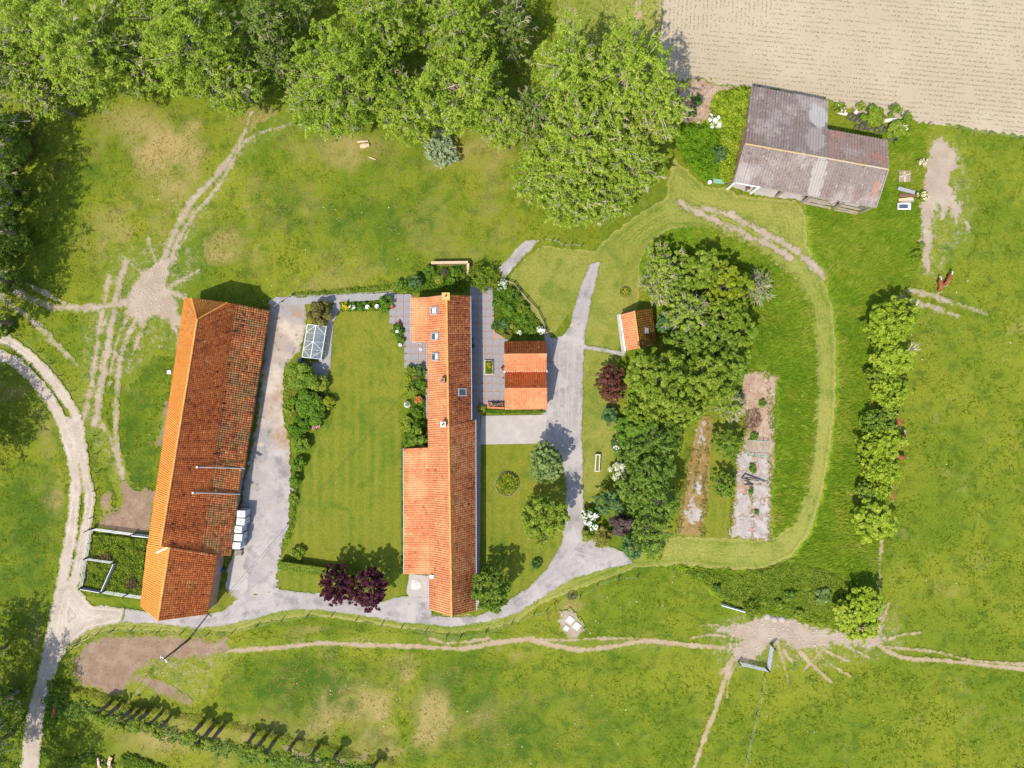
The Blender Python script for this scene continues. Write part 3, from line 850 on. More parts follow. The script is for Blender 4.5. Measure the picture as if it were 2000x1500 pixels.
nw = multi([([(491, 222), (465, 285), (420, 345), (375, 395), (340, 455), (318, 510), (292, 560)], 4.5, 15),
            ([(560, 245), (480, 275), (432, 358), (382, 415), (348, 470), (326, 525), (300, 560)], 2.5, 10),
            ([(213, 540), (203, 600), (193, 650), (183, 720), (175, 770), (165, 815)], 6, 10),
            ([(246, 512), (228, 575), (217, 640), (207, 700), (196, 760), (188, 825)], 8, 15),
            ([(275, 610), (247, 660), (233, 715), (228, 790), (227, 860), (240, 930), (250, 985)], 8, 5),
            ([(190, 820), (212, 850), (227, 885), (238, 930)], 6, 4),
            ([(-20, 530), (30, 565), (80, 592), (140, 601), (210, 598), (250, 590)], 9, 13),
            ([(-10, 515), (55, 556), (125, 592)], 3, 4), ([(-10, 572), (60, 622), (100, 662), (150, 712)], 7, 3),
            ([(300, 585), (340, 555), (388, 528)], 13, 4), ([(285, 540), (262, 520), (240, 500)], 5, 2), ([(265, 600), (238, 640), (222, 700), (212, 760)], 7, 3), ([(300, 600), (270, 660), (252, 720)], 6, 2), ([(310, 520), (296, 490), (292, 460)], 5, 2), ([(335, 520), (352, 480), (372, 450)], 5, 2), ([(230, 590), (200, 640), (190, 700)], 5, 3), ([(320, 600), (345, 650), (348, 680)], 7, 3), ([(290, 600), (330, 615), (360, 632)], 26, 16), ([(310, 560), (350, 578), (362, 580)], 18, 10)])
nwp = poly_f([(262, 548), (296, 522), (318, 500), (334, 502), (330, 532), (326, 556), (344, 585), (350, 622), (322, 604), (300, 612), (276, 640), (262, 622), (246, 612), (250, 580)])
sheet('trampled_turf', union(ragged(poly_f([(215, 480), (300, 455), (390, 470), (410, 540), (360, 575), (352, 690), (300, 700), (250, 760), (215, 730), (180, 620), (190, 560)]), 120, 10, 30), ragged(line_f([(560, 235), (470, 300), (400, 400), (330, 520)], 40, 60), 121, 10, 30), ragged(line_f([(180, 640), (175, 740), (180, 830), (235, 930), (255, 1000)], 60, 40), 122, 10, 30)), M['trampled'], res=3.0, occ=0)
sheet('trampled_gateway', union(ragged(poly_f([(1360, 1215), (1440, 1190), (1530, 1195), (1700, 1220), (1760, 1150), (1780, 1240), (1760, 1290), (1640, 1310), (1560, 1320), (1400, 1320), (1370, 1270)]), 123, 10, 30), ragged(line_f([(430, 1268), (700, 1250), (1000, 1255), (1300, 1262)], 30, 34), 124, 8, 30), ragged(poly_f([(130, 1280), (200, 1235), (450, 1235), (460, 1290), (400, 1380), (300, 1370), (200, 1370), (130, 1340)]), 125, 10, 30)), M['trampled'], res=3.0, occ=0)
sheet('trampled_pasture', ragged(poly_f([(1790, 250), (1880, 270), (1910, 350), (1900, 470), (1840, 560), (1790, 550), (1785, 400)]), 126, 10, 30), M['trampled'], res=3.0, occ=0)
sheet('cattle_tracks', ragged(union(nw, nwp), 61, 4.0, 22), M['dirt'], res=2.0, soft=3.5)
# islands of grass left standing between the tracks come from the ragged edge itself
southp = multi([([(430, 1272), (500, 1268), (570, 1262), (632, 1256), (720, 1260), (800, 1262), (900, 1266), (960, 1256), (1042, 1247)], 6, 7),
                ([(840, 1247), (880, 1256), (955, 1247)], 3, 3),
                ([(1040, 1250), (1120, 1268), (1180, 1265), (1260, 1252), (1330, 1258), (1400, 1264), (1440, 1266), (1482, 1246), (1540, 1237), (1640, 1240), (1700, 1252), (1760, 1283), (1850, 1291), (2020, 1308)], 8, 6),
                ([(1720, 1262), (1830, 1274), (1900, 1290), (2010, 1298)], 3, 4), ([(1040, 1248), (1100, 1250), (1170, 1247), (1235, 1247)], 3, 2),
                ([(1442, 1262), (1415, 1330), (1392, 1400), (1372, 1450), (1350, 1520)], 9, 6), ([(1430, 1290), (1408, 1315)], 7, 4),
                ([(1548, 1258), (1585, 1297), (1622, 1332)], 8, 4), ([(1560, 1245), (1620, 1275), (1655, 1290)], 8, 3), ([(1640, 1240), (1690, 1230), (1715, 1235)], 8, 14), ([(1530, 1270), (1548, 1295)], 6, 3), ([(1600, 1245), (1650, 1262), (1700, 1285)], 5, 2), ([(1580, 1255), (1612, 1290), (1660, 1320)], 4, 2), ([(1520, 1262), (1532, 1300), (1540, 1330)], 4, 2), ([(1440, 1235), (1405, 1222), (1370, 1222)], 5, 2), ([(1430, 1245), (1390, 1240), (1350, 1246)], 4, 2), ([(1700, 1250), (1722, 1215), (1735, 1180)], 5, 2), ([(1715, 1256), (1760, 1240), (1800, 1236)], 4, 1.5), ([(1450, 1280), (1425, 1320), (1420, 1360)], 4, 2), ([(1640, 1245), (1600, 1275), (1570, 1310)], 4, 2)])
sheet('cow_paths', ragged(southp, 62, 2.4, 30), M['path'], res=2.0, soft=2.2)
gatep = union(poly_f([(1398, 1228), (1440, 1222), (1472, 1212), (1492, 1202), (1530, 1205), (1575, 1222), (1640, 1236), (1728, 1245), (1700, 1262), (1630, 1258), (1560, 1268), (1530, 1250), (1500, 1254), (1480, 1290), (1440, 1290), (1425, 1270), (1452, 1250)]), poly_f([(1705, 1170), (1722, 1200), (1720, 1250), (1700, 1250), (1712, 1210)]))
sheet('gateway_dirt', ragged(gatep, 63, 8, 20), M['dirt'], res=2.0, soft=5)
sheet('hedge_path', ragged(line_f([(1722, 1055), (1716, 1120), (1718, 1200)], 5, 3), 64, 3), M['path'], occ=1, soft=2)
mudp = union(poly_f([(146, 1290), (165, 1262), (205, 1246), (300, 1243), (385, 1248), (440, 1262), (432, 1274), (385, 1285), (300, 1288), (262, 1312), (245, 1350), (218, 1356), (170, 1340), (148, 1318)]), poly_f([(255, 1320), (300, 1326), (345, 1345), (382, 1376), (330, 1360), (290, 1340)]), poly_f([(405, 1258), (445, 1250), (442, 1270), (410, 1275)]), line_f([(555, 1460), (640, 1490), (715, 1478)], 8, 5))
sheet('bare_mud', ragged(mudp, 65, 7, 22), M['mud'], res=2.0, soft=4)
mud2 = union(poly_f([(240, 940), (256, 955), (302, 962), (292, 1042), (230, 1036), (198, 1026), (205, 1008), (240, 990)]), poly_f([(325, 790), (318, 830), (306, 870), (318, 875), (332, 800)]), poly_f([(200, 970), (218, 965), (214, 998), (202, 996)]))
sheet('barn_mud', ragged(mud2, 66, 6, 22), M['mud'], res=2.0, soft=4)
ned = union(poly_f([(1822, 278), (1838, 268), (1870, 300), (1868, 325), (1850, 352), (1862, 372), (1874, 420), (1866, 432), (1852, 400), (1840, 430), (1836, 395), (1822, 420), (1816, 480), (1812, 500), (1798, 450), (1800, 400), (1806, 340)]), line_f([(1808, 470), (1812, 535)], 12, 5), line_f([(1862, 390), (1892, 448)], 9, 3))
sheet('bare_earth', ragged(ned, 67, 7, 20), M['dirt'], res=2.0, soft=4)
sheet('wheel_ruts', ragged(multi([([(1768, 565), (1820, 578), (1862, 592)], 9, 7), ([(1756, 582), (1800, 594), (1842, 607)], 9, 8), ([(1862, 592), (1890, 600), (1925, 614)], 5, 2), ([(1842, 607), (1870, 617)], 4, 2)]), 68, 3.5, 14), M['dirt'], res=2.0, soft=3)
sheet('stony_tracks', ragged(multi([([(1328, 392), (1355, 412), (1400, 432), (1450, 455), (1500, 478), (1545, 505)], 8, 9), ([(1375, 408), (1420, 418), (1470, 445), (1530, 475), (1572, 505), (1610, 540)], 5, 10)]), 69, 5.0, 16), M['dirt'], res=2.0, occ=0, soft=4)

# --- the lane and the drive
lane = union(multi([([(-30, 645), (30, 674), (80, 716), (120, 766), (150, 816), (158, 875), (168, 930), (176, 975), (166, 1040), (152, 1110), (133, 1180)], 19, 17),
                    ([(-30, 682), (30, 706), (70, 745), (105, 790), (128, 842), (144, 900), (148, 960), (140, 1040), (127, 1110), (112, 1190)], 20, 20)]),
             poly_f([(130, 815), (160, 820), (172, 890), (170, 930), (150, 900)]),
             poly_f([(112, 1140), (142, 1130), (155, 1152), (176, 1182), (240, 1190), (240, 1214), (172, 1228), (130, 1262), (96, 1340), (82, 1420), (74, 1520), (40, 1640), (10, 1640), (42, 1500), (54, 1400), (82, 1290), (100, 1200)]), line_f([(72, 1440), (80, 1432)], 12, 8))
f_lane = ragged(lane, 71, 2.6, 26)
drive_poly = [(190, 1190), (250, 1190), (310, 1198), (410, 1200), (440, 1192), (466, 1168), (500, 1155), (540, 1150), (575, 1155), (640, 1161), (740, 1176), (790, 1165), (842, 1165), (842, 1203), (930, 1205), (985, 1178), (1030, 1150), (1068, 1112), (1096, 1062), (1106, 1000), (1104, 932),
              (1096, 888), (1070, 868), (1060, 812), (1062, 640), (1078, 662), (1100, 655), (1112, 640), (1122, 600), (1136, 555), (1154, 515), (1172, 511), (1154, 590), (1142, 650), (1138, 740), (1135, 830), (1137, 900), (1139, 1000), (1141, 1050), (1180, 1064), (1215, 1078), (1237, 1100),
              (1180, 1111), (1115, 1131), (1065, 1162), (1012, 1196), (950, 1215), (880, 1224), (800, 1216), (700, 1201), (620, 1190), (560, 1191), (510, 1204), (450, 1219), (390, 1227), (320, 1218), (230, 1214), (185, 1222)]
f_drive = ragged(union(poly_f(drive_poly), line_f([(1140, 678), (1180, 684), (1216, 692)], 7, 6), poly_f([(975, 522), (1026, 470), (1052, 470), (1000, 526), (984, 548)])), 72, 1.8, 22)
sheet('gravel_drive', f_drive, M['gravel'], res=2.0, soft=1.5)
sheet('lane', f_lane, M['lane'], res=2.0, soft=2.5)
yard_poly = [(526, 585), (600, 588), (600, 640), (585, 690), (556, 712), (553, 800), (567, 868), (570, 950), (562, 1020), (548, 1080), (537, 1112), (540, 1152), (500, 1160), (462, 1172), (440, 1150), (460, 1080), (468, 1000), (480, 940), (505, 800)]
sheet('yard', ragged(poly_f(yard_poly), 73, 3.5, 18), M['yard'], res=2.0)
sheet('gravel_yard', ragged(poly_f([(498, 870), (560, 880), (568, 950), (560, 1020), (546, 1090), (540, 1156), (500, 1162), (464, 1170), (455, 1110), (470, 1000)]), 74, 9, 40), M['gravel_plain'], res=2.0)
sheet('concrete_apron', ragged(poly_f([(458, 1078), (482, 1080), (476, 1110), (484, 1122), (484, 1148), (474, 1160), (462, 1152), (440, 1150), (446, 1110)]), 75, 2.0, 10), M['concrete'], res=1.6)
sheet('parking_concrete', poly_f([(940, 812), (1067, 810), (1067, 866), (938, 868)]), M['concrete'])
sheet('house_pad', ragged(poly_f([(800, 1121), (842, 1124), (842, 1166), (800, 1165), (794, 1156), (797, 1138)]), 76, 1.0, 12), M['concrete'], res=1.6)
sheet('garden_path', ragged(union(line_f([(540, 588), (600, 586), (680, 582), (768, 578)], 15, 14), poly_f([(655, 590), (668, 596), (652, 630), (645, 720), (632, 735), (628, 700), (640, 620)]), poly_f([(592, 705), (640, 710), (640, 740), (600, 730)])), 77, 1.4), M['asphalt'])
sheet('wall_path', poly_f([(829, 720), (838, 720), (842, 875), (835, 875)]), M['asphalt'])
sheet('east_wall_path', poly_f([(918, 795), (938, 795), (939, 868), (936, 1190), (926, 1190)]), M['asphalt'])
sheet('rubble_soil', ragged(poly_f([(1315, 165), (1350, 160), (1415, 168), (1432, 172), (1395, 200), (1385, 225), (1360, 245), (1330, 235), (1335, 200)]), 78, 8, 14), M['rubble'], res=2.0, soft=4)
sheet('hangar_floor', ragged(poly_f([(1428, 365), (1445, 300), (1720, 345), (1690, 410), (1600, 400), (1555, 390), (1490, 384)]), 79, 2.5, 12), M['concrete'], res=2.0)
sheet('hut_step', poly_f([(1204, 614), (1212, 614), (1222, 690), (1214, 690)]), M['concrete'])

# --- old clamp floors among the trees
sheet('mossy_floor', ragged(poly_f([(1368, 812), (1392, 818), (1386, 880), (1383, 960), (1371, 1046), (1322, 1043), (1332, 970), (1350, 880)]), 81, 2.2, 14), M['moss'], res=2.0, soft=2)
sheet('bare_concrete', ragged(union(line_f([(1372, 830), (1366, 870)], 9, 6), poly_f([(1358, 935), (1372, 930), (1365, 965), (1352, 950)]), poly_f([(1352, 975), (1362, 990), (1368, 1005), (1358, 1022), (1346, 1012), (1340, 1000), (1350, 1000)])), 82, 11, 12), M['broken_concrete'], res=1.4, occ=0)
sheet('ruin_rubble', ragged(poly_f([(1448, 732), (1480, 724), (1516, 735), (1512, 780), (1510, 850), (1508, 920), (1504, 1056), (1426, 1048), (1434, 960), (1440, 880), (1462, 840), (1450, 780)]), 83, 4.5, 14), M['rubble'], res=2.0, soft=2)
slabs = thing('ruined_floor', (*P(1466, 970)[:2], 0.17), 'broken pale concrete floor with weeds in its cracks, beside the mossy strip', 'floor')
PLATES = [[(1440, 884), (1476, 886), (1470, 908), (1440, 922)], [(1440, 924), (1470, 910), (1476, 930), (1466, 944), (1437, 940)], [(1478, 888), (1501, 895), (1501, 940), (1478, 946), (1473, 914)], [(1472, 948), (1501, 942), (1502, 978), (1478, 982), (1466, 964)],
          [(1436, 958), (1464, 966), (1470, 986), (1462, 1004), (1433, 1001)], [(1474, 984), (1502, 981), (1502, 1006), (1480, 1008), (1468, 1000)], [(1431, 1006), (1466, 1007), (1470, 1026), (1465, 1048), (1427, 1045)], [(1470, 1010), (1502, 1009), (1503, 1053), (1468, 1050), (1473, 1028)]]
for k, pl in enumerate(PLATES):
    sheet('concrete_slab', ragged(poly_f(pl), 300 + k * 7, 11, 15, pad=2), M['broken_concrete'], res=1.4, z=.20 + .006 * k, parent=slabs, kind=None)
steps = thing('stone_slabs', (*P(1116, 1222)[:2], 0), 'three pale square concrete slabs laid on bare ground', 'slabs')
for (x, y, s) in ((1113, 1210, 13), (1126, 1222, 13), (1106, 1226, 9)):
    p = P(x, y); m = MB()
    m.box((p.x, p.y, 0.2), (s / S, s / S, 0.16), rz=math.radians(-38))
    m.build('slab', M['stone'], steps)
sheet('slab_dirt', ragged(poly_f([(1096, 1195), (1112, 1190), (1135, 1215), (1140, 1232), (1122, 1246), (1100, 1232), (1092, 1212)]), 84, 5, 12), M['dirt'], res=2.0, soft=4)

# --- patio: each slab is a piece, red brick strips between
zp = ZL[0] + 0.02
patio = bpy.data.objects.new('patio', None); COL.objects.link(patio); patio['kind'] = 'structure'
sheet('joint_bed', union(poly_f([(764, 576), (806, 576), (806, 640), (836, 668), (836, 718), (792, 716), (795, 690), (766, 640)]), poly_f([(918, 558), (962, 560), (964, 600), (966, 648), (986, 660), (986, 792), (918, 796)])), M['joint'], z=zp, parent=patio, kind=None)
slab_me = None
cnt = 0
def slab_ok(x, y):
    if 764 <= x <= 806 and 577 <= y <= 636: return True
    if 793 <= x <= 836 and 636 <= y <= 716: return True
    return (920 <= x <= 960 and 560 <= y <= 792) or (960 < x <= 985 and 655 < y <= 792)
pitch = 14.6
x = 766.5
cols = [767.5 + pitch * k for k in range(5)] + [926.5 + pitch * k for k in range(5)]
for cx in cols:
    for r in range(17):
        cy = 566.5 + pitch * r
        if not slab_ok(cx, cy): continue
        if slab_me is None:
            m = MB(); w = (pitch - 1.7) / S
            m.box((0, 0, 0.02), (w, w, 0.05))
            ob = m.build('paving_slab', M['slab'], patio, local=True)
            slab_me = ob.data
        else:
            ob = bpy.data.objects.new('paving_slab', slab_me); COL.objects.link(ob); ob.parent = patio
        p = P(cx, cy)
        ob.location = (p.x, p.y, zp + 0.012 + R.uniform(0, 0.008))
        ob.rotation_euler = (R.uniform(-.004, .004), R.uniform(-.004, .004), R.uniform(-.01, .01))
        cnt += 1


# ------------------------------------------------------------------ blades and leaves lying on the ground
def tufts(name, U, V, length, w, mat, comb=None, tint=None, blades=2, kind='stuff', parent=None, z0=0.0, rise=.35, spread=1.2):
    """bent grass blades lying over: each blade a quad of its own"""
    n = len(U)
    U = np.repeat(U, blades); V = np.repeat(V, blades)
    N = n * blades
    X = (U - 1000) / S + RG.normal(0, .06, N); Y = (750 - V) / S + RG.normal(0, .06, N)
    L = (np.repeat(length, blades) if np.ndim(length) else length) * RG.uniform(.6, 1.35, N)
    a = RG.uniform(0, 2 * np.pi, N) if comb is None else np.repeat(comb, blades) + RG.normal(0, spread, N)
    hz = L * rise * RG.uniform(.5, 1.4, N)
    dx, dy = np.cos(a), np.sin(a)
    ww = w * RG.uniform(.6, 1.4, N)
    px, py = -dy * ww, dx * ww
    tw = RG.normal(0, .35, N) * ww
    zb = np.full(N, z0)
    v = np.stack([np.stack([X - px, Y - py, zb - tw * 0], 1), np.stack([X + px, Y + py, zb], 1), np.stack([X + dx * L + px * .35, Y + dy * L + py * .35, zb + hz + tw], 1), np.stack([X + dx * L - px * .35, Y + dy * L - py * .35, zb + hz - tw], 1)], 1)
    q = np.arange(N * 4).reshape(N, 4)
    t = np.repeat(tint, blades) if tint is not None else np.clip(RG.normal(.5, .2, N), 0, 1)
    return np_obj(name, v, q, t, mat, parent, kind)


def scatter(f, n):
    x0, y0, x1, y1 = f.bbox
    U = RG.uniform(x0, x1, n); V = RG.uniform(y0, y1, n)
    k = f(U, V) > 0
    return U[k], V[k]


U = RG.uniform(-60, 2060, 110000); V = RG.uniform(-60, 1560, 110000)
oc = occ_at(U, V)
k = (oc == 0) | ((oc == 1) & (RG.uniform(0, 1, len(U)) < .10) & (vnoise(U, V, 7, 55) > .55))
U, V = U[k], V[k]
cl = vnoise(U, V, 38, 21) * .5 + vnoise(U, V, 12, 22) * .5
k = RG.uniform(0, 1, len(U)) < np.clip(cl * 1.7 - .25, .1, 1)
U, V, cl = U[k], V[k], cl[k]
from_grid = _gd[2].reshape(171, 211)[5:-5, 5:-5]
gi = np.clip((((750 - V) / S + 85) / 170 * 160).round().astype(int), 0, 160)
gj = np.clip((((U - 1000) / S + 105) / 210 * 200).round().astype(int), 0, 200)
dr = np.clip(from_grid[gi, gj] * 1.6, 0, .7)
tt = np.clip(0.80 - cl * .75 + RG.normal(0, .17, len(U)) + .12 + dr, 0, 1)
tufts('pasture_grass', U, V, 0.22 + .16 * cl, 0.05, M['leaf_shortgrass'], tint=tt, blades=2, rise=.28)
U, V = scatter(f_tall, 62000)
k = occ_at(U, V) == 5
U, V = U[k], V[k]
cl = vnoise(U, V, 30, 25) * .6 + vnoise(U, V, 9, 26) * .4
comb = .5 + 2.2 * (vnoise(U, V, 70, 61) - .5) + 1.6 * (vnoise(U, V, 22, 62) - .5)
tufts('meadow_grass', U, V, 0.45 + .45 * cl, 0.06, M['leaf_tallgrass'], comb=comb, tint=np.clip(cl * .8 + RG.normal(.05, .16, len(U)), 0, 1), blades=3, rise=.42, spread=.45)

# seedlings in rows across the field
def crop_rows():
    us, vs = [], []
    for kx in range(-2, 130):
        x = RG.uniform(1290, 2300, 0)
        # horizontal rows
        t = np.arange(1290, 2200, 2.0)
        y = -140 + kx * 9.2 + (t - 1500) * 0.098
        us.append(t + RG.normal(0, .8, len(t))); vs.append(y + RG.normal(0, .45, len(t)))
    U = np.concatenate(us); V = np.concatenate(vs)
    turned = (U < 1372 + (V > 40) * -40) | ((V < 60) & (U < 1520 - V * .6))
    U, V = U[~turned], V[~turned]
    u2, v2 = [], []
    for kx in range(30):
        t = np.arange(-140, 150, 2.0)
        u2.append(1306 + kx * 8.2 - (t - 60) * .05 + RG.normal(0, .45, len(t))); v2.append(t + RG.normal(0, .8, len(t)))
    U2 = np.concatenate(u2); V2 = np.concatenate(v2)
    k2 = (U2 < 1366 - (V2 > 40) * 34) | ((V2 < 58) & (U2 < 1516 - V2 * .6))
    U = np.concatenate([U, U2[k2]]); V = np.concatenate([V, V2[k2]])
    k = f_field(U, V) > 5
    U, V = U[k], V[k]
    gap = vnoise(U, V, 26, 41) * .5 + vnoise(U * .25, V, 5, 42) * .5
    k = RG.uniform(0, 1, len(U)) < np.clip(gap * 2.2 - .42, .06, .95)
    U, V = U[k], V[k]
    tufts('crop_seedlings', U, V, 0.11, 0.05, M['leaf_seedling'], blades=2, z0=0.005, rise=.6)


crop_rows()

# pale stones and droppings lying about the pastures
m = MB()
ic = [(0, 0, 1), (.89, 0, .1), (.27, .85, .1), (-.72, .53, .1), (-.72, -.53, .1), (.27, -.85, .1)]
SP = [(320, 1320, 3), (640, 1346, 30), (700, 1360, 60), (790, 1430, 60), (780, 1340, 40), (860, 1395, 40), (650, 440, 90), (560, 560, 40), (700, 470, 90), (330, 380, 70), (900, 1480, 90), (1100, 1450, 120), (1230, 1440, 120), (1300, 1180, 60), (1200, 1200, 80),
      (1800, 760, 100), (1830, 950, 130), (1900, 600, 120), (1740, 1200, 40), (1860, 1130, 120), (1650, 1390, 150), (1900, 330, 60), (260, 860, 60), (1180, 1170, 60), (1820, 340, 60), (700, 1250, 120)]
for (cx, cy, sp) in SP:
    for _ in range(8):
        px, py = R.gauss(cx, sp * .6), R.gauss(cy, sp * .5)
        if occ_at(np.array([px]), np.array([py]))[0] not in (0, 1): continue
        s = R.uniform(.05, .13); p = P(px, py); a = R.uniform(0, 6.28)
        ca, sa = math.cos(a) * s, math.sin(a) * s * R.uniform(.5, 1)
        m.mesh([(p.x + ca * q[0] - sa * q[1], p.y + sa * q[0] + ca * q[1], max(-.01, s * .7 * q[2])) for q in ic], [(0, 1, 2), (0, 2, 3), (0, 3, 4), (0, 4, 5), (0, 5, 1)])
m.build('field_stones', M['stone'], kind='stuff')
m = MB()
for (f, n, s0, s1) in ((poly_f([(1450, 740), (1512, 740), (1505, 1050), (1430, 1045)]), 160, .04, .13), (poly_f([(1320, 170), (1420, 172), (1370, 245), (1330, 225)]), 70, .05, .15), (gatep, 120, .05, .14), (nwp, 120, .04, .12), (mudp, 60, .05, .14)):
    us, vs = scatter(f, n * 3)
    for px, py in list(zip(us, vs))[:n]:
        s = R.uniform(s0, s1); p = P(px, py); a = R.uniform(0, 6.28)
        ca, sa = math.cos(a) * s, math.sin(a) * s * R.uniform(.5, 1)
        m.mesh([(p.x + ca * q[0] - sa * q[1], p.y + sa * q[0] + ca * q[1], .15 + s * .7 * q[2]) for q in ic], [(0, 1, 2), (0, 2, 3), (0, 3, 4), (0, 4, 5), (0, 5, 1)])
m.build('rubble_stones', M['stone'], kind='stuff')


# ------------------------------------------------------------------ buildings
def bil(A, B, C, D, u, v):
    return (A * (1 - u) + B * u) * (1 - v) + (D * (1 - u) + C * u) * v


PROF_U = np.array([0, .16, .34, .52, .72, 1.0])
PROF_H = np.array([-.012, .050, .078, .050, -.012, -.018])


def tile_roof(parent, A, B, C, D, mat, tw=0.345, cl=0.36, mean=.55, spread=.22, moss=None, seed=1, thick=.16, deck=M['darkwood']):
    """A-B eave, D-C ridge. A closed deck below, and every clay pantile on it with its own roll and lip."""
    A, B, C, D = [Vector(p) for p in (A, B, C, D)]
    n = (B - A).cross(D - A)
    if n.length < 1e-6: n = (B - A).cross(C - A)
    n.normalize()
    if n.z < 0: n = -n
    m = MB()
    n0 = (B - A).cross(D - A)
    n0 = n0.normalized() if n0.length > 1e-6 else n
    warp = min(.6, abs((C - A).dot(n0)) * .35)
    lo = [p - n * (thick + warp) for p in (A, B, C, D)]
    up = [p - n * (.05 + warp) for p in (A, B, C, D)]
    m.mesh(lo + up, [(3, 2, 1, 0), (4, 5, 6, 7), (0, 1, 5, 4), (1, 2, 6, 5), (2, 3, 7, 6), (3, 0, 4, 7)])
    roof = m.build('roof', deck, parent)
    nc = max(2, int(round(max((B - A).length, (C - D).length) / tw)))
    nr = max(2, int(round(((D - A).length + (C - B).length) / 2 / cl)))
    I, J = np.meshgrid(np.arange(nc), np.arange(nr))
    I, J = I.ravel(), J.ravel()
    K = len(I)
    rg = np.random.default_rng(seed)
    a, b, c, d = [np.array(p) for p in (A, B, C, D)]
    nn = np.array(n)
    sl = ((c - b) + (d - a)); sl = sl / np.linalg.norm(sl)
    lift = rg.normal(0, .008, K)
    slip = rg.normal(0, .012, K)
    rows = []
    for vv, hz in ((0.0, -.03), (0.0, .018), (1.12, .004)):
        V = (J + vv) / nr
        for pu, ph in zip(PROF_U, PROF_H):
            Uc = (I + pu) / nc
            p = (a[None] * (1 - Uc)[:, None] + b[None] * Uc[:, None]) * (1 - V)[:, None] + (d[None] * (1 - Uc)[:, None] + c[None] * Uc[:, None]) * V[:, None]
            p = p + nn[None] * (ph + hz + lift)[:, None] + sl[None] * slip[:, None]
            rows.append(p)
    V = np.stack(rows, 1)                     # K x 18 x 3
    q = []
    for r in range(2):
        for k in range(5):
            q.append([r * 6 + k, r * 6 + k + 1, (r + 1) * 6 + k + 1, (r + 1) * 6 + k])
    q = np.array(q)
    Q = (np.arange(K) * 18)[:, None, None] + q[None]
    cen = V.mean(1)
    big = (vnoise(cen[:, 0] * 12, cen[:, 1] * 12, 26, seed) - .5) * spread * 1.1
    t = rg.normal(mean, spread * .5, K) + big
    colv = rg.normal(0, spread * .5, nc)[I]
    t = t + colv * .5
    odd = rg.uniform(0, 1, K)
    t = np.where(odd < .025, t - .3, t); t = np.where(odd > .975, t + .25, t)
    if moss is not None: t = t + moss(I / nc, J / nr, cen)
    T = np.repeat(np.clip(t, 0, 1), len(q))
    np_obj('roof_tiles', V.reshape(-1, 3), Q.reshape(-1, 4), T, mat, roof, 'stuff')
    return roof


def ridge_tiles(parent, a, b, mat, r=.17, name='ridge_tiles'):
    a, b = Vector(a), Vector(b)
    L = (b - a).length; k = max(1, int(L / .42)); m = MB()
    for i in range(k):
        p, q = a.lerp(b, i / k), a.lerp(b, (i + 1.06) / k)
        j = R.uniform(-.012, .02)
        m.tube([p + Vector((0, 0, j)), q + Vector((0, 0, j))], [r * 1.05, r * .93], 8, cap=True)
    m.build(name, mat, parent, kind='stuff')


def loft(parent, name, sec0, sec1, mat, inset=None):
    m = MB(); n = len(sec0)
    m.face(sec0[::-1]); m.face(sec1)
    for i in range(n):
        j = (i + 1) % n
        m.face([sec0[i], sec0[j], sec1[j], sec1[i]])
    return m.build(name, mat, parent)


def under(p, d=.22): return Vector((p[0], p[1], p[2] - d))
def gnd(p, q=None): return Vector((p[0], p[1], -.05))
def toward(p, q, d):
    v = Vector(q) - Vector(p)
    return Vector(p) + v.normalized() * d


def gable_body(parent, name, sec0, sec1, mat, inx=.25, inl=.2):
    """closed walls below a roof: each section lists the roof points from one eave over the ridge to the other"""
    def mk(sec, other):
        c = sum((Vector(p) for p in sec), Vector()) / len(sec)
        out = []
        ax = Vector(other[0]) - Vector(sec[0]); ax.z = 0; ax.normalize()
        L = Vector(sec[0]); Rr = Vector(sec[-1])
        d = (Rr - L); d.z = 0; d.normalize()
        pts = [Vector(p) + ax * inl for p in sec]
        pts = [under(p, .26) for p in pts]
        s0 = (pts[1] - pts[0]).normalized() * inx / max(.3, abs((pts[1] - pts[0]).normalized().dot(d)))
        s1 = (pts[-2] - pts[-1]).normalized() * inx / max(.3, abs((pts[-2] - pts[-1]).normalized().dot(d)))
        pts[0] = pts[0] + s0; pts[-1] = pts[-1] + s1
        return [gnd(pts[0])] + pts + [gnd(pts[-1])]
    return loft(parent, name, mk(sec0, sec1), mk(sec1, sec0), mat)


def wall_piece(parent, name, a, b, t, w, z0, z1, mat, out=.03, frame=None, sub='pane'):
    """a door or window set 3 cm proud of the wall from a to b (ground line), t along it"""
    a, b = Vector((a[0], a[1], 0)), Vector((b[0], b[1], 0))
    d = (b - a).normalized(); nrm = Vector((d.y, -d.x, 0))
    c = a.lerp(b, t) + nrm * out
    ang = math.atan2(d.y, d.x)
    m = MB()
    m.box((c.x, c.y, (z0 + z1) / 2), (w, .1, z1 - z0), rz=ang)
    f = m.build(name, frame or mat, parent)
    if frame:
        m = MB(); c2 = c + nrm * .04
        m.box((c2.x, c2.y, (z0 + z1) / 2), (w - .2, .06, z1 - z0 - .2), rz=ang)
        m.build(sub, mat, f)
    return f


# ---- big barn on the west side
barn = thing('barn', P(400, 860), 'long red tiled barn with one narrow orange slope, west of the lawn', 'barn')
hE, hK, hR, hW = 2.2, 5.0, 9.5, 3.0
bw_n, bw_s = P(360, 583, hW), P(289, 1062, hW)
br_n, br_s = P(385, 624, hR), P(314, 1066, hR)
bk_n, bk_s = P(462, 594, hK), P(391, 1085, hK)
be_n, be_s = P(527, 607, hE), P(450, 1085, hE)
hipn_w, hipn_e = P(375, 582, 7.0), P(443, 591, 6.4)
east_moss = lambda u, v, c: -.30 * np.clip(1.2 - np.abs(v - .95) * 6, 0, 1) * (vnoise(c[:, 0] * 12, c[:, 1] * 12, 14, 3))
tile_roof(barn, bw_n, bw_s, br_s, br_n, M['tile_orange'], mean=.62, spread=.12, seed=2)
be_m, bk_m = P(477.5, 913, hE), bk_n.lerp(bk_s, .632)
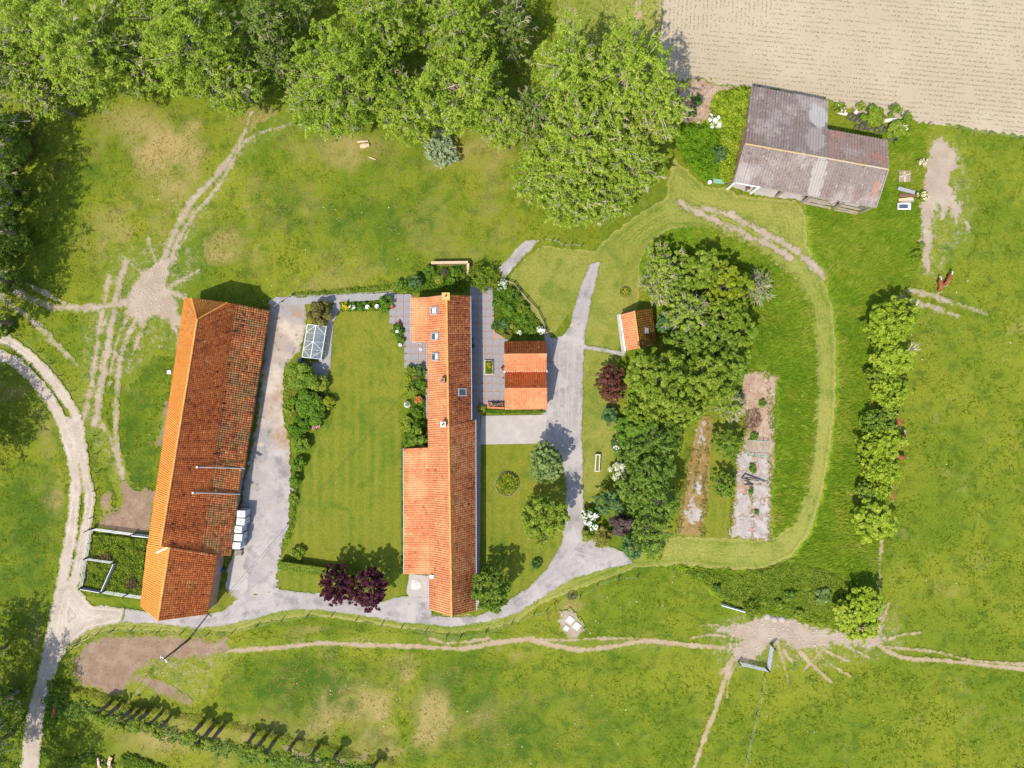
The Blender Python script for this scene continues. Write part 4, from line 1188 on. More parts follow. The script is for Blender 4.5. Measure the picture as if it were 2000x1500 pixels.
be_m2, be_s2 = P(472, 916, hE + .35), P(452, 1085, hE + .3)
tile_roof(barn, be_m, be_n, bk_n, bk_m, M['tile_lichen'], mean=.50, spread=.27, moss=east_moss, seed=3)
tile_roof(barn, be_s2, be_m2, bk_m, bk_s, M['tile_lichen'], mean=.50, spread=.27, moss=east_moss, seed=33)
bk_n2 = bk_n
tile_roof(barn, bk_s, bk_n, br_n, br_s, M['tile_red'], mean=.52, spread=.24, seed=4)
tile_roof(barn, hipn_e, hipn_w, br_n, br_n + Vector((0.05, 0, 0)), M['tile_orange'], mean=.45, spread=.15, seed=5)
tile_roof(barn, bw_n, hipn_w, br_n + Vector((0, .05, 0)), br_n, M['tile_orange'], mean=.62, spread=.12, seed=8, thick=.08)
tile_roof(barn, bk_n, hipn_e, br_n + Vector((.05, .02, 0)), br_n, M['tile_red'], mean=.52, spread=.24, seed=9, thick=.08)
ridge_tiles(barn, br_n, br_s, M['ridge'], .15)
ridge_tiles(barn, br_n, hipn_w, M['ridge'], .11, 'hip_tiles')
ridge_tiles(barn, br_n, hipn_e, M['ridge'], .11, 'hip_tiles')
gable_body(barn, 'wall', [be_n, bk_n, hipn_e, hipn_w, bw_n], [be_s, bk_s, P(370, 1085, 6.4), P(316, 1066, 7.0), bw_s], M['brick'], .65)
# south wing, set lower and turned a little
sw_n, sw_s = P(288, 1062, hW), P(274, 1184, hW)
sr_n, sr_s = P(331, 1069, 9.0), P(308, 1213, 9.0)
se_n, se_s = P(425, 1084, 4.0), P(405, 1200, 4.0)
tile_roof(barn, sw_n, sw_s, sr_s, sr_n, M['tile_orange'], mean=.62, spread=.13, seed=6)
tile_roof(barn, se_s, se_n, sr_n, sr_s, M['tile_red'], mean=.58, spread=.22, seed=7)
ridge_tiles(barn, sr_n, sr_s, M['ridge'], .2)
gable_body(barn, 'wall', [se_n, sr_n, sw_n], [se_s, sr_s, sw_s], M['brick'], .4)
m = MB()
for k in range(9):
    p = P(309 + k * 2.4, 1078 - k * 1.1, 8.6 + .06 * k)
    m.box((p.x, p.y, p.z + .35 + R.uniform(-.05, .05)), (.22, .14, .10), rz=R.uniform(0, 3))
m.build('mortar_fillet', M['white'], barn, kind='stuff')
# parapet walls running down the east slope
for (p0, p1, h0, h1, nm) in (((387, 912), (478, 915), 6.8, 3.4, 'parapet'), ((379, 962), (468, 965), 6.9, 2.6, 'parapet')):
    a, b = P(*p0, h0), P(*p1, h1)
    m = MB()
    m.bar(a, b, .13, .5)
    w = m.build(nm, M['concrete'], barn)
    m = MB(); m.box((a.x, a.y, a.z + .32), (.3, .3, .22)); m.build('kneeler', M['stone'], w)
# doors in the east wall and a black panel painted as the open bay's inner shade
eA, eB = P(521, 612, 2.2), P(446, 1083, 2.2)
for t in (.12, .33, .55, .73, .9):
    wall_piece(barn, 'barn_door', (eB.x - .05, eB.y), (eA.x - .05, eA.y), 1 - t, 2.4, 0, 1.85, M['darkwood'], out=-.12)
wA, wB = P(420, 1092, 4), P(402, 1196, 4)
wall_piece(barn, 'bay_dark_panel', (wB.x, wB.y), (wA.x, wA.y), .62, 5.2, 0, 3.2, M['black'], out=-.30)
wall_piece(barn, 'barn_door', (wB.x, wB.y), (wA.x, wA.y), .15, 2.0, 0, 2.4, M['wood'], out=-.30)
m = MB(); a, b = P(520, 612, 2.1), P(458, 1010, 2.1)
m.bar(Vector((a.x + .12, a.y, 2.02)), Vector((b.x + .12, b.y, 2.02)), .16, .12); m.build('gutter', M['zinc'], barn)

# ---- farmhouse
house = thing('farmhouse', P(877, 880), 'long orange tiled farmhouse with chimneys and roof windows, in the middle', 'house')
hr = 7.2
R0, R1, R2 = P(872, 575, hr), P(876, 832, hr), P(882, 1204, hr)
W0, W1, W2 = P(834, 580, 4.2), P(836, 835, 4.2), P(839, 1191, 4.0)
E0, E1 = P(918, 578, 4.1), P(920, 820, 4.1)
F1, F2 = P(928, 820, 3.5), P(929, 1192, 3.4)
WW0, WW1 = P(803, 581, 2.9), P(803.5, 668, 2.9)
X0, X1 = P(789, 876, 2.6), P(790, 1121, 2.6)
wt = (W1 - W0)
Wx = P(835, 669, 4.2)
Wa, Wb = P(836.5, 874, 4.15), P(838.5, 1122, 4.05)
tile_roof(house, W0, W1, R1, R0, M['tile_salmon'], mean=.62, spread=.17, seed=11)
tile_roof(house, W1, W2, R2, R1, M['tile_salmon'], mean=.60, spread=.17, seed=12)
tile_roof(house, WW0, WW1, Wx, W0, M['tile_salmon'], mean=.56, spread=.17, seed=13)
tile_roof(house, X0, X1, Wb, Wa, M['tile_salmon'], mean=.50, spread=.24, seed=14)
tile_roof(house, E1, E0, R0, R1, M['tile_dark'], mean=.58, spread=.24, seed=15)
tile_roof(house, F2, F1, R1, R2, M['tile_dark'], mean=.74, spread=.24, seed=16)
ridge_tiles(house, R0, R1, M['ridge'], .17); ridge_tiles(house, R1, R2, M['ridge'], .17)
gable_body(house, 'wall', [E0, R0, W0, WW0], [E1 + Vector((0, 0, 0)), R1, P(835, 835, 4.2)], M['brick'], .3) if False else None
gable_body(house, 'wall', [E0, R0, W0], [E1, R1, W1], M['brick'], .3)
gable_body(house, 'wall', [F1, R1, W1], [F2, R2, W2], M['brick'], .3)


def leanto(parent, a0, a1, b1, b0, mat):
    """walls under a lean-to roof: a eave line, b upper line"""
    pts = [Vector(p) for p in (a0, a1, b1, b0)]
    ax = (pts[1] - pts[0]).normalized()
    cx = (pts[3] - pts[0]); cx.z = 0; cx.normalize()
    q = [pts[0] + ax * .2 + cx * .25, pts[1] - ax * .2 + cx * .25, pts[2] - ax * .2 + cx * .4, pts[3] + ax * .2 + cx * .4]
    m = MB()
    top = [under(p, .3) for p in q]; bot = [gnd(p) for p in q]
    m.mesh(bot + top, [(3, 2, 1, 0), (4, 5, 6, 7), (0, 1, 5, 4), (1, 2, 6, 5), (2, 3, 7, 6), (3, 0, 4, 7)])
    m.build('wall', mat, parent)


leanto(house, WW0, WW1, Wx, W0, M['brick'])
leanto(house, X0, X1, Wb, Wa, M['brick'])


def gutter(parent, a, b, off=Vector((0, 0, 0)), r=.09, mat=None):
    m = MB(); m.tube([Vector(a) + off, Vector(b) + off], r, 6); m.build('gutter', mat or M['zinc'], parent)


gutter(house, E0, E1, Vector((.10, 0, -.08))); gutter(house, F1, F2, Vector((.10, 0, -.08)))
gutter(house, WW0, WW1, Vector((-.10, 0, -.08))); gutter(house, X0, X1, Vector((-.10, 0, -.08)))
gutter(house, P(835, 670, 4.1), P(835, 720, 4.1), Vector((-.10, 0, -.08)))
gutter(house, WW1, P(825, 669, 3.6), Vector((0, -.08, 0)))


def on_slope(A, B, C, D, px, py):
    """point of a roof plane seen at a photo pixel"""
    A, B, D = Vector(A), Vector(B), Vector(D)
    n = (B - A).cross(D - A).normalized()
    o = Vector((0, 0, H)); d = P(px, py, 0) - o
    t = (A - o).dot(n) / d.dot(n)
    return o + d * t, (n if n.z > 0 else -n)


def frame_on(n, along):
    z = n; x = (along - z * along.dot(z)).normalized(); y = z.cross(x)
    return Matrix((x, y, z)).transposed()


def skylight(parent, plane, px, py, w=.85, h=1.25, open_=0):
    p, n = on_slope(*plane, px, py)
    Mx = frame_on(n, Vector(plane[1]) - Vector(plane[0]))
    m = MB()
    for (cx, cy, sx, sy) in ((-(w / 2 + .08), 0, .18, h + .36), ((w / 2 + .08), 0, .18, h + .36), (0, h / 2 + .09, w, .18), (0, -(h / 2 + .09), w, .18)):
        m.box(p + Mx @ Vector((cx, cy, .13)), (sx, sy, .16), mat=Mx)
    f = m.build('skylight', M['zinc'], parent)
    m = MB()
    m.box(p + Mx @ Vector((0, 0, .12)), (w, h, .06), mat=Mx)
    m.build('pane', M['glass'], f)
    m = MB()
    m.box(p + Mx @ Vector((0, h * .24 if open_ == 0 else 0, .165)), (w * .82, h * (.36 if open_ == 0 else .6), .02), mat=Mx)
    m.build('blind', M['white'], f)
    m.v = []
    return f


pw = (W0, W1, R1, R0); pe = (E1, E0, R0, R1)
skylight(house, pw, 849.5, 607, open_=1); skylight(house, pw, 851, 657); skylight(house, pw, 851, 697)
sk = skylight(house, pe, 902, 766); bpy.data.objects.remove([c for c in sk.children if c.name.startswith('blind')][0])


def chimney(parent, px, py, plane, w, d, top, mat, pots=1):
    p, n = on_slope(*plane, px, py)
    m = MB()
    m.box((p.x, p.y, (p.z - .6 + top) / 2), (w, d, top - p.z + .6))
    m.box((p.x, p.y, top + .06), (w + .18, d + .18, .12))
    c = m.build('chimney', mat, parent)
    m = MB()
    for k in range(pots):
        m.lathe((p.x + (k - (pots - 1) / 2) * .4, p.y, top + .12), [(0.0, .02), (.13, .02), (.15, .3), (.10, .3), (.09, .05)], 10)
    m.build('chimney_pot', M['terracotta'], c)
    return c


chimney(house, 872.5, 581, pw, .95, .85, 8.6, M['ridge_lichen'], 1)
chimney(house, 865, 744, pw, .62, .62, 7.9, M['brick'], 1)
chimney(house, 867, 828, pw, .62, .62, 7.9, M['stone'], 1)
p, n = on_slope(W1, W2, R2, R1, 844, 1125)
m = MB(); m.box((p.x, p.y, p.z + .2), (.6, .5, .6)); m.build('roof_vent', M['white'], house)
for t, kind in ((.05, 'w'), (.15, 'd'), (.26, 'w'), (.36, 'w'), (.5, 'd'), (.62, 'w'), (.72, 'w'), (.86, 'w')):
    a, b = (E1.x - .3, E1.y), (E0.x - .3, E0.y)
    if kind == 'w': wall_piece(house, 'window', a, b, 1 - t, 1.2, 1.0, 2.4, M['glass'], out=.02, frame=M['white'])
    else: wall_piece(house, 'door', a, b, 1 - t, 1.0, 0, 2.15, M['greenp'], out=.02, frame=M['white'], sub='door_leaf')
for t in (.2, .5, .8):
    wall_piece(house, 'window', (WW0.x + .25, WW0.y), (WW1.x + .25, WW1.y), t, 1.1, .9, 2.1, M['glass'], out=.02, frame=M['white'])
for t in (.2, .55, .85):
    wall_piece(house, 'barn_door', (F2.x - .3, F2.y), (F1.x - .3, F1.y), t, 2.6, 0, 2.4, M['greenp'], out=.02)

# ---- outbuilding with two parallel tiled roofs
outb = thing('outbuilding', P(1027, 735), 'small square outbuilding with two parallel red and salmon tiled roofs', 'outbuilding')
rows = [((985, 667, 2.9), (1067, 666, 2.9)), ((984.5, 692, 5.2), (1068, 691.5, 5.2)), ((986, 726, 3.0), (1067.5, 725.5, 3.0)), ((986, 759, 5.4), (1068.5, 758.5, 5.4)), ((986, 800, 2.7), (1069, 799, 2.7))]
PR = [(P(*a), P(*b)) for a, b in rows]
tile_roof(outb, PR[0][1], PR[0][0], PR[1][0], PR[1][1], M['tile_red'], mean=.42, spread=.16, seed=21)
tile_roof(outb, PR[2][0], PR[2][1], PR[1][1], PR[1][0], M['tile_salmon'], mean=.66, spread=.12, seed=22)
tile_roof(outb, PR[2][1], PR[2][0], PR[3][0], PR[3][1], M['tile_red'], mean=.62, spread=.12, seed=23)
tile_roof(outb, PR[4][0], PR[4][1], PR[3][1], PR[3][0], M['tile_salmon'], mean=.66, spread=.15, seed=24)
ridge_tiles(outb, *PR[1], M['tile_salmon'], .14); ridge_tiles(outb, *PR[3], M['tile_salmon'], .14)
m = MB(); m.bar(PR[2][0] + Vector((-.15, 0, .03)), PR[2][1] + Vector((.15, 0, .03)), .34, .08); m.build('valley_gutter', M['stone'], outb)
for k in (0, 2):
    s0 = [PR[k][0], PR[k + 1][0], PR[k + 2][0]]; s1 = [PR[k][1], PR[k + 1][1], PR[k + 2][1]]
    gable_body(outb, 'wall', s0, s1, M['brick'], .2 if k == 0 else .24, .2)
for t in (.25, .7):
    a, b = (PR[4][0].x, PR[4][0].y), (PR[0][0].x, PR[0][0].y)
    wall_piece(outb, 'door', b, a, t, 1.1, 0, 2.1, M['greenp'], out=-.14)
for (px, py) in ((983, 722), (983, 738)):
    m = MB(); p = P(px, py, 1.8); m.box((p.x, p.y, 1.8), (.3, .2, .3))
    m.build('wall_lamp', M['black'], outb)

# ---- little tiled hut by the trees
hut = thing('hut', P(1243, 645), 'little orange tiled hut with a mossy back slope, half under the trees', 'hut')
q = [P(1212, 614, 2.3), P(1223, 685, 2.3), P(1239, 607, 3.9), P(1249, 680, 3.9), P(1275, 601, 2.2), P(1282, 672, 2.2)]
tile_roof(hut, q[0], q[1], q[3], q[2], M['tile_salmon'], mean=.70, spread=.13, seed=31)
tile_roof(hut, q[5], q[4], q[2], q[3], M['tile_mossy'], mean=.45, spread=.2, seed=32)
ridge_tiles(hut, q[2], q[3], M['ridge'], .13)
gable_body(hut, 'wall', [q[4], q[2], q[0]], [q[5], q[3], q[1]], M['whitewash'], .12, .15)
m = MB(); m.bar(q[0] + Vector((-.12, 0, -.05)), q[1] + Vector((-.12, 0, -.05)), .16, .12); m.build('fascia', M['white'], hut)
m = MB(); pp, nn_ = on_slope(q[5], q[4], q[2], q[3], 1262, 646); m.box(pp + nn_ * .12, (.7, .9, .05), mat=frame_on(nn_, Vector((1, 0, 0)))); m.build('roof_patch', M['zinc'], hut)
wall_piece(hut, 'door', (q[0].x + .1, q[0].y), (q[1].x + .1, q[1].y), .5, .95, 0, 1.95, M['greenp'], out=.0)

# ---- open hangar with corrugated roof
hang = thing('open_hangar', P(1580, 330), 'open sided field shed with a grey brown corrugated roof, by the ploughed field', 'shed')
hS, hRd, hN = 4.2, 7.2, 5.0
SW_, SE_ = P(1433, 355, hS), P(1711, 405, hS)
RW, RM, RE = P(1455, 281, hRd), P(1613, 309, hRd), P(1735, 331, hRd)
NW_, NM = P(1467, 168, hN), P(1617, 196, hN)
MM, NE_ = P(1616, 253, 5.2), P(1732, 274, 5.2)


def corrugated(parent, A, B, C, D, pitch=.42, amp=.10, sheet_w=1.26, courses=4, tbase=.4, seed=5, mat=None, mats=None):
    A, B, C, D = [Vector(p) for p in (A, B, C, D)]
    n = (B - A).cross(D - A).normalized()
    if n.z < 0: n = -n
    rg = np.random.default_rng(seed)
    L = (B - A).length
    nsh = max(1, int(round(L / sheet_w)))
    per = 13
    verts, quads, tint = [], [], []
    for cI in range(courses):
        for sI in range(nsh):
            tt = float(np.clip(tbase + rg.normal(0, .05), 0, 1)); dz = .02 + rg.uniform(0, .02) + .02 * (sI % 2)
            b0 = len(verts)
            for e in (0, 1):
                v = (cI + e * 1.06) / courses
                v = min(v, 1.0)
                for k in range(per):
                    u = (sI + k / (per - 1) * 1.03) / nsh
                    u = min(u, 1.0)
                    p = bil(A, B, C, D, u, v) + n * (amp * math.cos(2 * math.pi * u * L / pitch) + dz + (.05 if e == 0 else .0))
                    verts.append(tuple(p))
            for k in range(per - 1):
                quads.append((b0 + k, b0 + k + 1, b0 + per + k + 1, b0 + per + k)); tint.append(tt)
    m = MB()
    lo = [p - n * .14 for p in (A, B, C, D)]; up = [p - n * .07 for p in (A, B, C, D)]
    m.mesh(lo + up, [(3, 2, 1, 0), (4, 5, 6, 7), (0, 1, 5, 4), (1, 2, 6, 5), (2, 3, 7, 6), (3, 0, 4, 7)])
    rf = m.build('roof', M['darkwood'], parent)
    np_obj('corrugated_sheets', verts, quads, tint, mat or M['sheeting'], rf, 'stuff')
    return rf


corrugated(hang, SW_, SE_, RE, RW, tbase=.45, seed=41)
rfw = corrugated(hang, NM, NW_, RW, RM, tbase=.25, courses=6, seed=42, mat=M['sheeting_pale'])
corrugated(hang, NE_, MM, RM, RE, tbase=.72, courses=4, seed=43)
m = MB()
m.tube([RW + Vector((0, 0, .06)), RM + Vector((0, 0, .06)), RE + Vector((0, 0, .06))], .13, 8); m.build('ridge_cap', M['hangar_ridge'], hang)
# walls: back and west closed, south open with posts
def wall_between(parent, a, b, h0, h1, mat, name='wall', t=.2):
    a, b = Vector((a[0], a[1], 0)), Vector((b[0], b[1], 0))
    d = (b - a).normalized(); nr = Vector((d.y, -d.x, 0)) * t / 2
    m = MB()
    vs = [a - nr, b - nr, b + nr, a + nr] + [Vector((p.x, p.y, h)) for p, h in ((a - nr, h0), (b - nr, h1), (b + nr, h1), (a + nr, h0))]
    m.mesh(vs, [(3, 2, 1, 0), (4, 5, 6, 7), (0, 1, 5, 4), (1, 2, 6, 5), (2, 3, 7, 6), (3, 0, 4, 7)])
    return m.build(name, mat, parent)


ins = Vector((.25, .1, 0))
wall_between(hang, NW_ + Vector((.3, -.3, 0)), NM + Vector((-.2, -.3, 0)), 4.7, 4.7, M['wood'])
wall_between(hang, MM + Vector((0, -.3, 0)), NE_ + Vector((-.3, -.3, 0)), 4.9, 4.9, M['wood'])
wall_between(hang, NM + Vector((-.35, -.5, 0)), MM + Vector((-.35, -.5, 0)), 4.6, 4.8, M['wood'])
wall_between(hang, RW + Vector((.35, -.3, 0)), NW_ + Vector((.35, -.6, 0)), 6.7, 4.6, M['brick'])
wall_between(hang, RW + Vector((.35, -.6, 0)), SW_ + Vector((.35, .6, 0)), 6.7, 3.9, M['brick'])
wall_between(hang, NE_ + Vector((-.35, -.6, 0)), RE + Vector((-.4, .4, 0)), 4.8, 6.8, M['wood'])
wall_between(hang, RE + Vector((-.4, -.2, 0)), SE_ + Vector((-.45, .5, 0)), 6.8, 3.9, M['wood'])
for t in (.015, .185, .36, .555, .79, .985):
    p = SW_.lerp(SE_, t) + Vector((.05, .12, 0))
    m = MB(); m.box((p.x, p.y, 2.0), (.26, .26, 4.0), rz=.17)
    m.build('post', M['white'] if t < .3 else M['wood'], hang)
m = MB(); m.bar(SW_ + Vector((.1, .05, -.16)), SE_ + Vector((0, .05, -.16)), .18, .12); m.build('eave_beam', M['wood'], hang)
m = MB(); m.bar(SW_.lerp(SE_, .02) + Vector((0, -.12, -.02)), SW_.lerp(SE_, .185) + Vector((0, -.12, -.02)), .1, .2); m.build('white_fascia', M['white'], hang)
for (a, b) in ((SW_, RW), (SE_, RE), (RE, NE_)):
    m = MB(); m.bar(a, b, .12, .22); m.build('bargeboard', M['wood'], hang)
# things lying under the front of the hangar
for (t0, t1, n_) in ((.56, .76, 5), (.80, .97, 4)):
    st = thing('plank_stack', tuple(SW_.lerp(SE_, (t0 + t1) / 2)), ('stack of pale planks under the hangar eave, the western one' if t0 < .7 else 'stack of pale planks under the hangar eave, at its east end'), 'planks', 'planks stacked under the hangar eave')
    for k in range(n_):
        a, b = SW_.lerp(SE_, t0), SW_.lerp(SE_, t1)
        o = Vector((R.uniform(-.3, .3), -.25 + .3 * k + .1 + .8 * R.random() * .2, 0))
        m = MB(); m.bar(Vector((a.x, a.y, .3 + .05 * k)) + o, Vector((b.x, b.y, .35 + .06 * k)) + o + Vector((0, R.uniform(-.2, .2), 0)), .24, .06)
        m.build('plank', M['wood'], st)
t = thing('rusty_stand', P(1456, 374), 'rusty iron stand in front of the hangar posts', 'stand')
m = MB(); p = P(1456, 372); m.box((p.x, p.y, 1.0), (.7, .25, .16)); m.build('top_bar', M['rust'], t)
m = MB(); m.bar((p.x, p.y, .1), (p.x, p.y, .95), .2, .2); m.build('stem', M['rust'], t)

# ---- greenhouse
gh = thing('greenhouse', P(618, 668), 'small glass greenhouse with white frame beside the lawn', 'greenhouse')
gl, gr_, gt, gb = 600, 634, 634, 702
sh = lambda y: (y - 634) * -.155
Z0, Z1 = 1.7, 2.6
cor = {}
for nm, (xo, z) in {'l': (0, Z0), 'm': (16.5, Z1), 'r': (37, Z0)}.items():
    cor[nm] = [P(600.5 + xo + sh(634 + k * 17.0), 633.5 + xo * .105 + k * 16.0, z) for k in range(5)]
def ghpane(nm, a, b, c, d):
    m = MB(); n = (b - a).cross(d - a).normalized() * .012
    q = [a, b, c, d]; ctr = sum(q, Vector()) / 4
    q = [ctr + (p - ctr) * .965 for p in q]
    m.mesh([p + n for p in q] + [p - n for p in q], [(0, 1, 2, 3), (7, 6, 5, 4), (0, 4, 5, 1), (1, 5, 6, 2), (2, 6, 7, 3), (3, 7, 4, 0)])
    m.build('pane', M['panel'], gh)
fr = MB()
for k in range(5):
    for nm in 'lmr':
        pass
    for (a, b) in (('l', 'm'), ('m', 'r')):
        fr.bar(cor[a][k], cor[b][k], .028 if 0 < k < 4 else .06, .05)
    if k < 4:
        for (a, b) in (('l', 'm'), ('m', 'r')):
            ghpane('pane', cor[a][k], cor[a][k + 1], cor[b][k + 1], cor[b][k])
        for a in 'lr':
            lo = [Vector((c_.x, c_.y, .3)) for c_ in (cor[a][k], cor[a][k + 1])]
            ghpane('pane', lo[0], lo[1], cor[a][k + 1], cor[a][k])
    for a in 'lr':
        c_ = cor[a][k]; fr.bar((c_.x, c_.y, 0), (c_.x, c_.y, c_.z), .06, .06)
for a in 'lmr': fr.bar(cor[a][0], cor[a][4], .07, .06)
for (k0, k1, s_) in ((0, 2, 0), (2, 4, 1)):
    for e in 'lr':
        if s_ == 0: fr.bar(cor['m'][k0], cor[e][k0 + 1], .04, .04)
        else: fr.bar(cor['m'][k1], cor[e][k1 - 1], .04, .04)
    for e in 'lr': fr.bar(cor['m'][2], cor[e][3], .04, .04) if s_ else None
for k in (0, 4):
    fr.bar((cor['l'][k].x, cor['l'][k].y, .15), (cor['r'][k].x, cor['r'][k].y, .15), .06, .06)
fr.build('frame', M['white'], gh)
for k in (0, 4):
    ghpane('pane', Vector((cor['l'][k].x, cor['l'][k].y, .2)), Vector((cor['r'][k].x, cor['r'][k].y, .2)), cor['r'][k], cor['l'][k])
m = MB(); c4 = [cor['l'][0], cor['r'][0], cor['r'][4], cor['l'][4]]
m.prism([(c_.x * .995 + gh.location.x * .005, c_.y * .995 + gh.location.y * .005) for c_ in c4][::-1], .17, .22); m.build('floor', M['gravel'], gh)
m = MB()
for k in range(5):
    p = P(626 - k * 2.2, 648 + k * 11, 0); m.box((p.x, p.y, .75), (1.0, .7, .06), rz=-.1)
m.build('bench_top', M['wood'], gh)


# ------------------------------------------------------------------ trees and shrubs
def unit(v):
    return v / (np.linalg.norm(v, axis=-1, keepdims=True) + 1e-9)


def leaf_quads(pos, nrm, size, aspect, rg):
    n = len(pos)
    r = unit(rg.normal(0, 1, (n, 3)))
    t1 = unit(np.cross(nrm, r)); t2 = np.cross(nrm, t1)
    s = size * rg.uniform(.6, 1.35, (n, 1))
    a = t1 * s * .5; b = t2 * s * .5 * aspect
    v = np.stack([pos - a, pos + b * .9 - a * .1, pos + a, pos - b * .9 - a * .1], 1)
    return v.reshape(-1, 3)


def leaf_tris(pos, nrm, size, aspect, rg):
    n = len(pos)
    r = unit(rg.normal(0, 1, (n, 3)))
    t1 = unit(np.cross(nrm, r)); t2 = np.cross(nrm, t1)
    s = size * rg.uniform(.6, 1.4, (n, 1))
    a = t1 * s * .5; b = t2 * s * .5 * aspect
    return np.stack([pos - a * 1.1, pos + a * .55 + b, pos + a * .55 - b], 1).reshape(-1, 3)


STY = dict(
    willow=dict(leaf=.29, asp=.42, nc=520, rc=(.05, .11), cover=6.0, flat=.8, spread=(.36, 1.0), twig=1.0, up=.85, bark='twig', rough=.26, spiky=1.3),
    airy=dict(leaf=.28, asp=.5, nc=170, rc=(.085, .16), cover=5.8, flat=.8, spread=(.42, 1.0), twig=1.0, up=.8, bark='twig', rough=.28, spiky=.6),
    broad=dict(leaf=.31, asp=.6, nc=300, rc=(.06, .125), cover=6.4, flat=.7, spread=(.45, .98), twig=.3, up=1.0, bark='bark', rough=.22),
    plate=dict(leaf=.31, asp=.75, nc=170, rc=(.07, .155), cover=5.8, flat=.36, spread=(.45, 1.0), twig=.15, up=1.6, bark='bark', rough=.24),
    spray=dict(leaf=.31, asp=.45, nc=150, rc=(.09, .17), cover=6.2, flat=.5, spread=(.4, 1.0), twig=.1, up=.9, bark='bark', rough=.25, spiky=1.0),
    maple=dict(leaf=.30, asp=.5, nc=230, rc=(.07, .14), cover=8.0, flat=.7, spread=(.4, .98), twig=.2, up=.8, bark='bark', rough=.2, spiky=.8),
    shrub=dict(leaf=.28, asp=.7, nc=34, rc=(.2, .34), cover=6.4, flat=.8, spread=(.4, .85), twig=.1, up=.95, bark='bark', rough=.18),
    ball=dict(leaf=.20, asp=.7, nc=46, rc=(.2, .28), cover=7.5, flat=1.0, spread=(.75, .82), twig=0, up=.4, bark='bark', rough=.03),
    weep=dict(leaf=.34, asp=.22, nc=90, rc=(.16, .24), cover=9.0, flat=.6, spread=(.3, .95), twig=.1, up=.7, bark='twig', rough=.2, spiky=1.6),
)


def crown_arrays(rx, ry, rz, st, seed, nc_mul=1.0, droop=-.35):
    """leaves of a crown centred on the origin; returns verts, tint and the clump centres"""
    rg = np.random.default_rng(seed)
    r = math.sqrt(rx * ry)
    nc = max(7, int(st['nc'] * nc_mul * (1 if r > 2.5 else .7)))
    d = unit(rg.normal(0, 1, (nc * 3, 3)))
    d = d[d[:, 2] > droop][:nc]
    nc = len(d)
    lobes = unit(rg.normal(0, 1, (7, 3)) * np.array([1, 1, .5]))
    lm = (np.maximum(0, d @ lobes.T) ** 5).max(1)
    rad = rg.uniform(st['spread'][0] ** 1.6, st['spread'][1] ** 1.6, nc) ** (1 / 1.6)
    rad = rad * (1 - st['rough'] + st['rough'] * 1.35 * lm)
    cen = d * rad[:, None] * np.array([rx, ry, rz])
    rc = rg.uniform(*st['rc'], nc) * r
    total = int(math.pi * rx * ry * st['cover'] / (.32 * st['leaf'] ** 2))
    w = rc ** 2; w = w / w.sum()
    ci = rg.choice(nc, total, p=w)
    ld = unit(rg.normal(0, 1, (total, 3)))
    out = unit(cen[ci] / np.array([rx, ry, rz]) + np.array([0, 0, .35]))
    ld = unit(ld + out * .45)
    rr = rg.uniform(.25, 1.0, total) ** .5
    off = ld * rr[:, None] * rc[ci][:, None]
    off[:, 2] *= st['flat']
    if st.get('spiky'):
        t = rg.uniform(-.6, 1.25, total)
        cd = unit(rg.normal(0, 1, (nc, 3)))[ci]
        oh = out * .55 + cd * .8; oh[:, 2] *= .4; oh = unit(oh)
        off = off * (1.05 - .55 * np.clip(t, 0, 1.2))[:, None] * .75 + oh * (t * st['spiky'])[:, None] * rc[ci][:, None]
    pos = cen[ci] + off
    nrm = unit(ld * .55 + np.array([0, 0, st['up']]) + rg.normal(0, .42, (total, 3)))
    v = leaf_tris(pos, nrm, st['leaf'] * (1 if r > 1.3 else .8), min(1.0, st['asp'] * 1.25), rg)
    ct = rg.normal(.0, .13, nc)
    tint = np.clip(.47 + rg.normal(0, .05) + ct[ci] + rg.normal(0, .23, total), 0, 1)
    return v, tint, cen, rc


def trunk_mesh(base, top, r0, cen, rc, rg, n_limb, twig):
    m = MB()
    base, top = Vector(base), Vector(top)
    mid = base.lerp(top, .5) + Vector((rg.normal(0, .12), rg.normal(0, .12), 0))
    m.tube([base, mid, top], [r0, r0 * .75, r0 * .4], 8)
    l = MB()
    order = list(range(len(cen)))
    rg.shuffle(order)
    for i in order[:n_limb]:
        c = Vector(cen[i]) ; s = base.lerp(top, float(rg.uniform(.45, .95)))
        k = s.lerp(c, .55) + Vector((rg.normal(0, .25), rg.normal(0, .25), .35))
        l.tube([s, k, c], [r0 * .26, r0 * .16, r0 * .06], 5, cap=False)
        if twig:
            for _ in range(3):
                dr = Vector(unit(np.array([c.x - top.x, c.y - top.y, .9]) + rg.normal(0, .9, 3)))
                e = c + dr * max(.9, float(rc[i])) * float(rg.uniform(.8, 1.3))
                b = c.lerp(e, .5) + Vector((rg.normal(0, .15), rg.normal(0, .15), 0.1))
                l.tube([c, b, e], [.05, .038, .018], 3, cap=False)
                for _ in range(2):
                    e2 = b + Vector(unit(np.array(dr) + rg.normal(0, .7, 3))) * float(rc[i]) * .7
                    l.tube([b, e2], [.035, .014], 3, cap=False)
    return m, l


SEED = [100]


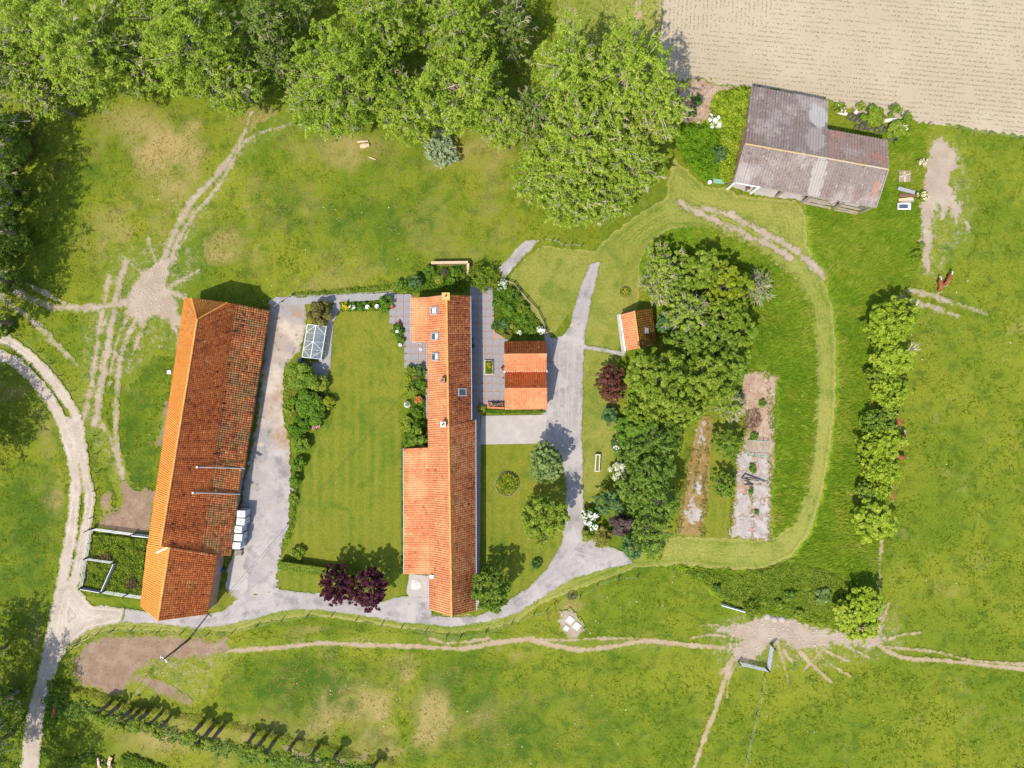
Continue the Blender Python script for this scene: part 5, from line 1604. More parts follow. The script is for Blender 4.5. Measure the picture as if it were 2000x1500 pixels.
def plant(name, label, cat, style, leaf, px, py, rpx, height, ratio=1.0, rzf=None, group=None, seed=None, trunk=None, flowers=None, ground_px=None, ncm=1.0, droop=-.6, cov=1.0):
    """a tree or shrub whose crown shows at (px, py) with radius rpx in the photo and reaches `height` metres"""
    SEED[0] += 1
    sd = SEED[0] if seed is None else seed
    rg = np.random.default_rng(sd)
    st = dict(STY[style]); st['cover'] *= cov * .9
    r0 = rpx / S * (H - height * .6) / H
    rx, ry = r0, r0 * ratio
    rz = (rzf if rzf else min(height * .46, max(.5 * height, 1.0) if height < 3.5 else height * .42))
    hc = height - rz
    c = P(px, py, hc)
    base = Vector((c.x, c.y, 0))
    t = thing(name, base, label, cat, group)
    v, tint, cen, rc = crown_arrays(rx, ry, rz, st, sd, ncm, droop)
    v = v + np.array([c.x, c.y, c.z])
    v[:, 2] = np.maximum(v[:, 2], .03)
    part = 'crown' if height > 3.2 else 'foliage'
    cr = np_obj(part, v, np.arange(len(v)).reshape(-1, 3), tint, M['leaf_' + leaf], t, k=3)
    cen = cen + np.array([c.x, c.y, c.z])
    tr = trunk if trunk else max(.05, min(.5, height * .022))
    top = (c.x, c.y, hc + rz * .35)
    m, l = trunk_mesh(base, top, tr, cen, rc, rg, min(len(cen), 8 if height < 3.5 else (64 if st['twig'] >= 1 else 24)), st['twig'] >= 1)
    tk = m.build('trunk' if height > 3.2 else 'stem', M['bark'], t)
    l.build('limbs' if height > 3.2 else 'twigs', M[st['bark']], t)
    if flowers:
        fl, n, fs = flowers
        cand = v.reshape(-1, 3, 3).mean(1)
        zc = cand[:, 2] + .6 * np.hypot((cand[:, 0] - c.x), (cand[:, 1] - c.y)) * 0
        k = np.argsort(-zc + rg.normal(0, rz * .35, len(zc)))[:n]
        pos = cand[k] + np.array([0, 0, .10])
        q = leaf_quads(np.repeat(pos, 2, 0) + rg.normal(0, fs * .25, (2 * len(pos), 3)), unit(np.array([0, 0, 1.0]) + rg.normal(0, .3, (2 * len(pos), 3))), fs, .95, rg)
        np_obj('flowers', q, np.arange(len(q)).reshape(-1, 4), rg.uniform(0, 1, len(q) // 4), M['leaf_' + fl], t, 'stuff')
    return t


def cover(name, f, n, hmap, leaf, size, up=.7, asp=.6, seed=1, z0=0.0, parent=None, kind='stuff', tmul=1.0):
    """leaves of a low thicket standing over the field f; hmap gives its height"""
    rg = np.random.default_rng(seed)
    x0, y0, x1, y1 = f.bbox
    fr = max(.01, float((f(rg.uniform(x0, x1, 4000), rg.uniform(y0, y1, 4000)) > 0).mean()))
    n = int(n / fr)
    U = rg.uniform(x0, x1, n); V = rg.uniform(y0, y1, n)
    F = f(U, V); k = F > 0
    U, V, F = U[k], V[k], F[k]
    h = hmap(U, V, F)
    z = z0 + h * rg.uniform(.55, 1.0, len(U)) ** .6
    kk = (H - z) / H
    pos = np.stack([(U - 1000) / S * kk, (750 - V) / S * kk, z], 1)
    nrm = unit(np.array([0, 0, up]) + rg.normal(0, .5, (len(U), 3)))
    v = leaf_quads(pos, nrm, size, asp, rg)
    tint = np.clip(.45 + (vnoise(U, V, 9, seed) - .5) * .5 * tmul + rg.normal(0, .17, len(U)), 0, 1)
    return np_obj(name, v, np.arange(len(v)).reshape(-1, 4), tint, M['leaf_' + leaf], parent, kind)


def bumps(base, amp, sc, seed, edge=8.0):
    def f(U, V, F):
        return (base + amp * (vnoise(U, V, sc, seed) * .65 + vnoise(U, V, sc * .4, seed + 1) * .35)) * np.clip(F / edge, .2, 1)
    return f


def D(v): return v


# ---- tall trees along the top
g = 'tall willows along the north side'
BIG = [
    (70, 70, 62, 20, 'willow', 'tall pale green willow at the top left corner of the picture', 1.1),
    (168, 100, 98, 21, 'willow', 'broad tall willow near the top left with a lobe hanging over the dark grass', 1.05),
    (80, 185, 40, 14, 'willow', 'smaller leaning willow just below the top left corner willows', 1.1),
    (375, 95, 100, 20, 'willow', 'tall round willow left of the dark gap in the tree belt', 1.1),
    (455, 160, 60, 14, 'willow', 'lower willow beside the upper end of the cattle track', 1.1),
    (525, 45, 50, 16, 'willow_dark', 'darker slim willow standing in the gap at the top edge', 1.3),
    (545, 120, 36, 12, 'willow_dark', 'dark low willow in the gap between the two big crowns', 1.2),
    (672, 165, 95, 20, 'willow', 'big spreading willow right of the dark gap, over the pasture edge', 1.15),
    (745, 40, 85, 22, 'willow', 'tall willow on the top edge left of the middle', 1.0),
    (795, 205, 72, 17, 'willow', 'willow above the grey green bush in the pasture', .9),
    (905, 178, 96, 20, 'willow', 'big willow left of the gap at the top middle', 1.0),
    (900, 50, 75, 22, 'willow', 'tall willow on the top edge next to the shaded meadow', 1.0),
    (1110, 150, 70, 22, 'willow', 'tallest pointed willow, right of the shaded meadow gap', 1.3),
    (1225, 150, 78, 24, 'willow', 'willow nearest the ploughed field', 1.15),
    (1282, 215, 55, 20, 'willow', 'willow leaning towards the ivy thicket beside the hangar', 1.3),
    (1135, 285, 92, 19, 'willow', 'large willow in the middle of the eastern clump', .95),
    (1230, 320, 62, 16, 'willow', 'willow on the track side of the eastern clump', 1.1),
    (1115, 380, 72, 14, 'willow', 'lower willow at the south end of the eastern clump, over the gravel heap', .95),
    (1190, 390, 55, 12, 'willow', 'low willow beside the bend of the mown track', .8),
    (250, 120, 62, 15, 'willow', 'willow filling the belt between the two left willow crowns', 1.0),
    (315, 30, 60, 18, 'willow', 'willow at the top edge left of the tall round willow', 1.0),
    (610, 210, 52, 13, 'willow', 'low willow at the pasture edge right of the dark gap', .9),
    (735, 160, 70, 18, 'willow', 'willow in the middle of the big spreading group', 1.0),
    (985, 235, 55, 14, 'willow', 'low willow joining the big group and the eastern clump', .9),
    (1065, 330, 60, 13, 'willow', 'low pale willow on the pasture side of the eastern clump', 1.1),
    (1165, 220, 66, 19, 'willow', 'willow in the heart of the eastern clump', 1.0),
    (20, 130, 58, 16, 'willow_dark', 'dark willow at the left edge below the top left corner', 1.1),
    (1045, 225, 45, 15, 'willow_dark', 'dark willow tucked behind the pointed willow', 1.2),
    (1000, 60, 38, 15, 'willow_dark', 'dark shaded willow at the top middle gap', 1.2),
]
for (x, y, r, h, lf, lab, ra) in BIG:
    plant('willow_tree', lab, 'tree', 'willow', lf, x, y, r * 1.06, h, ra, rzf=h * .45, group=g, droop=-.85)
# trees just outside the picture whose shade falls into it
OFF = [(-58, 235, 80, 19, 'beside the shaded brush at the left'), (-70, 330, 85, 20, 'left of the lower brush heap'), (-60, 430, 80, 20, 'at the middle of the dark left pasture edge'), (-75, 530, 85, 19, 'above the cow path at the left edge'), (-70, 620, 70, 17, 'where the cow path leaves the picture'),
       (-120, 880, 95, 15, 'left of the lane bend'), (-95, 800, 70, 13, 'left of the lane, by the tan patch'), (-45, 1400, 80, 15, 'over the lane at the lower left'), (-75, 1500, 95, 18, 'over the lane at the bottom left corner'), (-60, 1300, 60, 13, 'over the lane verge at the left'), (20, 1585, 70, 15, 'below the bottom left corner'),
       (-40, -80, 90, 20, 'above the top left corner'), (250, -70, 95, 20, 'above the top edge, second from the left'), (560, -60, 90, 20, 'above the top edge over the dark gap'), (830, -90, 90, 21, 'above the top edge near the middle'), (1020, -70, 70, 19, 'above the top edge beside the shaded meadow')]
for k, (x, y, r, h, lab) in enumerate(OFF):
    plant('willow_tree', 'tall dark willow at the picture edge, ' + lab, 'tree', 'willow', 'willow_dark', x, y, r, h, 1.0, rzf=h * .45, group='trees along the picture edge', ncm=.8, droop=-.85, cov=.45)
for k, (x, y, r, lab) in enumerate([(32, 286, 30, 'near the brush heap'), (28, 374, 28, 'beside the lower brush heap'), (34, 468, 30, 'in the dark pasture corner'), (26, 548, 24, 'at the start of the cow path'), (8, 255, 34, 'under the top left willows'), (-5, 330, 34, 'left of the upper brush heap'), (6, 395, 32, 'left of the lower brush heap'), (-2, 455, 34, 'in the dark left pasture edge'), (4, 508, 22, 'above the cow path'), (12, 1360, 26, 'by the lane verge at the lower left'), (-4, 640, 20, 'below the cow path at the left edge')]):
    plant('hazel_bush', 'dark hazel bush at the left picture edge, ' + lab, 'bush', 'shrub', 'mid', x, y, r, 3.0, 1.2, group='undergrowth at the left edge')
plant('sallow_bush', 'pale grey green bush alone at the edge of the north pasture', 'bush', 'airy', 'greygreen', 862, 291, 36, 3.4, 1.0, rzf=1.5)

# ---- trees of the middle clump
g = 'trees in the middle clump'
MID = [
    ('leafy_tree', 'grey green light tree at the north west tip of the middle clump', 'airy', 'willow', 1291, 530, 44, 7, 1.25),
    ('leafy_tree', 'small pale twiggy tree just above the little hut', 'airy', 'willow', 1288, 566, 36, 7, .9),
    ('leafy_tree', 'yellow green tree at the north end of the middle clump', 'plate', 'bright', 1367, 530, 46, 8, 1.0),
    ('leafy_tree', 'golden yellow tree on the north east side of the middle clump', 'plate', 'yellow', 1420, 560, 48, 8, .95),
    ('leafy_tree', 'light green airy tree east of the little hut', 'airy', 'willow', 1340, 610, 54, 9, .9),
    ('leafy_tree', 'bright green tree on the east edge of the middle clump', 'plate', 'bright', 1440, 655, 40, 8, 1.3),
    ('leafy_tree', 'mid green tree in the hollow of the middle clump', 'broad', 'mid', 1388, 650, 42, 9, 1.0),
    ('leafy_tree', 'largest round crowned tree of the middle clump, beside the red brown maple', 'broad', 'bright', 1292, 738, 76, 13, .92),
    ('leafy_tree', 'broad green tree right of the largest round crown', 'broad', 'bright', 1375, 735, 62, 12, 1.15),
    ('leafy_tree', 'round tree over the upper end of the mossy strip', 'broad', 'bright', 1330, 800, 58, 11, .75),
    ('leafy_tree', 'thin grey twiggy tree between the clump and the rubble patch', 'airy', 'willow', 1425, 795, 34, 5, 1.0),
    ('leafy_tree', 'fresh green tree below the red brown maple', 'plate', 'green', 1238, 835, 42, 7, .85),
    ('conifer', 'dark feathery conifer at the head of the conifer row', 'spray', 'conifer', 1290, 862, 50, 11, .85),
    ('conifer', 'dark feathery conifer beside the white blossoming bush', 'spray', 'conifer', 1268, 920, 52, 11, .8),
    ('conifer', 'dark feathery conifer against the mossy strip, third of the row', 'spray', 'conifer', 1292, 975, 46, 11, .9),
    ('conifer', 'dark feathery conifer at the south end of the conifer row', 'spray', 'conifer', 1272, 1035, 46, 10, 1.05),
    ('leafy_tree', 'dark blue green small tree overhanging the gravel fork', 'spray', 'bluegreen', 1238, 1070, 26, 6, 1.15),
    ('leafy_tree', 'blue green dark tree above the white flowering bush at the fork', 'spray', 'bluegreen', 1195, 980, 36, 6, .8),
    ('leafy_tree', 'dusky purple plum in the south west of the middle clump', 'shrub', 'duskypurple', 1217, 1022, 26, 5, 1.1),
    ('leafy_tree', 'red brown maple beside the drive', 'maple', 'redbrown', 1192, 750, 31, 5.5, 1.35),
    ('leafy_tree', 'small dark green tree hidden behind the hut', 'broad', 'bluegreen', 1298, 632, 18, 4.5, 1.2),
    ('leafy_tree', 'pale twiggy bush at the north east corner of the clump', 'airy', 'greymid', 1478, 560, 28, 4, 1.1),
]
MID += [
    ('leafy_tree', 'mid green tree filling the belt below the golden yellow tree', 'broad', 'bright', 1415, 610, 46, 8.5, .9),
    ('leafy_tree', 'dark green tree between the largest round crown and the hut', 'broad', 'mid', 1342, 665, 44, 9, .8),
    ('leafy_tree', 'green tree at the east foot of the belt, above the rubble patch', 'broad', 'mid', 1425, 715, 40, 9, 1.1),
    ('leafy_tree', 'green tree low in the belt between the fresh green tree and the conifers', 'broad', 'bright', 1258, 800, 42, 9, .9),
    ('conifer', 'feathery conifer on the lawn side of the conifer row', 'spray', 'conifer', 1236, 885, 36, 8, 1.1),
    ('conifer', 'feathery conifer between the blue green tree and the conifer row', 'spray', 'conifer', 1238, 960, 36, 8, 1.1),
    ('leafy_tree', 'mid green tree at the top of the clump, right behind the grey green tip', 'broad', 'mid', 1325, 555, 36, 7, 1.0),
]
for (nm, lab, sty, lf, x, y, r, h, ra) in MID:
    plant(nm, lab, 'tree' if h >= 4.5 else 'bush', sty, lf, x, y, r, h, ra, rzf=h * .45, group=g, droop=-.8)
SHR = [
    ('blossom_bush', 'white blossoming bush on the lawn side of the conifers', 'blossom', 1208, 923, 20, 2.6, None),
    ('flowering_bush', 'bush full of white flowers at the gravel fork', 'green', 1154, 1015, 20, 2.8, ('whiteflower', 110, .34)),
    ('shrub', 'dark green shrub below the red brown maple, at the lawn edge', 'bluegreen', 1192, 812, 18, 2.6, None),
    ('shrub', 'dark shrub with specks of white above the blossoming bush', 'dark', 1210, 868, 18, 2.8, ('whiteflower', 26, .25)),
    ('shrub', 'olive shrub at the foot of the dusky plum, by the gravel', 'olive', 1178, 1048, 22, 2.2, None),
    ('shrub', 'low green shrub on the gravel edge of the fork', 'weeds', 1148, 1046, 14, 1.6, None),
    ('shrub', 'low yellow green shrub below the south conifer', 'bright', 1278, 1075, 22, 1.6, None),
    ('shrub', 'brownish small shrub by the lawn between the maple and the conifers', 'bronze', 1220, 850, 12, 2.2, None),
]
for (nm, lab, lf, x, y, r, h, fl) in SHR:
    plant(nm, lab, 'bush', 'shrub', lf, x, y, r, h, 1.1, flowers=fl, group='shrubs at the foot of the middle clump')
plant('fruit_tree', 'upper of the two round orchard trees beside the ruined floor', 'tree', 'spray', 'mid', 1421, 866, 32, 4.6, 1.0, rzf=1.8, group='orchard trees')
plant('fruit_tree', 'lower of the two round orchard trees beside the ruined floor', 'tree', 'spray', 'mid', 1413, 948, 26, 4.2, 1.0, rzf=1.6, group='orchard trees')

# ---- trees of the gardens and lawns
plant('ornamental_tree', 'grey green tree at the corner of the east lawn and the parking', 'tree', 'broad', 'greymid', 1068, 903, 36, 7.5, 1.15, rzf=2.8)
plant('ornamental_tree', 'bright green spreading tree on the east lawn beside the drive', 'tree', 'broad', 'bright', 1064, 1012, 50, 8.5, 1.0, rzf=3.0)
plant('ornamental_tree', 'feathery pale green tree at the south east corner of the farmhouse', 'tree', 'maple', 'mid', 957, 1158, 44, 8.0, 1.05, rzf=3.0)
plant('box_bush', 'small dark clipped bush near the drive bend on the east lawn', 'bush', 'ball', 'dark', 1048, 1102, 10, 1.1)
plant('purple_tree', 'left and smaller of the two dark purple trees beside the drive', 'tree', 'maple', 'purple', 656, 1141, 36, 6.5, 1.15, rzf=2.6, group='purple trees')
plant('purple_tree', 'right and larger of the two dark purple trees beside the drive', 'tree', 'maple', 'purple', 720, 1146, 44, 7.2, 1.05, rzf=3.0, group='purple trees')

g = 'hawthorn hedge trees by the cow pasture'
HD = [
    (1743, 626, 50, 7, 'broad', 'lime', 'largest pale tree at the north end of the pasture hedge', .98),
    (1742, 705, 38, 5.5, 'plate', 'lime', 'hedge tree just below the bleached dead branch', .85),
    (1735, 764, 38, 5.5, 'broad', 'lime', 'hedge tree above the dark thin gap in the hedge', .85),
    (1716, 826, 32, 4.0, 'broad', 'mid', 'thin dark green hedge tree with a cow at its east side', .8),
    (1722, 866, 44, 5.5, 'plate', 'lime', 'hedge tree hiding two cows on its pasture side', .7),
    (1722, 912, 42, 5.5, 'broad', 'lime', 'hedge tree just north of the resting dark cow', .8),
    (1694, 958, 24, 3.4, 'broad', 'mid', 'small green hedge tree beside the resting cow', .8),
    (1726, 662, 26, 4.0, 'broad', 'lime', 'low hedge tree tucked under the largest one, west of the dead branch', .9),
    (1722, 735, 28, 4.0, 'broad', 'bright', 'low hedge tree between the two bright ones above the dark gap', .8),
    (1738, 800, 24, 3.6, 'broad', 'bright', 'small hedge tree above the dark red cow', .8),
    (1708, 890, 32, 4.4, 'broad', 'bright', 'hedge tree on the meadow side of the cow hiding trees', .9),
    (1716, 962, 26, 3.8, 'broad', 'lime', 'small bright hedge tree west of the resting cow', .8),
    (1706, 1016, 41, 5.5, 'plate', 'lime', 'last hedge tree before the gap with the bare path', 1.0),
    (1692, 1180, 32, 5.0, 'plate', 'lime', 'hedge tree east of the pair near the trodden gateway', 1.2),
    (1652, 1198, 27, 4.6, 'plate', 'lime', 'hedge tree west of the pair near the trodden gateway', 1.1),
    (1685, 1228, 34, 4.6, 'plate', 'lime', 'southernmost hedge tree, over the bare dirt', .7),
]
for (x, y, r, h, sty, lf, lab, ra) in HD:
    plant('hedge_tree', lab, 'tree', sty, lf, x, y, r * 1.1, h, ra, rzf=h * .42, group=g)
plant('young_ash', 'young tree with star shaped bright branches beside the white rail', 'bush', 'weep', 'bright', 1467, 1192, 17, 2.2)
for k, (x, y, r, lab) in enumerate([(1520, 1182, 14, 'low bright bush right of the star shaped young tree'), (1560, 1200, 12, 'low bush with pale flowers near the dirt gateway'), (1545, 1165, 16, 'dark low bush in the rough grass above the gateway'), (1610, 1165, 20, 'dull green low bush left of the last hedge trees'), (1402, 1150, 10, 'small dark bush in the rough grass corner')]):
    plant('bush', lab, 'bush', 'shrub', ['bright', 'weeds', 'mid', 'greymid', 'dark'][k], x, y, r, 1.5, .8, group='low bushes above the gateway')

# bleached dead branch in the hedge
t = thing('dead_branch', P(1765, 678), 'bleached dead branch sticking out of the pasture hedge', 'branch')
m = MB(); a = P(1772, 686, 2.4)
for ang, L in ((8, 1.9), (35, 2.1), (-20, 1.4), (60, 1.7), (-45, 1.1), (20, 1.2)):
    e = a + Vector((math.cos(math.radians(ang)), math.sin(math.radians(ang)), .25)) * L
    b = a.lerp(e, .5) + Vector((0, .1, .1))
    m.tube([a, b, e], [.06, .04, .02], 5)
    for da in (-25, 25):
        m.tube([b, b + Vector((math.cos(math.radians(ang + da)), math.sin(math.radians(ang + da)), .2)) * L * .4], [.04, .015], 4)
m.build('branches', M['deadwood'], t)

# ---- pollard willows beside the south ditch: base from the head shadow
HEADS = [(230, 1352), (248, 1357), (272, 1366), (285, 1370), (305, 1369), (330, 1372), (343, 1386), (410, 1392), (428, 1402), (448, 1402), (513, 1413), (533, 1420), (553, 1425), (589, 1431), (634, 1440), (675, 1450), (750, 1470)]
protos = []
for k in range(3):
    rg = np.random.default_rng(900 + k)
    t = thing('pollard_willow', (0, 0, 0), 'x', 'tree', 'row of pollard willows along the south ditch')
    v, tint, cen, rc = crown_arrays(1.2, 1.2, .95, dict(STY['shrub'], leaf=.26, nc=20, spread=(.35, .9), cover=5), 910 + k)
    v = v + np.array([0, 0, 3.35])
    np_obj('crown', v, np.arange(len(v)).reshape(-1, 3), tint, M['leaf_weeds'], t, k=3)
    m = MB(); m.tube([(0, 0, 0), (.05, 0, 1.2), (0, .05, 2.5), (0, 0, 3.0)], [.34, .27, .28, .36], 8)
    for q in range(9):
        a = q * .7; m.tube([(0, 0, 2.9), (math.cos(a) * .6, math.sin(a) * .6, 3.5 + .3 * rg.random())], [.05, .015], 4)
    m.build('trunk', M['bark'], t)
    protos.append(t)
ORD = ['first', 'second', 'third', 'fourth', 'fifth', 'sixth', 'seventh', 'eighth', 'ninth', 'tenth', 'eleventh', 'twelfth', 'thirteenth', 'fourteenth', 'fifteenth', 'sixteenth', 'seventeenth']
for k, (hx, hy) in enumerate(HEADS):
    o = protos[k] if k < 3 else copy_tree(protos[k % 3])
    p = P(hx - 18.6, hy + 24)
    o.location = (p.x, p.y, 0); o.rotation_euler = (0, 0, R.uniform(0, 6.28))
    s = R.uniform(.9, 1.12); o.scale = (s, s, s * R.uniform(.92, 1.05))
    o['label'] = ORD[k] + ' pollard willow of the south ditch row, counted from the lane end' if k < 16 else 'last pollard willow of the south ditch row, near the bottom middle'

# ---- shrubs of the beds
BED = [
    ('bronze_shrub', 'bronze green round shrub above the greenhouse', 'shrub', 'bronze', 627, 612, 30, 3.4, None),
    ('dark_shrub', 'large dark grey green shrub below the greenhouse', 'shrub', 'mid', 592, 735, 34, 3.6, None),
    ('shrub', 'green shrub right of the large dark shrub, facing the west lawn', 'shrub', 'weeds', 625, 748, 20, 2.4, None),
    ('shrub', 'lush green shrub in the middle of the yard bed', 'shrub', 'green', 600, 785, 32, 2.8, None),
    ('shrub', 'yellow green shrub at the lawn bulge of the yard bed', 'shrub', 'yellow', 638, 787, 16, 1.8, None),
    ('shrub', 'straggly shrub hanging over the yard side of the bed', 'shrub', 'weeds', 566, 795, 13, 1.6, None),
    ('shrub', 'green shrub above the pink flowers', 'shrub', 'green', 615, 810, 28, 2.6, None),
    ('rose_bush', 'little bush with pink and white flowers at the lawn edge', 'shrub', 'green', 617, 831, 10, 1.1, ('pinkflower', 45, .26)),
    ('shrub', 'dark green shrub left of the pink flowers', 'shrub', 'green', 583, 835, 24, 2.4, None),
    ('shrub', 'green shrub where the yard bed narrows', 'shrub', 'mid', 588, 868, 18, 2.2, None),
    ('shrub', 'tall narrow shrub in the thin part of the yard bed', 'shrub', 'green', 583, 905, 15, 2.0, None),
    ('shrub', 'last full shrub at the south end of the yard bed', 'shrub', 'green', 578, 938, 13, 1.8, None),
    ('shrub', 'low thin shrub below the yard bed', 'shrub', 'weeds', 572, 972, 10, .9, None),
    ('leafy_perennial', 'big leaved plant behind the clipped hedge', 'shrub', 'bright', 582, 1078, 15, 1.3, None),
    ('flower_shrub', 'yellow flowering plant at the west end of the north bed', 'shrub', 'weeds', 675, 597, 9, 1.0, ('yellowflower', 50, .22)),
    ('shrub', 'green plant with white flowers in the north bed', 'shrub', 'green', 690, 600, 9, 1.0, ('whiteflower', 8, .25)),
    ('shrub', 'low green plant between the white pots of the north bed', 'shrub', 'green', 706, 599, 11, 1.1, None),
    ('shrub', 'green plant right of the white pots in the north bed', 'shrub', 'green', 748, 600, 12, 1.2, None),
    ('shrub', 'taller green shrub at the east end of the north bed', 'shrub', 'green', 753, 586, 14, 2.2, None),
    ('shrub', 'green shrub around the white ball by the west patio', 'shrub', 'green', 775, 645, 14, 1.2, None),
    ('shrub', 'green shrub above the white box by the west patio', 'shrub', 'green', 782, 662, 11, 1.0, None),
    ('shrub', 'dark green shrub under the roof edge, top of the west wall bed', 'shrub', 'dark', 822, 722, 12, 1.8, None),
    ('shrub', 'leafy shrub at the lawn corner of the west wall bed', 'shrub', 'bright', 803, 722, 13, 1.5, None),
    ('clipped_shrub', 'clipped olive dome in the west wall bed', 'ball', 'olive', 812, 733, 8, 1.2, None),
    ('shrub', 'yellow shrub on the lawn side of the west wall bed', 'shrub', 'yellow', 799, 742, 11, 1.2, None),
    ('shrub', 'green shrub against the farmhouse wall below the olive dome', 'shrub', 'green', 824, 752, 11, 1.4, None),
    ('shrub', 'pale green shrub in the middle of the west wall bed', 'shrub', 'weeds', 806, 765, 13, 1.2, None),
    ('flower_shrub', 'shrub with orange red flowers against the farmhouse wall', 'shrub', 'green', 818, 782, 12, 1.3, ('orangeflower', 60, .2)),
    ('shrub', 'small bright yellow plant in the west wall bed', 'shrub', 'yellow', 795, 776, 6, .8, None),
    ('flower_shrub', 'grey plant in a round ring at the lawn edge', 'ball', 'greygreen', 796, 788, 6, .8, None),
    ('shrub', 'green shrub below the orange flowers', 'shrub', 'green', 814, 804, 12, 1.4, None),
    ('shrub', 'olive shrub at the lawn edge near the climbing bush', 'shrub', 'weeds', 795, 826, 16, 1.5, None),
    ('shrub', 'lush dark shrub above the climbing bush', 'shrub', 'green', 818, 834, 16, 1.9, None),
    ('climbing_bush', 'bush climbing over the roof edge of the lower farmhouse wing', 'shrub', 'mid', 816, 862, 24, 3.6, None),
    ('clipped_shrub', 'large round dark shrub in the north garden', 'ball', 'bluegreen', 811, 551, 15, 2.4, None),
    ('shrub', 'low shrub left of the round dark shrub in the north garden', 'shrub', 'green', 783, 556, 13, 1.0, None),
    ('shrub', 'green shrub at the west corner of the north garden wall', 'shrub', 'green', 838, 530, 13, 1.5, None),
    ('shrub', 'loose shrub in the middle of the north garden', 'shrub', 'weeds', 858, 545, 12, 1.1, None),
    ('shrub', 'dull purple shrub in the north garden', 'shrub', 'duskypurple', 868, 533, 9, 1.0, None),
    ('shrub', 'leafy shrub near the farmhouse gable in the north garden', 'shrub', 'green', 885, 553, 13, 1.2, None),
    ('shrub', 'green shrub inside the corner of the north garden wall', 'shrub', 'green', 892, 532, 11, 1.2, None),
    ('clipped_shrub', 'round clipped ball in the east garden bed', 'ball', 'green', 1002, 575, 13, 2.0, None),
    ('clipped_shrub', 'flat topped oval clipped shrub in the east garden bed', 'ball', 'bright', 1022, 602, 12, 1.5, None),
    ('shrub', 'shrub with small white flowers at the top of the east garden bed', 'shrub', 'greygreen', 980, 556, 12, 1.3, ('whiteflower', 12, .18)),
    ('shrub', 'green shrub on the patio side of the east garden bed', 'shrub', 'green', 971, 590, 11, 1.2, None),
    ('shrub', 'leafy green shrub in the middle of the east garden bed', 'shrub', 'green', 993, 605, 15, 1.2, None),
    ('shrub', 'green low shrub right of the middle in the east garden bed', 'shrub', 'green', 1020, 626, 14, 1.0, None),
    ('shrub', 'dark shrub at the patio corner of the east garden bed', 'shrub', 'dark', 967, 637, 10, 1.2, None),
    ('shrub', 'blue green shrub next to the clipped olive box', 'shrub', 'bluegreen', 984, 634, 10, 1.1, None),
    ('clipped_shrub', 'clipped olive dome at the bottom of the east garden bed', 'ball', 'olive', 989, 650, 11, 1.2, None),
    ('shrub', 'light green shrub above the garage roof in the east garden bed', 'shrub', 'bright', 1005, 642, 10, 1.0, None),
    ('flower_shrub', 'plant with white flowers above the outbuilding roof', 'shrub', 'green', 1014, 650, 8, .9, ('whiteflower', 22, .2)),
    ('flower_shrub', 'bush full of white flowers at the east tip of the garden bed', 'shrub', 'greygreen', 1056, 646, 10, 1.3, ('whiteflower', 70, .22)),
    ('shrub', 'green shrub between the two white flowering plants', 'shrub', 'green', 1036, 642, 11, 1.0, None),
    ('shrub', 'bright bush at the west end of the brick planter', 'shrub', 'weeds', 942, 800, 11, 1.1, None),
]
for (nm, lab, sty, lf, x, y, r, h, fl) in BED:
    plant(nm, lab, 'bush', sty, lf, x, y, r, h, 1.0, flowers=fl, group='garden bed shrubs')
plant('weeping_shrub', 'bright weeping bush with long drooping strands north of the patio', 'bush', 'weep', 'bright', 941, 541, 29, 3.2, 1.0, rzf=1.5)

# ---- bushes along the field edge by the hangar
for k, (x, y, r, h, lab, fl) in enumerate([
        (1641, 211, 12, 2.2, 'small bush with cream flowers next to the hangar corner', ('creamflower', 10, .25)), (1682, 208, 9, 2.4, 'slim bush above the old tyres', None),
        (1706, 226, 25, 2.8, 'wide bush right behind the old tyres', None), (1748, 218, 13, 2.6, 'round bush at the field edge, third from the right', None),
        (1771, 232, 13, 2.4, 'round bush at the field edge, farthest from the hangar', None), (1754, 255, 25, 2.4, 'bright wide bush in front of the field edge bushes', ('creamflower', 22, .2)),
        (1801, 318, 10, 1.6, 'bush with many cream flowers beside the bare earth', ('creamflower', 45, .25)), (1799, 384, 14, 1.8, 'bush with cream flowers beside the junk pile', ('creamflower', 40, .25)),
        (1790, 500, 12, 1.4, 'low bush at the pasture fence line below the bare earth', None), (1800, 478, 8, 1.2, 'little bush at the foot of the bare earth', None)]):
    plant('elder_bush', lab, 'bush', 'shrub', 'bright' if k not in (3, 4) else 'mid', x, y, r, h, 1.0, flowers=fl, group='bushes around the hangar')
ivyf = ragged(poly_f(smooth_poly([(1390, 205), (1410, 178), (1466, 170), (1474, 190), (1464, 215), (1460, 250), (1452, 285), (1442, 310), (1436, 345), (1412, 358), (1402, 330), (1408, 280), (1396, 240)], 3)), 7, 4)
t = thing('ivy_thicket', P(1430, 260), 'bright yellow green climber mass smothering the west wall of the hangar', 'thicket')
cover('foliage', ivyf, 12000, (lambda U, V, F: (1.6 + 2.4 * vnoise(U, V, 16, 5) + 2.6 * np.clip((U - 1405) / 45, 0, 1) + 1.2 * (vnoise(U, V, 6, 7) - .5)) * np.clip(F / 7, .25, 1)), 'lime', .33, seed=61, parent=t, kind=None)
cover('stems', ivyf, 400, bumps(.8, .8, 20, 5, 10), 'thatchdead', .3, seed=62, parent=t, kind=None)
brf = ragged(poly_f(smooth_poly([(1395, 232), (1412, 270), (1410, 320), (1404, 345), (1380, 350), (1352, 330), (1322, 290), (1318, 262), (1345, 240), (1370, 245)], 3)), 8, 4)
t = thing('bramble_thicket', P(1365, 295), 'low dark green bramble mass between the hangar and the willows', 'thicket')
cover('foliage', brf, 12000, (lambda U, V, F: (.3 + 2.0 * vnoise(U, V, 13, 6) + 1.4 * vnoise(U, V, 5, 8)) * np.clip(F / 8, .2, 1)), 'bramble', .30, seed=63, parent=t, kind=None)
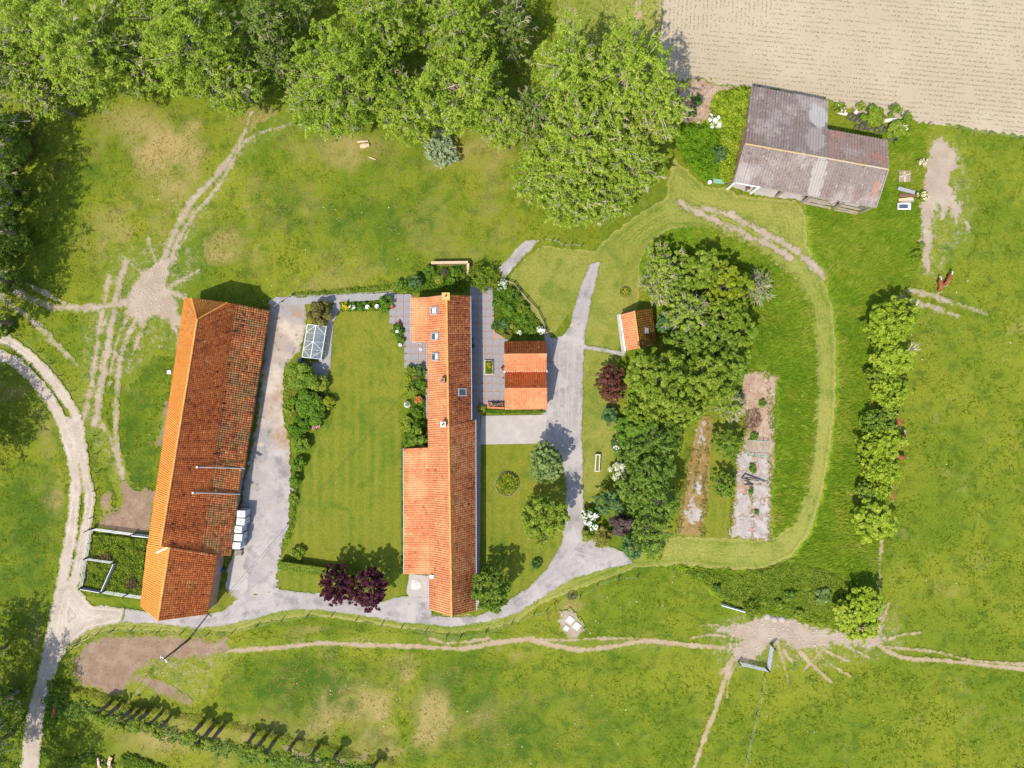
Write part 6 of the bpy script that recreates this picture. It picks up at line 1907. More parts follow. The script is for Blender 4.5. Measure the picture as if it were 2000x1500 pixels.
plant('spruce', 'small dark spruce in the bramble by the hangar', 'tree', 'spray', 'bluegreen', 1406, 305, 17, 4.2, 1.1, rzf=1.9)
plant('elder_bush', 'elder full of white blossom above the bramble', 'bush', 'shrub', 'bright', 1395, 241, 17, 3.4, 1.0, flowers=('whiteflower', 60, .42), group='bushes around the hangar')
for k, (x, y) in enumerate([(1362, 195), (1352, 218)]):
    plant('shrub', ['upper', 'lower'][k] + ' dark shrub growing on the rubble soil', 'bush', 'shrub', 'dark', x, y, 10, 1.6, 1.2, group='shrubs on the rubble')

# ---- ground cover nobody could count
cover('rough_weeds', ragged(poly_f([(1290, 1108), (1440, 1120), (1545, 1096), (1640, 1120), (1700, 1160), (1640, 1228), (1530, 1200), (1440, 1190), (1396, 1160), (1350, 1124)]), 91, 5), 17000, bumps(.1, .6, 14, 9), 'weeds', .27, seed=71)
penf = poly_f([(176, 1040), (288, 1052), (278, 1166), (160, 1150)])
cover('pen_weeds', penf, 13000, bumps(.15, .8, 12, 10, 4), 'weeds', .24, seed=72)
cover('pen_dead_weeds', union(poly_f([(170, 1088), (215, 1076), (222, 1098), (166, 1096)]), poly_f([(236, 1130), (262, 1118), (276, 1150), (240, 1156)]), poly_f([(166, 1100), (178, 1100), (168, 1146), (160, 1146)])), 2600, bumps(.3, .5, 8, 11, 4), 'thatchdead', .24, seed=73)
ditch = line_f([(100, 1366), (130, 1384), (190, 1394), (270, 1416), (350, 1440), (420, 1458), (500, 1474), (620, 1494), (760, 1520)], 30, 26)
cover('ditch_nettles', ragged(ditch, 92, 11), 9000, bumps(.1, .75, 12, 12), 'nettle', .27, seed=74)
ditch2 = line_f([(100, 1340), (170, 1352), (230, 1372), (330, 1392), (420, 1412), (520, 1432), (640, 1462), (760, 1490)], 16, 14)
cover('ditch_bank_grass', ragged(ditch2, 93, 7), 9000, bumps(.15, .5, 9, 13), 'olive', .24, asp=.25, up=.3, seed=75)
cover('corner_weeds', ragged(union(poly_f([(96, 1330), (140, 1330), (120, 1400), (84, 1440)]), line_f([(250, 1486), (300, 1500), (340, 1520)], 30, 20), line_f([(130, 1490), (170, 1480), (210, 1500)], 16, 24)), 94, 6), 7000, bumps(.2, .7, 10, 14), 'mid', .26, seed=76)
cover('bed_plants', ragged(union(poly_f([(664, 590), (762, 586), (768, 606), (664, 608)]), poly_f([(768, 638), (790, 640), (794, 690), (774, 660)]), poly_f([(792, 716), (832, 716), (834, 870), (786, 872), (786, 840), (800, 800), (792, 750)]), poly_f([(960, 562), (1000, 556), (1030, 590), (1060, 636), (1066, 654), (990, 656), (962, 640)]), poly_f([(836, 520), (912, 518), (912, 568), (806, 574), (770, 572), (800, 545)])), 95, 3), 14000, bumps(.2, .55, 10, 15, 4), 'green', .22, seed=77)
cover('bed_plants', ragged(union(line_f([(600, 700), (570, 745), (575, 800), (590, 850), (582, 920), (574, 990), (562, 1050)], 34, 10), poly_f([(572, 740), (640, 740), (650, 800), (600, 850), (570, 840)])), 96, 4), 9000, bumps(.15, .6, 10, 16, 5), 'weeds', .22, seed=78)
cover('garage_border_plants', ragged(union(line_f([(985, 803), (1064, 803)], 9, 8), line_f([(938, 800), (985, 804)], 12, 10)), 97, 1.5), 2600, bumps(.2, .5, 6, 17, 3), 'green', .2, seed=79)
cover('garage_border_flowers', line_f([(950, 793), (1060, 803)], 7, 5), 160, bumps(.6, .3, 6, 17, 3), 'orangeflower', .2, seed=80)
cover('wall_foot_plants', line_f([(786, 872), (786, 1118)], 5, 5), 1500, bumps(.2, .5, 8, 18, 3), 'green', .2, seed=81)
cover('path_side_plants', ragged(line_f([(575, 577), (650, 570), (700, 566), (770, 560), (800, 545)], 12, 14), 98, 3), 3400, bumps(.1, .5, 9, 19, 4), 'weeds', .22, seed=82)
cover('dead_brush', ragged(union(poly_f([(40, 220), (62, 218), (78, 262), (70, 310), (48, 312), (34, 290), (38, 250)]), poly_f([(95, 318), (112, 310), (132, 326), (128, 345), (112, 352), (98, 340)])), 99, 4), 1500, bumps(.1, .5, 9, 20, 4), 'thatchdead', .34, asp=.14, up=.4, seed=83)
cover('dead_brush', ragged(poly_f([(1455, 800), (1485, 795), (1488, 830), (1470, 846), (1452, 835)]), 100, 4), 900, bumps(.2, .5, 9, 20, 4), 'thatchdead', .34, asp=.2, up=.6, seed=84)
for k, (x, y, r) in enumerate([(1471, 914, 9), (1466, 960, 6), (1478, 1000, 5), (1474, 852, 9), (1490, 788, 8)]):
    plant('weed_clump', ['biggest bright weed clump on the ruined floor, by the dark frame', 'small weed clump below the dark frame', 'tiny weed clump low on the ruined floor', 'dark weed clump above the green cage', 'weed clump on the rubble at its north end'][k], 'plant', 'shrub', 'green', x, y, r, .9, 1.2, group='weed clumps on the old floor')

cover('floor_weeds', ragged(union(line_f([(1434, 885), (1428, 1050)], 9, 7), line_f([(1506, 890), (1505, 1056)], 6, 6), line_f([(1440, 945), (1500, 945)], 4, 4), line_f([(1470, 890), (1468, 1048)], 4, 4), line_f([(1500, 730), (1512, 860)], 12, 10), line_f([(1440, 800), (1448, 880)], 14, 10)), 140, 7), 1500, bumps(.05, .3, 8, 22, 3), 'weeds', .22, seed=130, z0=.18)
cover('floor_weeds', ragged(union(line_f([(1384, 830), (1372, 1044)], 7, 8), line_f([(1350, 880), (1326, 1040)], 10, 6), line_f([(1370, 850), (1350, 1000)], 4, 4)), 141, 7), 1300, bumps(.05, .3, 8, 23, 3), 'olive', .22, seed=131, z0=.16)
# round flower beds cut in the lawns
for (x, y, r, nm) in ((990.5, 945, 24, 'large'), (1221, 571, 11, 'small')):
    bed = thing('flower_bed', P(x, y), 'round flower bed with a pale edging in the ' + ('east lawn' if r > 20 else 'grass above the little hut'), 'flower bed')
    c = P(x, y, 0)
    m = MB(); m.lathe((c.x, c.y, 0.0), [(r / S * .95, .28), (r / S * .98, .30), (r / S * 1.0, .2), (r / S * 1.0, .0)], 32); m.build('edging', M['wood'], bed)
    m = MB(); m.lathe((c.x, c.y, 0.0), [(0.001, .30), (r / S * .9, .26)], 24); m.build('soil', M['mud'], bed)
    fc = poly_f([(x + r * .93 * math.cos(a), y + r * .93 * math.sin(a)) for a in np.linspace(0, 6.28, 24)[:-1]])
    cover('plants', fc, int(1900 * (r / 24) ** 2), bumps(.3, .35, 8, 21, 3), 'bright', .22, seed=85, parent=bed, kind=None, z0=.2)
    cover('flowers', fc, int(120 * (r / 24) ** 2), bumps(.6, .3, 8, 21, 3), 'yellowflower', .2, seed=86, parent=bed, kind=None, z0=.2)

# clipped hedge at the south end of the west lawn
t = thing('clipped_hedge', P(592, 1108), 'straight clipped bright green hedge beside the west lawn', 'hedge')
a, b = P(544, 1104, 1.3), P(700, 1126, 1.3)
rg = np.random.default_rng(77)
n = 9000
u = rg.uniform(0, 1, n); w = rg.uniform(-.62, .62, n); z = rg.uniform(0, 1.5, n)
side = rg.uniform(0, 1, n)
z = np.where(side < .55, 1.45 + rg.normal(0, .05, n), z); w = np.where(side >= .55, np.sign(w) * (.62 + rg.normal(0, .04, n)), w)
d = np.array((b - a).normalized()); pr = np.array([-d[1], d[0], 0])
pos = np.array(a)[None] * (1 - u)[:, None] + np.array(b)[None] * u[:, None] + pr[None] * w[:, None]
pos[:, 2] = z
nr = unit(np.where(side[:, None] < .55, np.array([[0, 0, 1.0]]), pr[None] * np.sign(w)[:, None]) + rg.normal(0, .4, (n, 3)))
v = leaf_quads(pos, nr, .22, .7, rg)
np_obj('foliage', v, np.arange(len(v)).reshape(-1, 4), np.clip(rg.normal(.55, .2, n), 0, 1), M['leaf_bright'], t)
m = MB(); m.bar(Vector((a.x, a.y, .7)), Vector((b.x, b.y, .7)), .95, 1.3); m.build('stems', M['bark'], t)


# ------------------------------------------------------------------ small things
# liquid tanks in steel cages, stacked two high beside the barn
def make_tank():
    t = thing('liquid_tank', (0, 0, 0), 'x', 'tank')
    m = MB()
    for y in (-.45, 0, .45): m.box((0, y, .07), (1.2, .12, .1))
    for x in (-.5, -.17, .17, .5): m.box((x, 0, .135), (.16, 1.0, .03))
    m.build('pallet', M['wood'], t, local=True)
    m = MB()
    w, d = 1.12, .93
    for (z0, z1, s0, s1) in ((.16, .20, .97, 1), (.20, 1.06, 1, 1), (1.06, 1.15, 1, .90)):
        q = [(-w / 2, -d / 2), (w / 2, -d / 2), (w / 2, d / 2), (-w / 2, d / 2)]
        lo = [(x * s0, y * s0, z0) for x, y in q]; hi = [(x * s1, y * s1, z1) for x, y in q]
        m.mesh(lo + hi, [(3, 2, 1, 0), (4, 5, 6, 7), (0, 1, 5, 4), (1, 2, 6, 5), (2, 3, 7, 6), (3, 0, 4, 7)])
    m.build('bottle', M['plastic'], t, local=True)
    m = MB(); m.lathe((0, 0, 1.15), [(.0, .06), (.10, .06), (.115, 0)], 12); m.build('cap', M['rust'], t, local=True)
    m = MB()
    for z in (.25, .5, .75, 1.0, 1.12):
        for (a, b) in (((-.6, -.5), (.6, -.5)), ((.6, -.5), (.6, .5)), ((.6, .5), (-.6, .5)), ((-.6, .5), (-.6, -.5))):
            m.bar((*a, z), (*b, z), .03, .03)
    for k in range(7):
        x = -.6 + .2 * k
        for y in (-.5, .5): m.bar((x, y, .15), (x, y, 1.12), .025, .025)
    for k in range(1, 5):
        y = -.5 + .2 * k
        for x in (-.6, .6): m.bar((x, y, .15), (x, y, 1.12), .025, .025)
    for x in (-.2, .2): m.bar((x, -.5, 1.175), (x, .5, 1.175), .04, .02)
    m.build('cage', M['steel'], t, local=True)
    return t


tank0 = make_tank()
first = True
TX = [(470.5, 1004), (469.5, 1019), (464, 1034), (464.5, 1050), (461, 1066)]
OT = ['farthest from the wooden crate', 'second from the yard end', 'middle one', 'second from the wooden crate', 'nearest the wooden crate']
for k, (x, y) in enumerate(TX):
    p = P(x, y, 2.5)
    for lv in (0, 1):
        o = tank0 if first else copy_tree(tank0)
        first = False
        q = p if lv == 1 else p + Vector((.06, .03, 0))
        o.location = (q.x, q.y, .18 + lv * 1.19)
        o.rotation_euler = (0, 0, math.radians(-4 + R.uniform(-2, 2)))
        o['label'] = ('upper' if lv else 'lower') + ' white caged liquid tank beside the barn, stack ' + OT[k]
        o['group'] = 'white liquid tanks stacked beside the barn'
t = thing('wooden_crate', P(468, 1077), 'empty wooden pallet crate at the end of the white tanks', 'crate')
p = P(468, 1078)
for k in range(6):
    m = MB(); m.box((p.x - .45 + .18 * k, p.y, .62), (.13, .8, .05), rz=-.07); m.build('slat', M['wood'], t)
for y in (-.35, .35):
    m = MB(); m.box((p.x, p.y + y, .38), (1.05, .1, .45), rz=-.07); m.build('runner', M['wood'], t)


# post and wire fences: one fence each, its posts are parts
def post_fence(label, pts, h=1.15, r=.055, wires=(.5, .95), closed=False, mat='darkwood', name='wire_fence', rails=None, rmat=None, wiregap=True):
    f = thing(name, P(*pts[0]), label, 'fence')
    me = None
    for (x, y) in pts:
        p = P(x, y)
        if me is None:
            m = MB(); m.tube([(0, 0, 0), (0.01, .01, h)], [r * 1.1, r], 6)
            o = m.build('post', M[mat], f, local=True); me = o.data
        else:
            o = bpy.data.objects.new('post', me); COL.objects.link(o); o.parent = f
        o.location = p - f.location
        o.rotation_euler = (R.uniform(-.06, .06), R.uniform(-.06, .06), R.uniform(0, 6))
    for z in wires:
        m = MB()
        for a, b in zip(pts[:-1], pts[1:]):
            m.tube([P(*a) + Vector((0, 0, z)), P(*b) + Vector((0, 0, z))], .006, 3, cap=False)
        m.build('wire', M['steel'], f)
    if rails:
        for z in rails:
            m = MB()
            for a, b in zip(pts[:-1], pts[1:]):
                m.bar(P(*a) + Vector((0, 0, z)), P(*b) + Vector((0, 0, z)), .06, .12)
            m.build('rail', M[rmat or mat], f)
    return f


post_fence('wire fence with dark posts along the south verge of the drive', [(140, 1268), (152, 1257), (170, 1245), (192, 1236), (221, 1231), (260, 1228), (310, 1233), (357, 1234), (407, 1238), (455, 1234), (503, 1221), (552, 1209), (602, 1201), (650, 1200), (697, 1209), (747, 1218), (786, 1223), (832, 1232), (873, 1241), (900, 1243), (950, 1233), (1000, 1216), (1043, 1198), (1068, 1192), (1083, 1178)], r=.07)
post_fence('wire fence running from the slabs to the rough corner', [(1115, 1163), (1133, 1163), (1167, 1141), (1208, 1127), (1245, 1126)], r=.07)
post_fence('wire fence with dark posts on the inner side of the curved lane', [(40, 655), (80, 688), (103, 710), (122, 733), (147, 762), (163, 785)], r=.06)
post_fence('short wire fence between the lane and the barn', [(190, 850), (192, 884), (193, 922), (187, 958), (182, 1010), (172, 1036)], r=.06)
post_fence('thin wire fence running south from the steel gates', [(1492, 1318), (1487, 1348), (1477, 1393), (1465, 1440), (1457, 1478), (1448, 1530)], r=.05)
post_fence('short fence with white footed posts beside the gravel heap', [(1062, 468), (1078, 471), (1088, 472), (1100, 481), (1115, 479), (1135, 482)], r=.07)
post_fence('garden fence with white posts east of the garden bed', [(985, 548), (1003, 554), (1028, 584), (1048, 606), (1060, 630), (1067, 650)], r=.10, h=1.2, wires=(), rails=(.9, .5), mat='wood', name='rail_fence')
post_fence('low fence of dark posts along the north garden path', [(568, 580), (600, 578), (640, 577), (690, 574), (730, 572), (770, 568)], r=.05, h=.9, wires=(.4, .8), mat='darkwood')
post_fence('wooden rail from the barn corner to the garden path', [(536, 602), (552, 590), (572, 577)], r=.08, h=1.1, wires=(), rails=(.95,), mat='wood', name='rail_fence')
post_fence('pasture fence along the top of the cow field', [(1812, 243), (1870, 252), (1930, 262), (1990, 272)], r=.06)
# crossed hurdle and old wheel by the slabs
t = thing('cart_wheel', P(1116, 1164), 'old dark cart wheel lying by the fence above the slabs', 'wheel')
p = P(1117, 1163)
m = MB()
pts = [Vector((p.x + .75 * math.cos(a), p.y + .55 * math.sin(a), .35 + .12 * math.sin(a))) for a in np.linspace(0, 6.28, 16)]
m.tube(pts, .06, 6); m.build('rim', M['black'], t)
for a in np.linspace(0, 3.14, 5)[:-1]:
    m = MB(); m.bar((p.x + .72 * math.cos(a), p.y + .52 * math.sin(a), .36 + .12 * math.sin(a)), (p.x - .72 * math.cos(a), p.y - .52 * math.sin(a), .36 - .12 * math.sin(a)), .06, .05); m.build('spoke', M['darkwood'], t)

# steel cattle pens
def rail_panel(name, label, a, b, h, n=5, parent=None, mat='steel', solid=False, post=True, cat='gate', top_only=False):
    a, b = Vector((*a[:2], 0)), Vector((*b[:2], 0))
    t = parent or thing(name, a, label, cat)
    d = (b - a).normalized()
    for k in range(n):
        z = .25 + (h - .25) * k / (n - 1)
        m = MB(); m.tube([a + Vector((0, 0, z)), b + Vector((0, 0, z))], .045, 6); m.build('rail', M[mat], t)
    for s in (0, .5, 1):
        q = a.lerp(b, s); m = MB(); m.tube([q + Vector((0, 0, .15)), q + Vector((0, 0, h + .02))], .04, 6); m.build('upright', M[mat], t)
    if post:
        for q in (a - d * .14, b + d * .14):
            m = MB(); m.tube([q, q + Vector((0, 0, h + .25))], [.09, .08], 7); m.build('post', M['darkwood'], t)
    if solid:
        m = MB(); m.bar(a + Vector((0, 0, h / 2 + .1)) + Vector((d.y, -d.x, 0)) * .07, b + Vector((0, 0, h / 2 + .1)) + Vector((d.y, -d.x, 0)) * .07, .04, h - .3)
        m.build('sheet', M[mat], t)
    return t


T = lambda x, y, h=1.3: P(x, y, h)
rail_panel('steel_fence', 'steel rail fence along the lane side of the weedy pen, upper half', T(173, 1036), T(165, 1090), 1.3, 4, cat='fence')
rail_panel('steel_fence', 'steel rail fence along the lane side of the weedy pen, lower half', T(164, 1094), T(155, 1148), 1.3, 4, cat='fence')
rail_panel('steel_fence', 'steel rail fence along the north side of the weedy pen', T(178, 1035), T(254, 1045), 1.3, 5, cat='fence')
rail_panel('sheet_fence', 'white sheet panel between the steel rails and the barn', T(256, 1046), T(292, 1050), 1.3, 3, solid=True, mat='white', post=False, cat='fence')
rail_panel('steel_fence', 'steel rail dividing the weedy pen', T(166, 1093), T(216, 1100), 1.3, 4, cat='fence')
rail_panel('mesh_gate', 'pale ribbed steel gate inside the weedy pen', T(221, 1102), T(197, 1156), 1.3, 9, solid=True, cat='gate')
rail_panel('sheet_gate', 'grey sheeted gate at the south west corner of the weedy pen', T(157, 1151), T(196, 1158), 1.3, 4, solid=True, cat='gate')
rail_panel('steel_fence', 'steel rail gate at the south side of the weedy pen, near the lane', T(199, 1158), T(240, 1165), 1.3, 4, cat='gate')
rail_panel('steel_fence', 'steel rail gate at the south side of the weedy pen, against the barn', T(243, 1165), T(275, 1169), 1.3, 4, cat='gate')
rail_panel('field_gate', 'upright steel field gate on the east side of the trodden gateway', T(1510, 1265), T(1503, 1309), 1.4, 7, cat='gate')
rail_panel('field_gate', 'steel field gate lying along the south side of the trodden gateway', T(1448, 1299), T(1500, 1311), 1.4, 6, cat='gate')
rail_panel('white_rail', 'white sheet rail below the rough weeds, left of the star shaped tree', T(1411, 1183, 1.0), T(1464, 1198, 1.0), 1.0, 3, solid=True, mat='white', post=False, cat='rail')
t = thing('gate_post', P(1506, 1258), 'tall dark wooden post at the north end of the upright field gate', 'post')
m = MB(); p = P(1506, 1260); m.tube([(p.x, p.y, 0), (p.x, p.y, 2.1)], [.16, .14], 8); m.build('timber', M['darkwood'], t)

# utility pole and its wires
pole = thing('utility_pole', P(370, 1248), 'dark wooden utility pole on the bare mud beside the drive', 'pole')
pb = P(370, 1248); PH = 7.9
m = MB(); m.tube([(pb.x, pb.y, 0), (pb.x, pb.y, PH)], [.17, .11], 8); m.build('shaft', M['darkwood'], pole)
ax = Vector((.65, .76, 0)).cross(Vector((0, 0, 1)))
m = MB(); m.bar(Vector((pb.x, pb.y, PH - .15)) - ax * .7, Vector((pb.x, pb.y, PH - .15)) + ax * .7, .14, .14); m.build('cross_arm', M['stone'], pole)
for s in (-.55, .55):
    q = Vector((pb.x, pb.y, PH - .05)) + ax * s
    m = MB(); m.lathe(q, [(.04, 0), (.08, .05), (.05, .12), (.07, .18), (0, .2)], 8); m.build('insulator', M['white'], pole)


def wire(label, a, b, sag, r=.022):
    t = thing('overhead_wire', a, label, 'wire')
    m = MB()
    pts = [Vector(a).lerp(Vector(b), k / 24) - Vector((0, 0, sag * 4 * (k / 24) * (1 - k / 24))) for k in range(25)]
    m.tube(pts, r, 4); m.build('cable', M['black'], t)


wire('thin overhead cable from the utility pole to the farmhouse wall', Vector((pb.x, pb.y, PH)) + ax * .55, P(834, 716, 4.0), .7)
wire('thin overhead cable from the utility pole towards the bottom left corner', Vector((pb.x, pb.y, PH)) - ax * .55, P(120, 1535, PH), .5)

# house and patio things
t = thing('patio_planter', P(955, 718), 'rectangular planter with yellow flowers standing on the patio', 'planter')
p = P(955, 718)
m = MB()
for (cx, cy, sx, sy) in ((-.62, 0, .1, 2.2), (.62, 0, .1, 2.2), (0, 1.05, 1.14, .1), (0, -1.05, 1.14, .1)): m.box((p.x + cx, p.y + cy, .42), (sx, sy, .5))
m.build('box', M['stone'], t)
m = MB(); m.box((p.x, p.y, .55), (1.1, 1.98, .08)); m.build('soil', M['mud'], t)
fq = poly_f([(948, 705), (962, 705), (962, 731), (948, 731)])
cover('plants', fq, 900, bumps(.25, .4, 6, 30, 2), 'bright', .2, seed=120, parent=t, kind=None, z0=.55)
cover('flowers', poly_f([(950, 707), (960, 707), (960, 719), (950, 719)]), 130, bumps(.45, .3, 6, 30, 2), 'yellowflower', .2, seed=121, parent=t, kind=None, z0=.55)
t = thing('brick_planter', P(968, 795), 'low red brick planter wall at the south end of the patio', 'planter')
a, b = P(952, 796, .6), P(985, 797, .6)
m = MB(); m.bar(Vector((a.x, a.y, .35)), Vector((b.x, b.y, .35)), .25, .7); m.build('front_wall', M['tile_salmon'], t)
a, b = P(953, 785, .6), P(953, 795, .6)
m = MB(); m.bar(Vector((a.x, a.y, .35)), Vector((b.x, b.y, .35)), .2, .66); m.build('end_wall', M['tile_salmon'], t)
fq = poly_f([(955, 785), (984, 785), (984, 794), (955, 794)])
cover('plants', fq, 700, bumps(.5, .4, 6, 31, 2), 'dark', .2, seed=122, parent=t, kind=None, z0=.2)
cover('flowers', fq, 90, bumps(.8, .2, 6, 31, 2), 'pinkflower', .2, seed=123, parent=t, kind=None, z0=.25)


def pot(label, x, y, r, h, mat, leaf=None, name='flower_pot'):
    t = thing(name, P(x, y), label, 'pot'); p = P(x, y)
    m = MB(); m.lathe((p.x, p.y, .2), [(0, 0), (r * .75, 0), (r, h), (r * .88, h), (r * .86, h * .9), (0, h * .88)], 16); m.build('bowl', M[mat], t)
    if leaf:
        f = poly_f([(x + r * .75 * S * math.cos(a), y + r * .75 * S * math.sin(a)) for a in np.linspace(0, 6.28, 12)[:-1]])
        cover('plant', f, 90, bumps(.1, .2, 5, 33, 1), leaf, .16, seed=int(x), parent=t, kind=None, z0=.2 + h * .75)


pot('white rimmed pot with yellow green plant in the north bed, the left one', 720, 601, .33, .8, 'white', 'yellow')
pot('white rimmed pot with reddish plant in the north bed, the right one', 738.5, 600, .33, .8, 'white', 'redbrown')
pot('terracotta pot at the patio end of the north bed', 767, 600, .28, .5, 'terracotta', 'orangeflower')
pot('dark pot on the patio against the farmhouse east wall', 923, 676, .33, .6, 'black', 'dark')
pot('small dark pot against the farmhouse east wall, above the bigger dark pot', 922, 664, .25, .4, 'black', 'mid')
pot('white small pot against the farmhouse east wall', 922, 650, .22, .4, 'white', 'green')
pot('round pot beside the outbuilding west wall', 981, 718, .25, .4, 'terracotta', 'redbrown')
pot('small pot on the west patio near the shrub', 780, 628, .2, .35, 'terracotta', 'redbrown')
pot('large pale round pot ring at the lawn edge of the west wall bed', 796, 790, .5, .3, 'stone', 'greygreen')
t = thing('garden_ball', P(778, 648), 'white ball ornament among the shrubs by the west patio', 'ornament')
p = P(778, 648); m = MB(); m.lathe((p.x, p.y, 1.0), [(0.01, -.28), (.16, -.22), (.27, -.05), (.27, .08), (.16, .24), (.01, .29)], 14); m.build('ball', M['white'], t, smooth=True)
m = MB(); m.tube([(p.x, p.y, 0), (p.x, p.y, .8)], .09, 6); m.build('stem', M['stone'], t)
t = thing('white_box', P(783, 674), 'small white box with a dark opening beside the west patio', 'box')
p = P(783, 674); m = MB(); m.box((p.x, p.y, .4), (.42, .42, .6)); m.build('body', M['white'], t)
m = MB(); m.box((p.x, p.y, .705), (.2, .2, .02)); m.build('opening', M['black'], t)  # black plate on the closed top stands in for the shade inside
t = thing('water_barrel', P(589, 702), 'dark blue water barrel at the corner of the greenhouse', 'barrel')
p = P(589, 704); m = MB(); m.lathe((p.x, p.y, 0), [(.28, 0), (.32, .45), (.28, .9), (.25, .9), (.24, .8), (0, .8)], 14); m.build('drum', M['bluep'], t)
t = thing('white_bucket', P(628, 704), 'white bucket at the lawn corner of the greenhouse', 'bucket')
p = P(628, 704); m = MB(); m.lathe((p.x, p.y, 0.2), [(.2, 0), (.26, .45), (.22, .45), (.18, .05), (0, .05)], 14); m.build('pail', M['white'], t)
t = thing('white_bag', P(823, 683), 'crumpled white bag lying on the west patio by the wall', 'bag')
p = P(822, 682); m = MB()
m.lathe((p.x, p.y, .3), [(.01, .2), (.12, .17), (.22, .08), (.25, 0), (.2, -.06)], 9); m.build('sack', M['white'], t)
t = thing('blue_barrow', P(432, 1112), 'blue barrow on the barn apron by the open bay', 'barrow')
p = P(434, 1112)
m = MB(); m.box((p.x, p.y, .5), (.7, .5, .25), rz=.3); m.build('tub', M['bluep'], t)
m = MB(); m.lathe((p.x + .45, p.y + .1, .2), [(0.0, .05), (.2, .05), (.2, -.05), (0, -.05)], 10); m.build('wheel', M['black'], t)
for s in (-.2, .2):
    m = MB(); m.bar((p.x - .3, p.y + s, .5), (p.x - 1.1, p.y + s - .35, .75), .04, .04); m.build('handle', M['wood'], t)

# white gypsum heap on the house pad
t = thing('sand_heap', P(812, 1141), 'small white heap on the concrete pad at the farmhouse corner', 'heap')
p = P(812, 1141); m = MB(); n0 = 18
rings = []
for rr, z in ((.95, .165), (.7, .22), (.4, .31), (.12, .37)):
    rings.append([(p.x + rr * (1 + .22 * math.sin(3 * a + rr * 9) + R.uniform(-.06, .06)) * math.cos(a) * .8, p.y + rr * (1 + .2 * math.cos(2 * a)) * math.sin(a), z) for a in np.linspace(0, 6.283, n0 + 1)[:-1]])
vs = [q for r_ in rings for q in r_]; fs = []
for i in range(3):
    for k in range(n0): fs.append((i * n0 + k, i * n0 + (k + 1) % n0, (i + 1) * n0 + (k + 1) % n0, (i + 1) * n0 + k))
fs.append(tuple(3 * n0 + k for k in range(n0)))
m.mesh(vs, fs); m.build('heap', M['stone'], t)

# bench-like feeding trough on the lawn strip
t = thing('stone_trough', P(1167, 904), 'long narrow stone trough on the grass strip beside the drive', 'trough')
a, b = P(1168, 887, .5), P(1166, 921, .5); a.z = b.z = 0
d = (b - a).normalized(); nr = Vector((d.y, -d.x, 0))
for s in (-.3, .3):
    m = MB(); m.bar(a + nr * s + Vector((0, 0, .38)), b + nr * s + Vector((0, 0, .38)), .14, .6); m.build('side', M['stone'], t)
for q in (a + d * .08, b - d * .08):
    m = MB(); m.bar(q - nr * .22 + Vector((0, 0, .37)), q + nr * .22 + Vector((0, 0, .37)), .16, .58); m.build('end', M['stone'], t)
m = MB(); m.bar(a + d * .17 + Vector((0, 0, .3)), b - d * .17 + Vector((0, 0, .3)), .45, .3); m.build('soil', M['mud'], t)

# garden wall behind the farmhouse
t = thing('garden_wall', P(880, 513), 'pale topped low wall round the north garden corner', 'wall')
for (a, b) in (((842, 513), (914, 512)), ((914, 514), (914, 548))):
    p, q = P(*a, 1.3), P(*b, 1.3)
    m = MB(); m.bar(Vector((p.x, p.y, .6)), Vector((q.x, q.y, .6)), .26, 1.2); m.build('wall_body', M['brick'], t)
    m = MB(); m.bar(Vector((p.x, p.y, 1.25)), Vector((q.x, q.y, 1.25)), .38, .1); m.build('coping', M['palewood'], t)

# old tyres by the hangar
ty = None
for k, (x, y, tilt) in enumerate([(1663, 229, .5), (1668, 234, .2), (1678, 231, .4), (1684, 248, 0), (1672, 250, .1), (1698, 250, .2), (1712, 256, 0), (1722, 250, .3), (1729, 256, .1), (1737, 268, 0), (1744, 270, .2), (1690, 240, .5)]):
    if ty is None:
        o = thing('old_tyre', (0, 0, 0), 'x', 'tyre')
        m = MB(); prof = [(.30, .02), (.40, 0), (.50, .05), (.53, .13), (.50, .21), (.40, .26), (.30, .24), (.28, .13), (.30, .02)]
        m.lathe((0, 0, 0), prof, 20); m.build('tread', M['rubber'], o, local=True)
        ty = o
    else: o = copy_tree(ty)
    p = P(x, y); o.location = (p.x, p.y, .12 + .18 * (k % 3 == 1)); o.rotation_euler = (tilt, tilt * .5, R.uniform(0, 6))
    s = R.uniform(.85, 1.2); o.scale = (s, s, s)
    o['label'] = ['old tyre at the hangar end of the tyre heap, leaning', 'old tyre just below the leaning one at the hangar end of the heap', 'old tyre beneath the slim bush', 'old tyre lying flat below the slim bush', 'old tyre nearest the shaded hangar wall', 'old tyre in front of the wide bush, western one', 'old tyre in the middle in front of the wide bush', 'old tyre in front of the wide bush, eastern one', 'old tyre between the wide bush and the bright bush', 'old tyre lowest in the heap, by the hangar corner', 'old tyre at the foot of the bright wide bush', 'old tyre leaning against the wide bush'][k]
    o['group'] = 'old tyres at the field edge'
for k, (x, y, ln, ang) in enumerate([(1674, 216, 1.9, 50), (1737, 236, 2.0, 5), (1642, 222, 1.6, -20)]):
    t = thing('stump', P(x, y), ['leaning pale log above the old tyres', 'pale log at the foot of the round field edge bush', 'pale log beside the hangar corner bush'][k], 'log', 'pale logs at the field edge')
    p = P(x, y); d = Vector((math.cos(math.radians(ang)), math.sin(math.radians(ang)), .12)) * ln / 2
    m = MB(); m.tube([Vector((p.x, p.y, .35)) - d, Vector((p.x, p.y, .35)), Vector((p.x, p.y, .35)) + d], [.3, .34, .26], 9); m.build('wood', M['stone'], t)

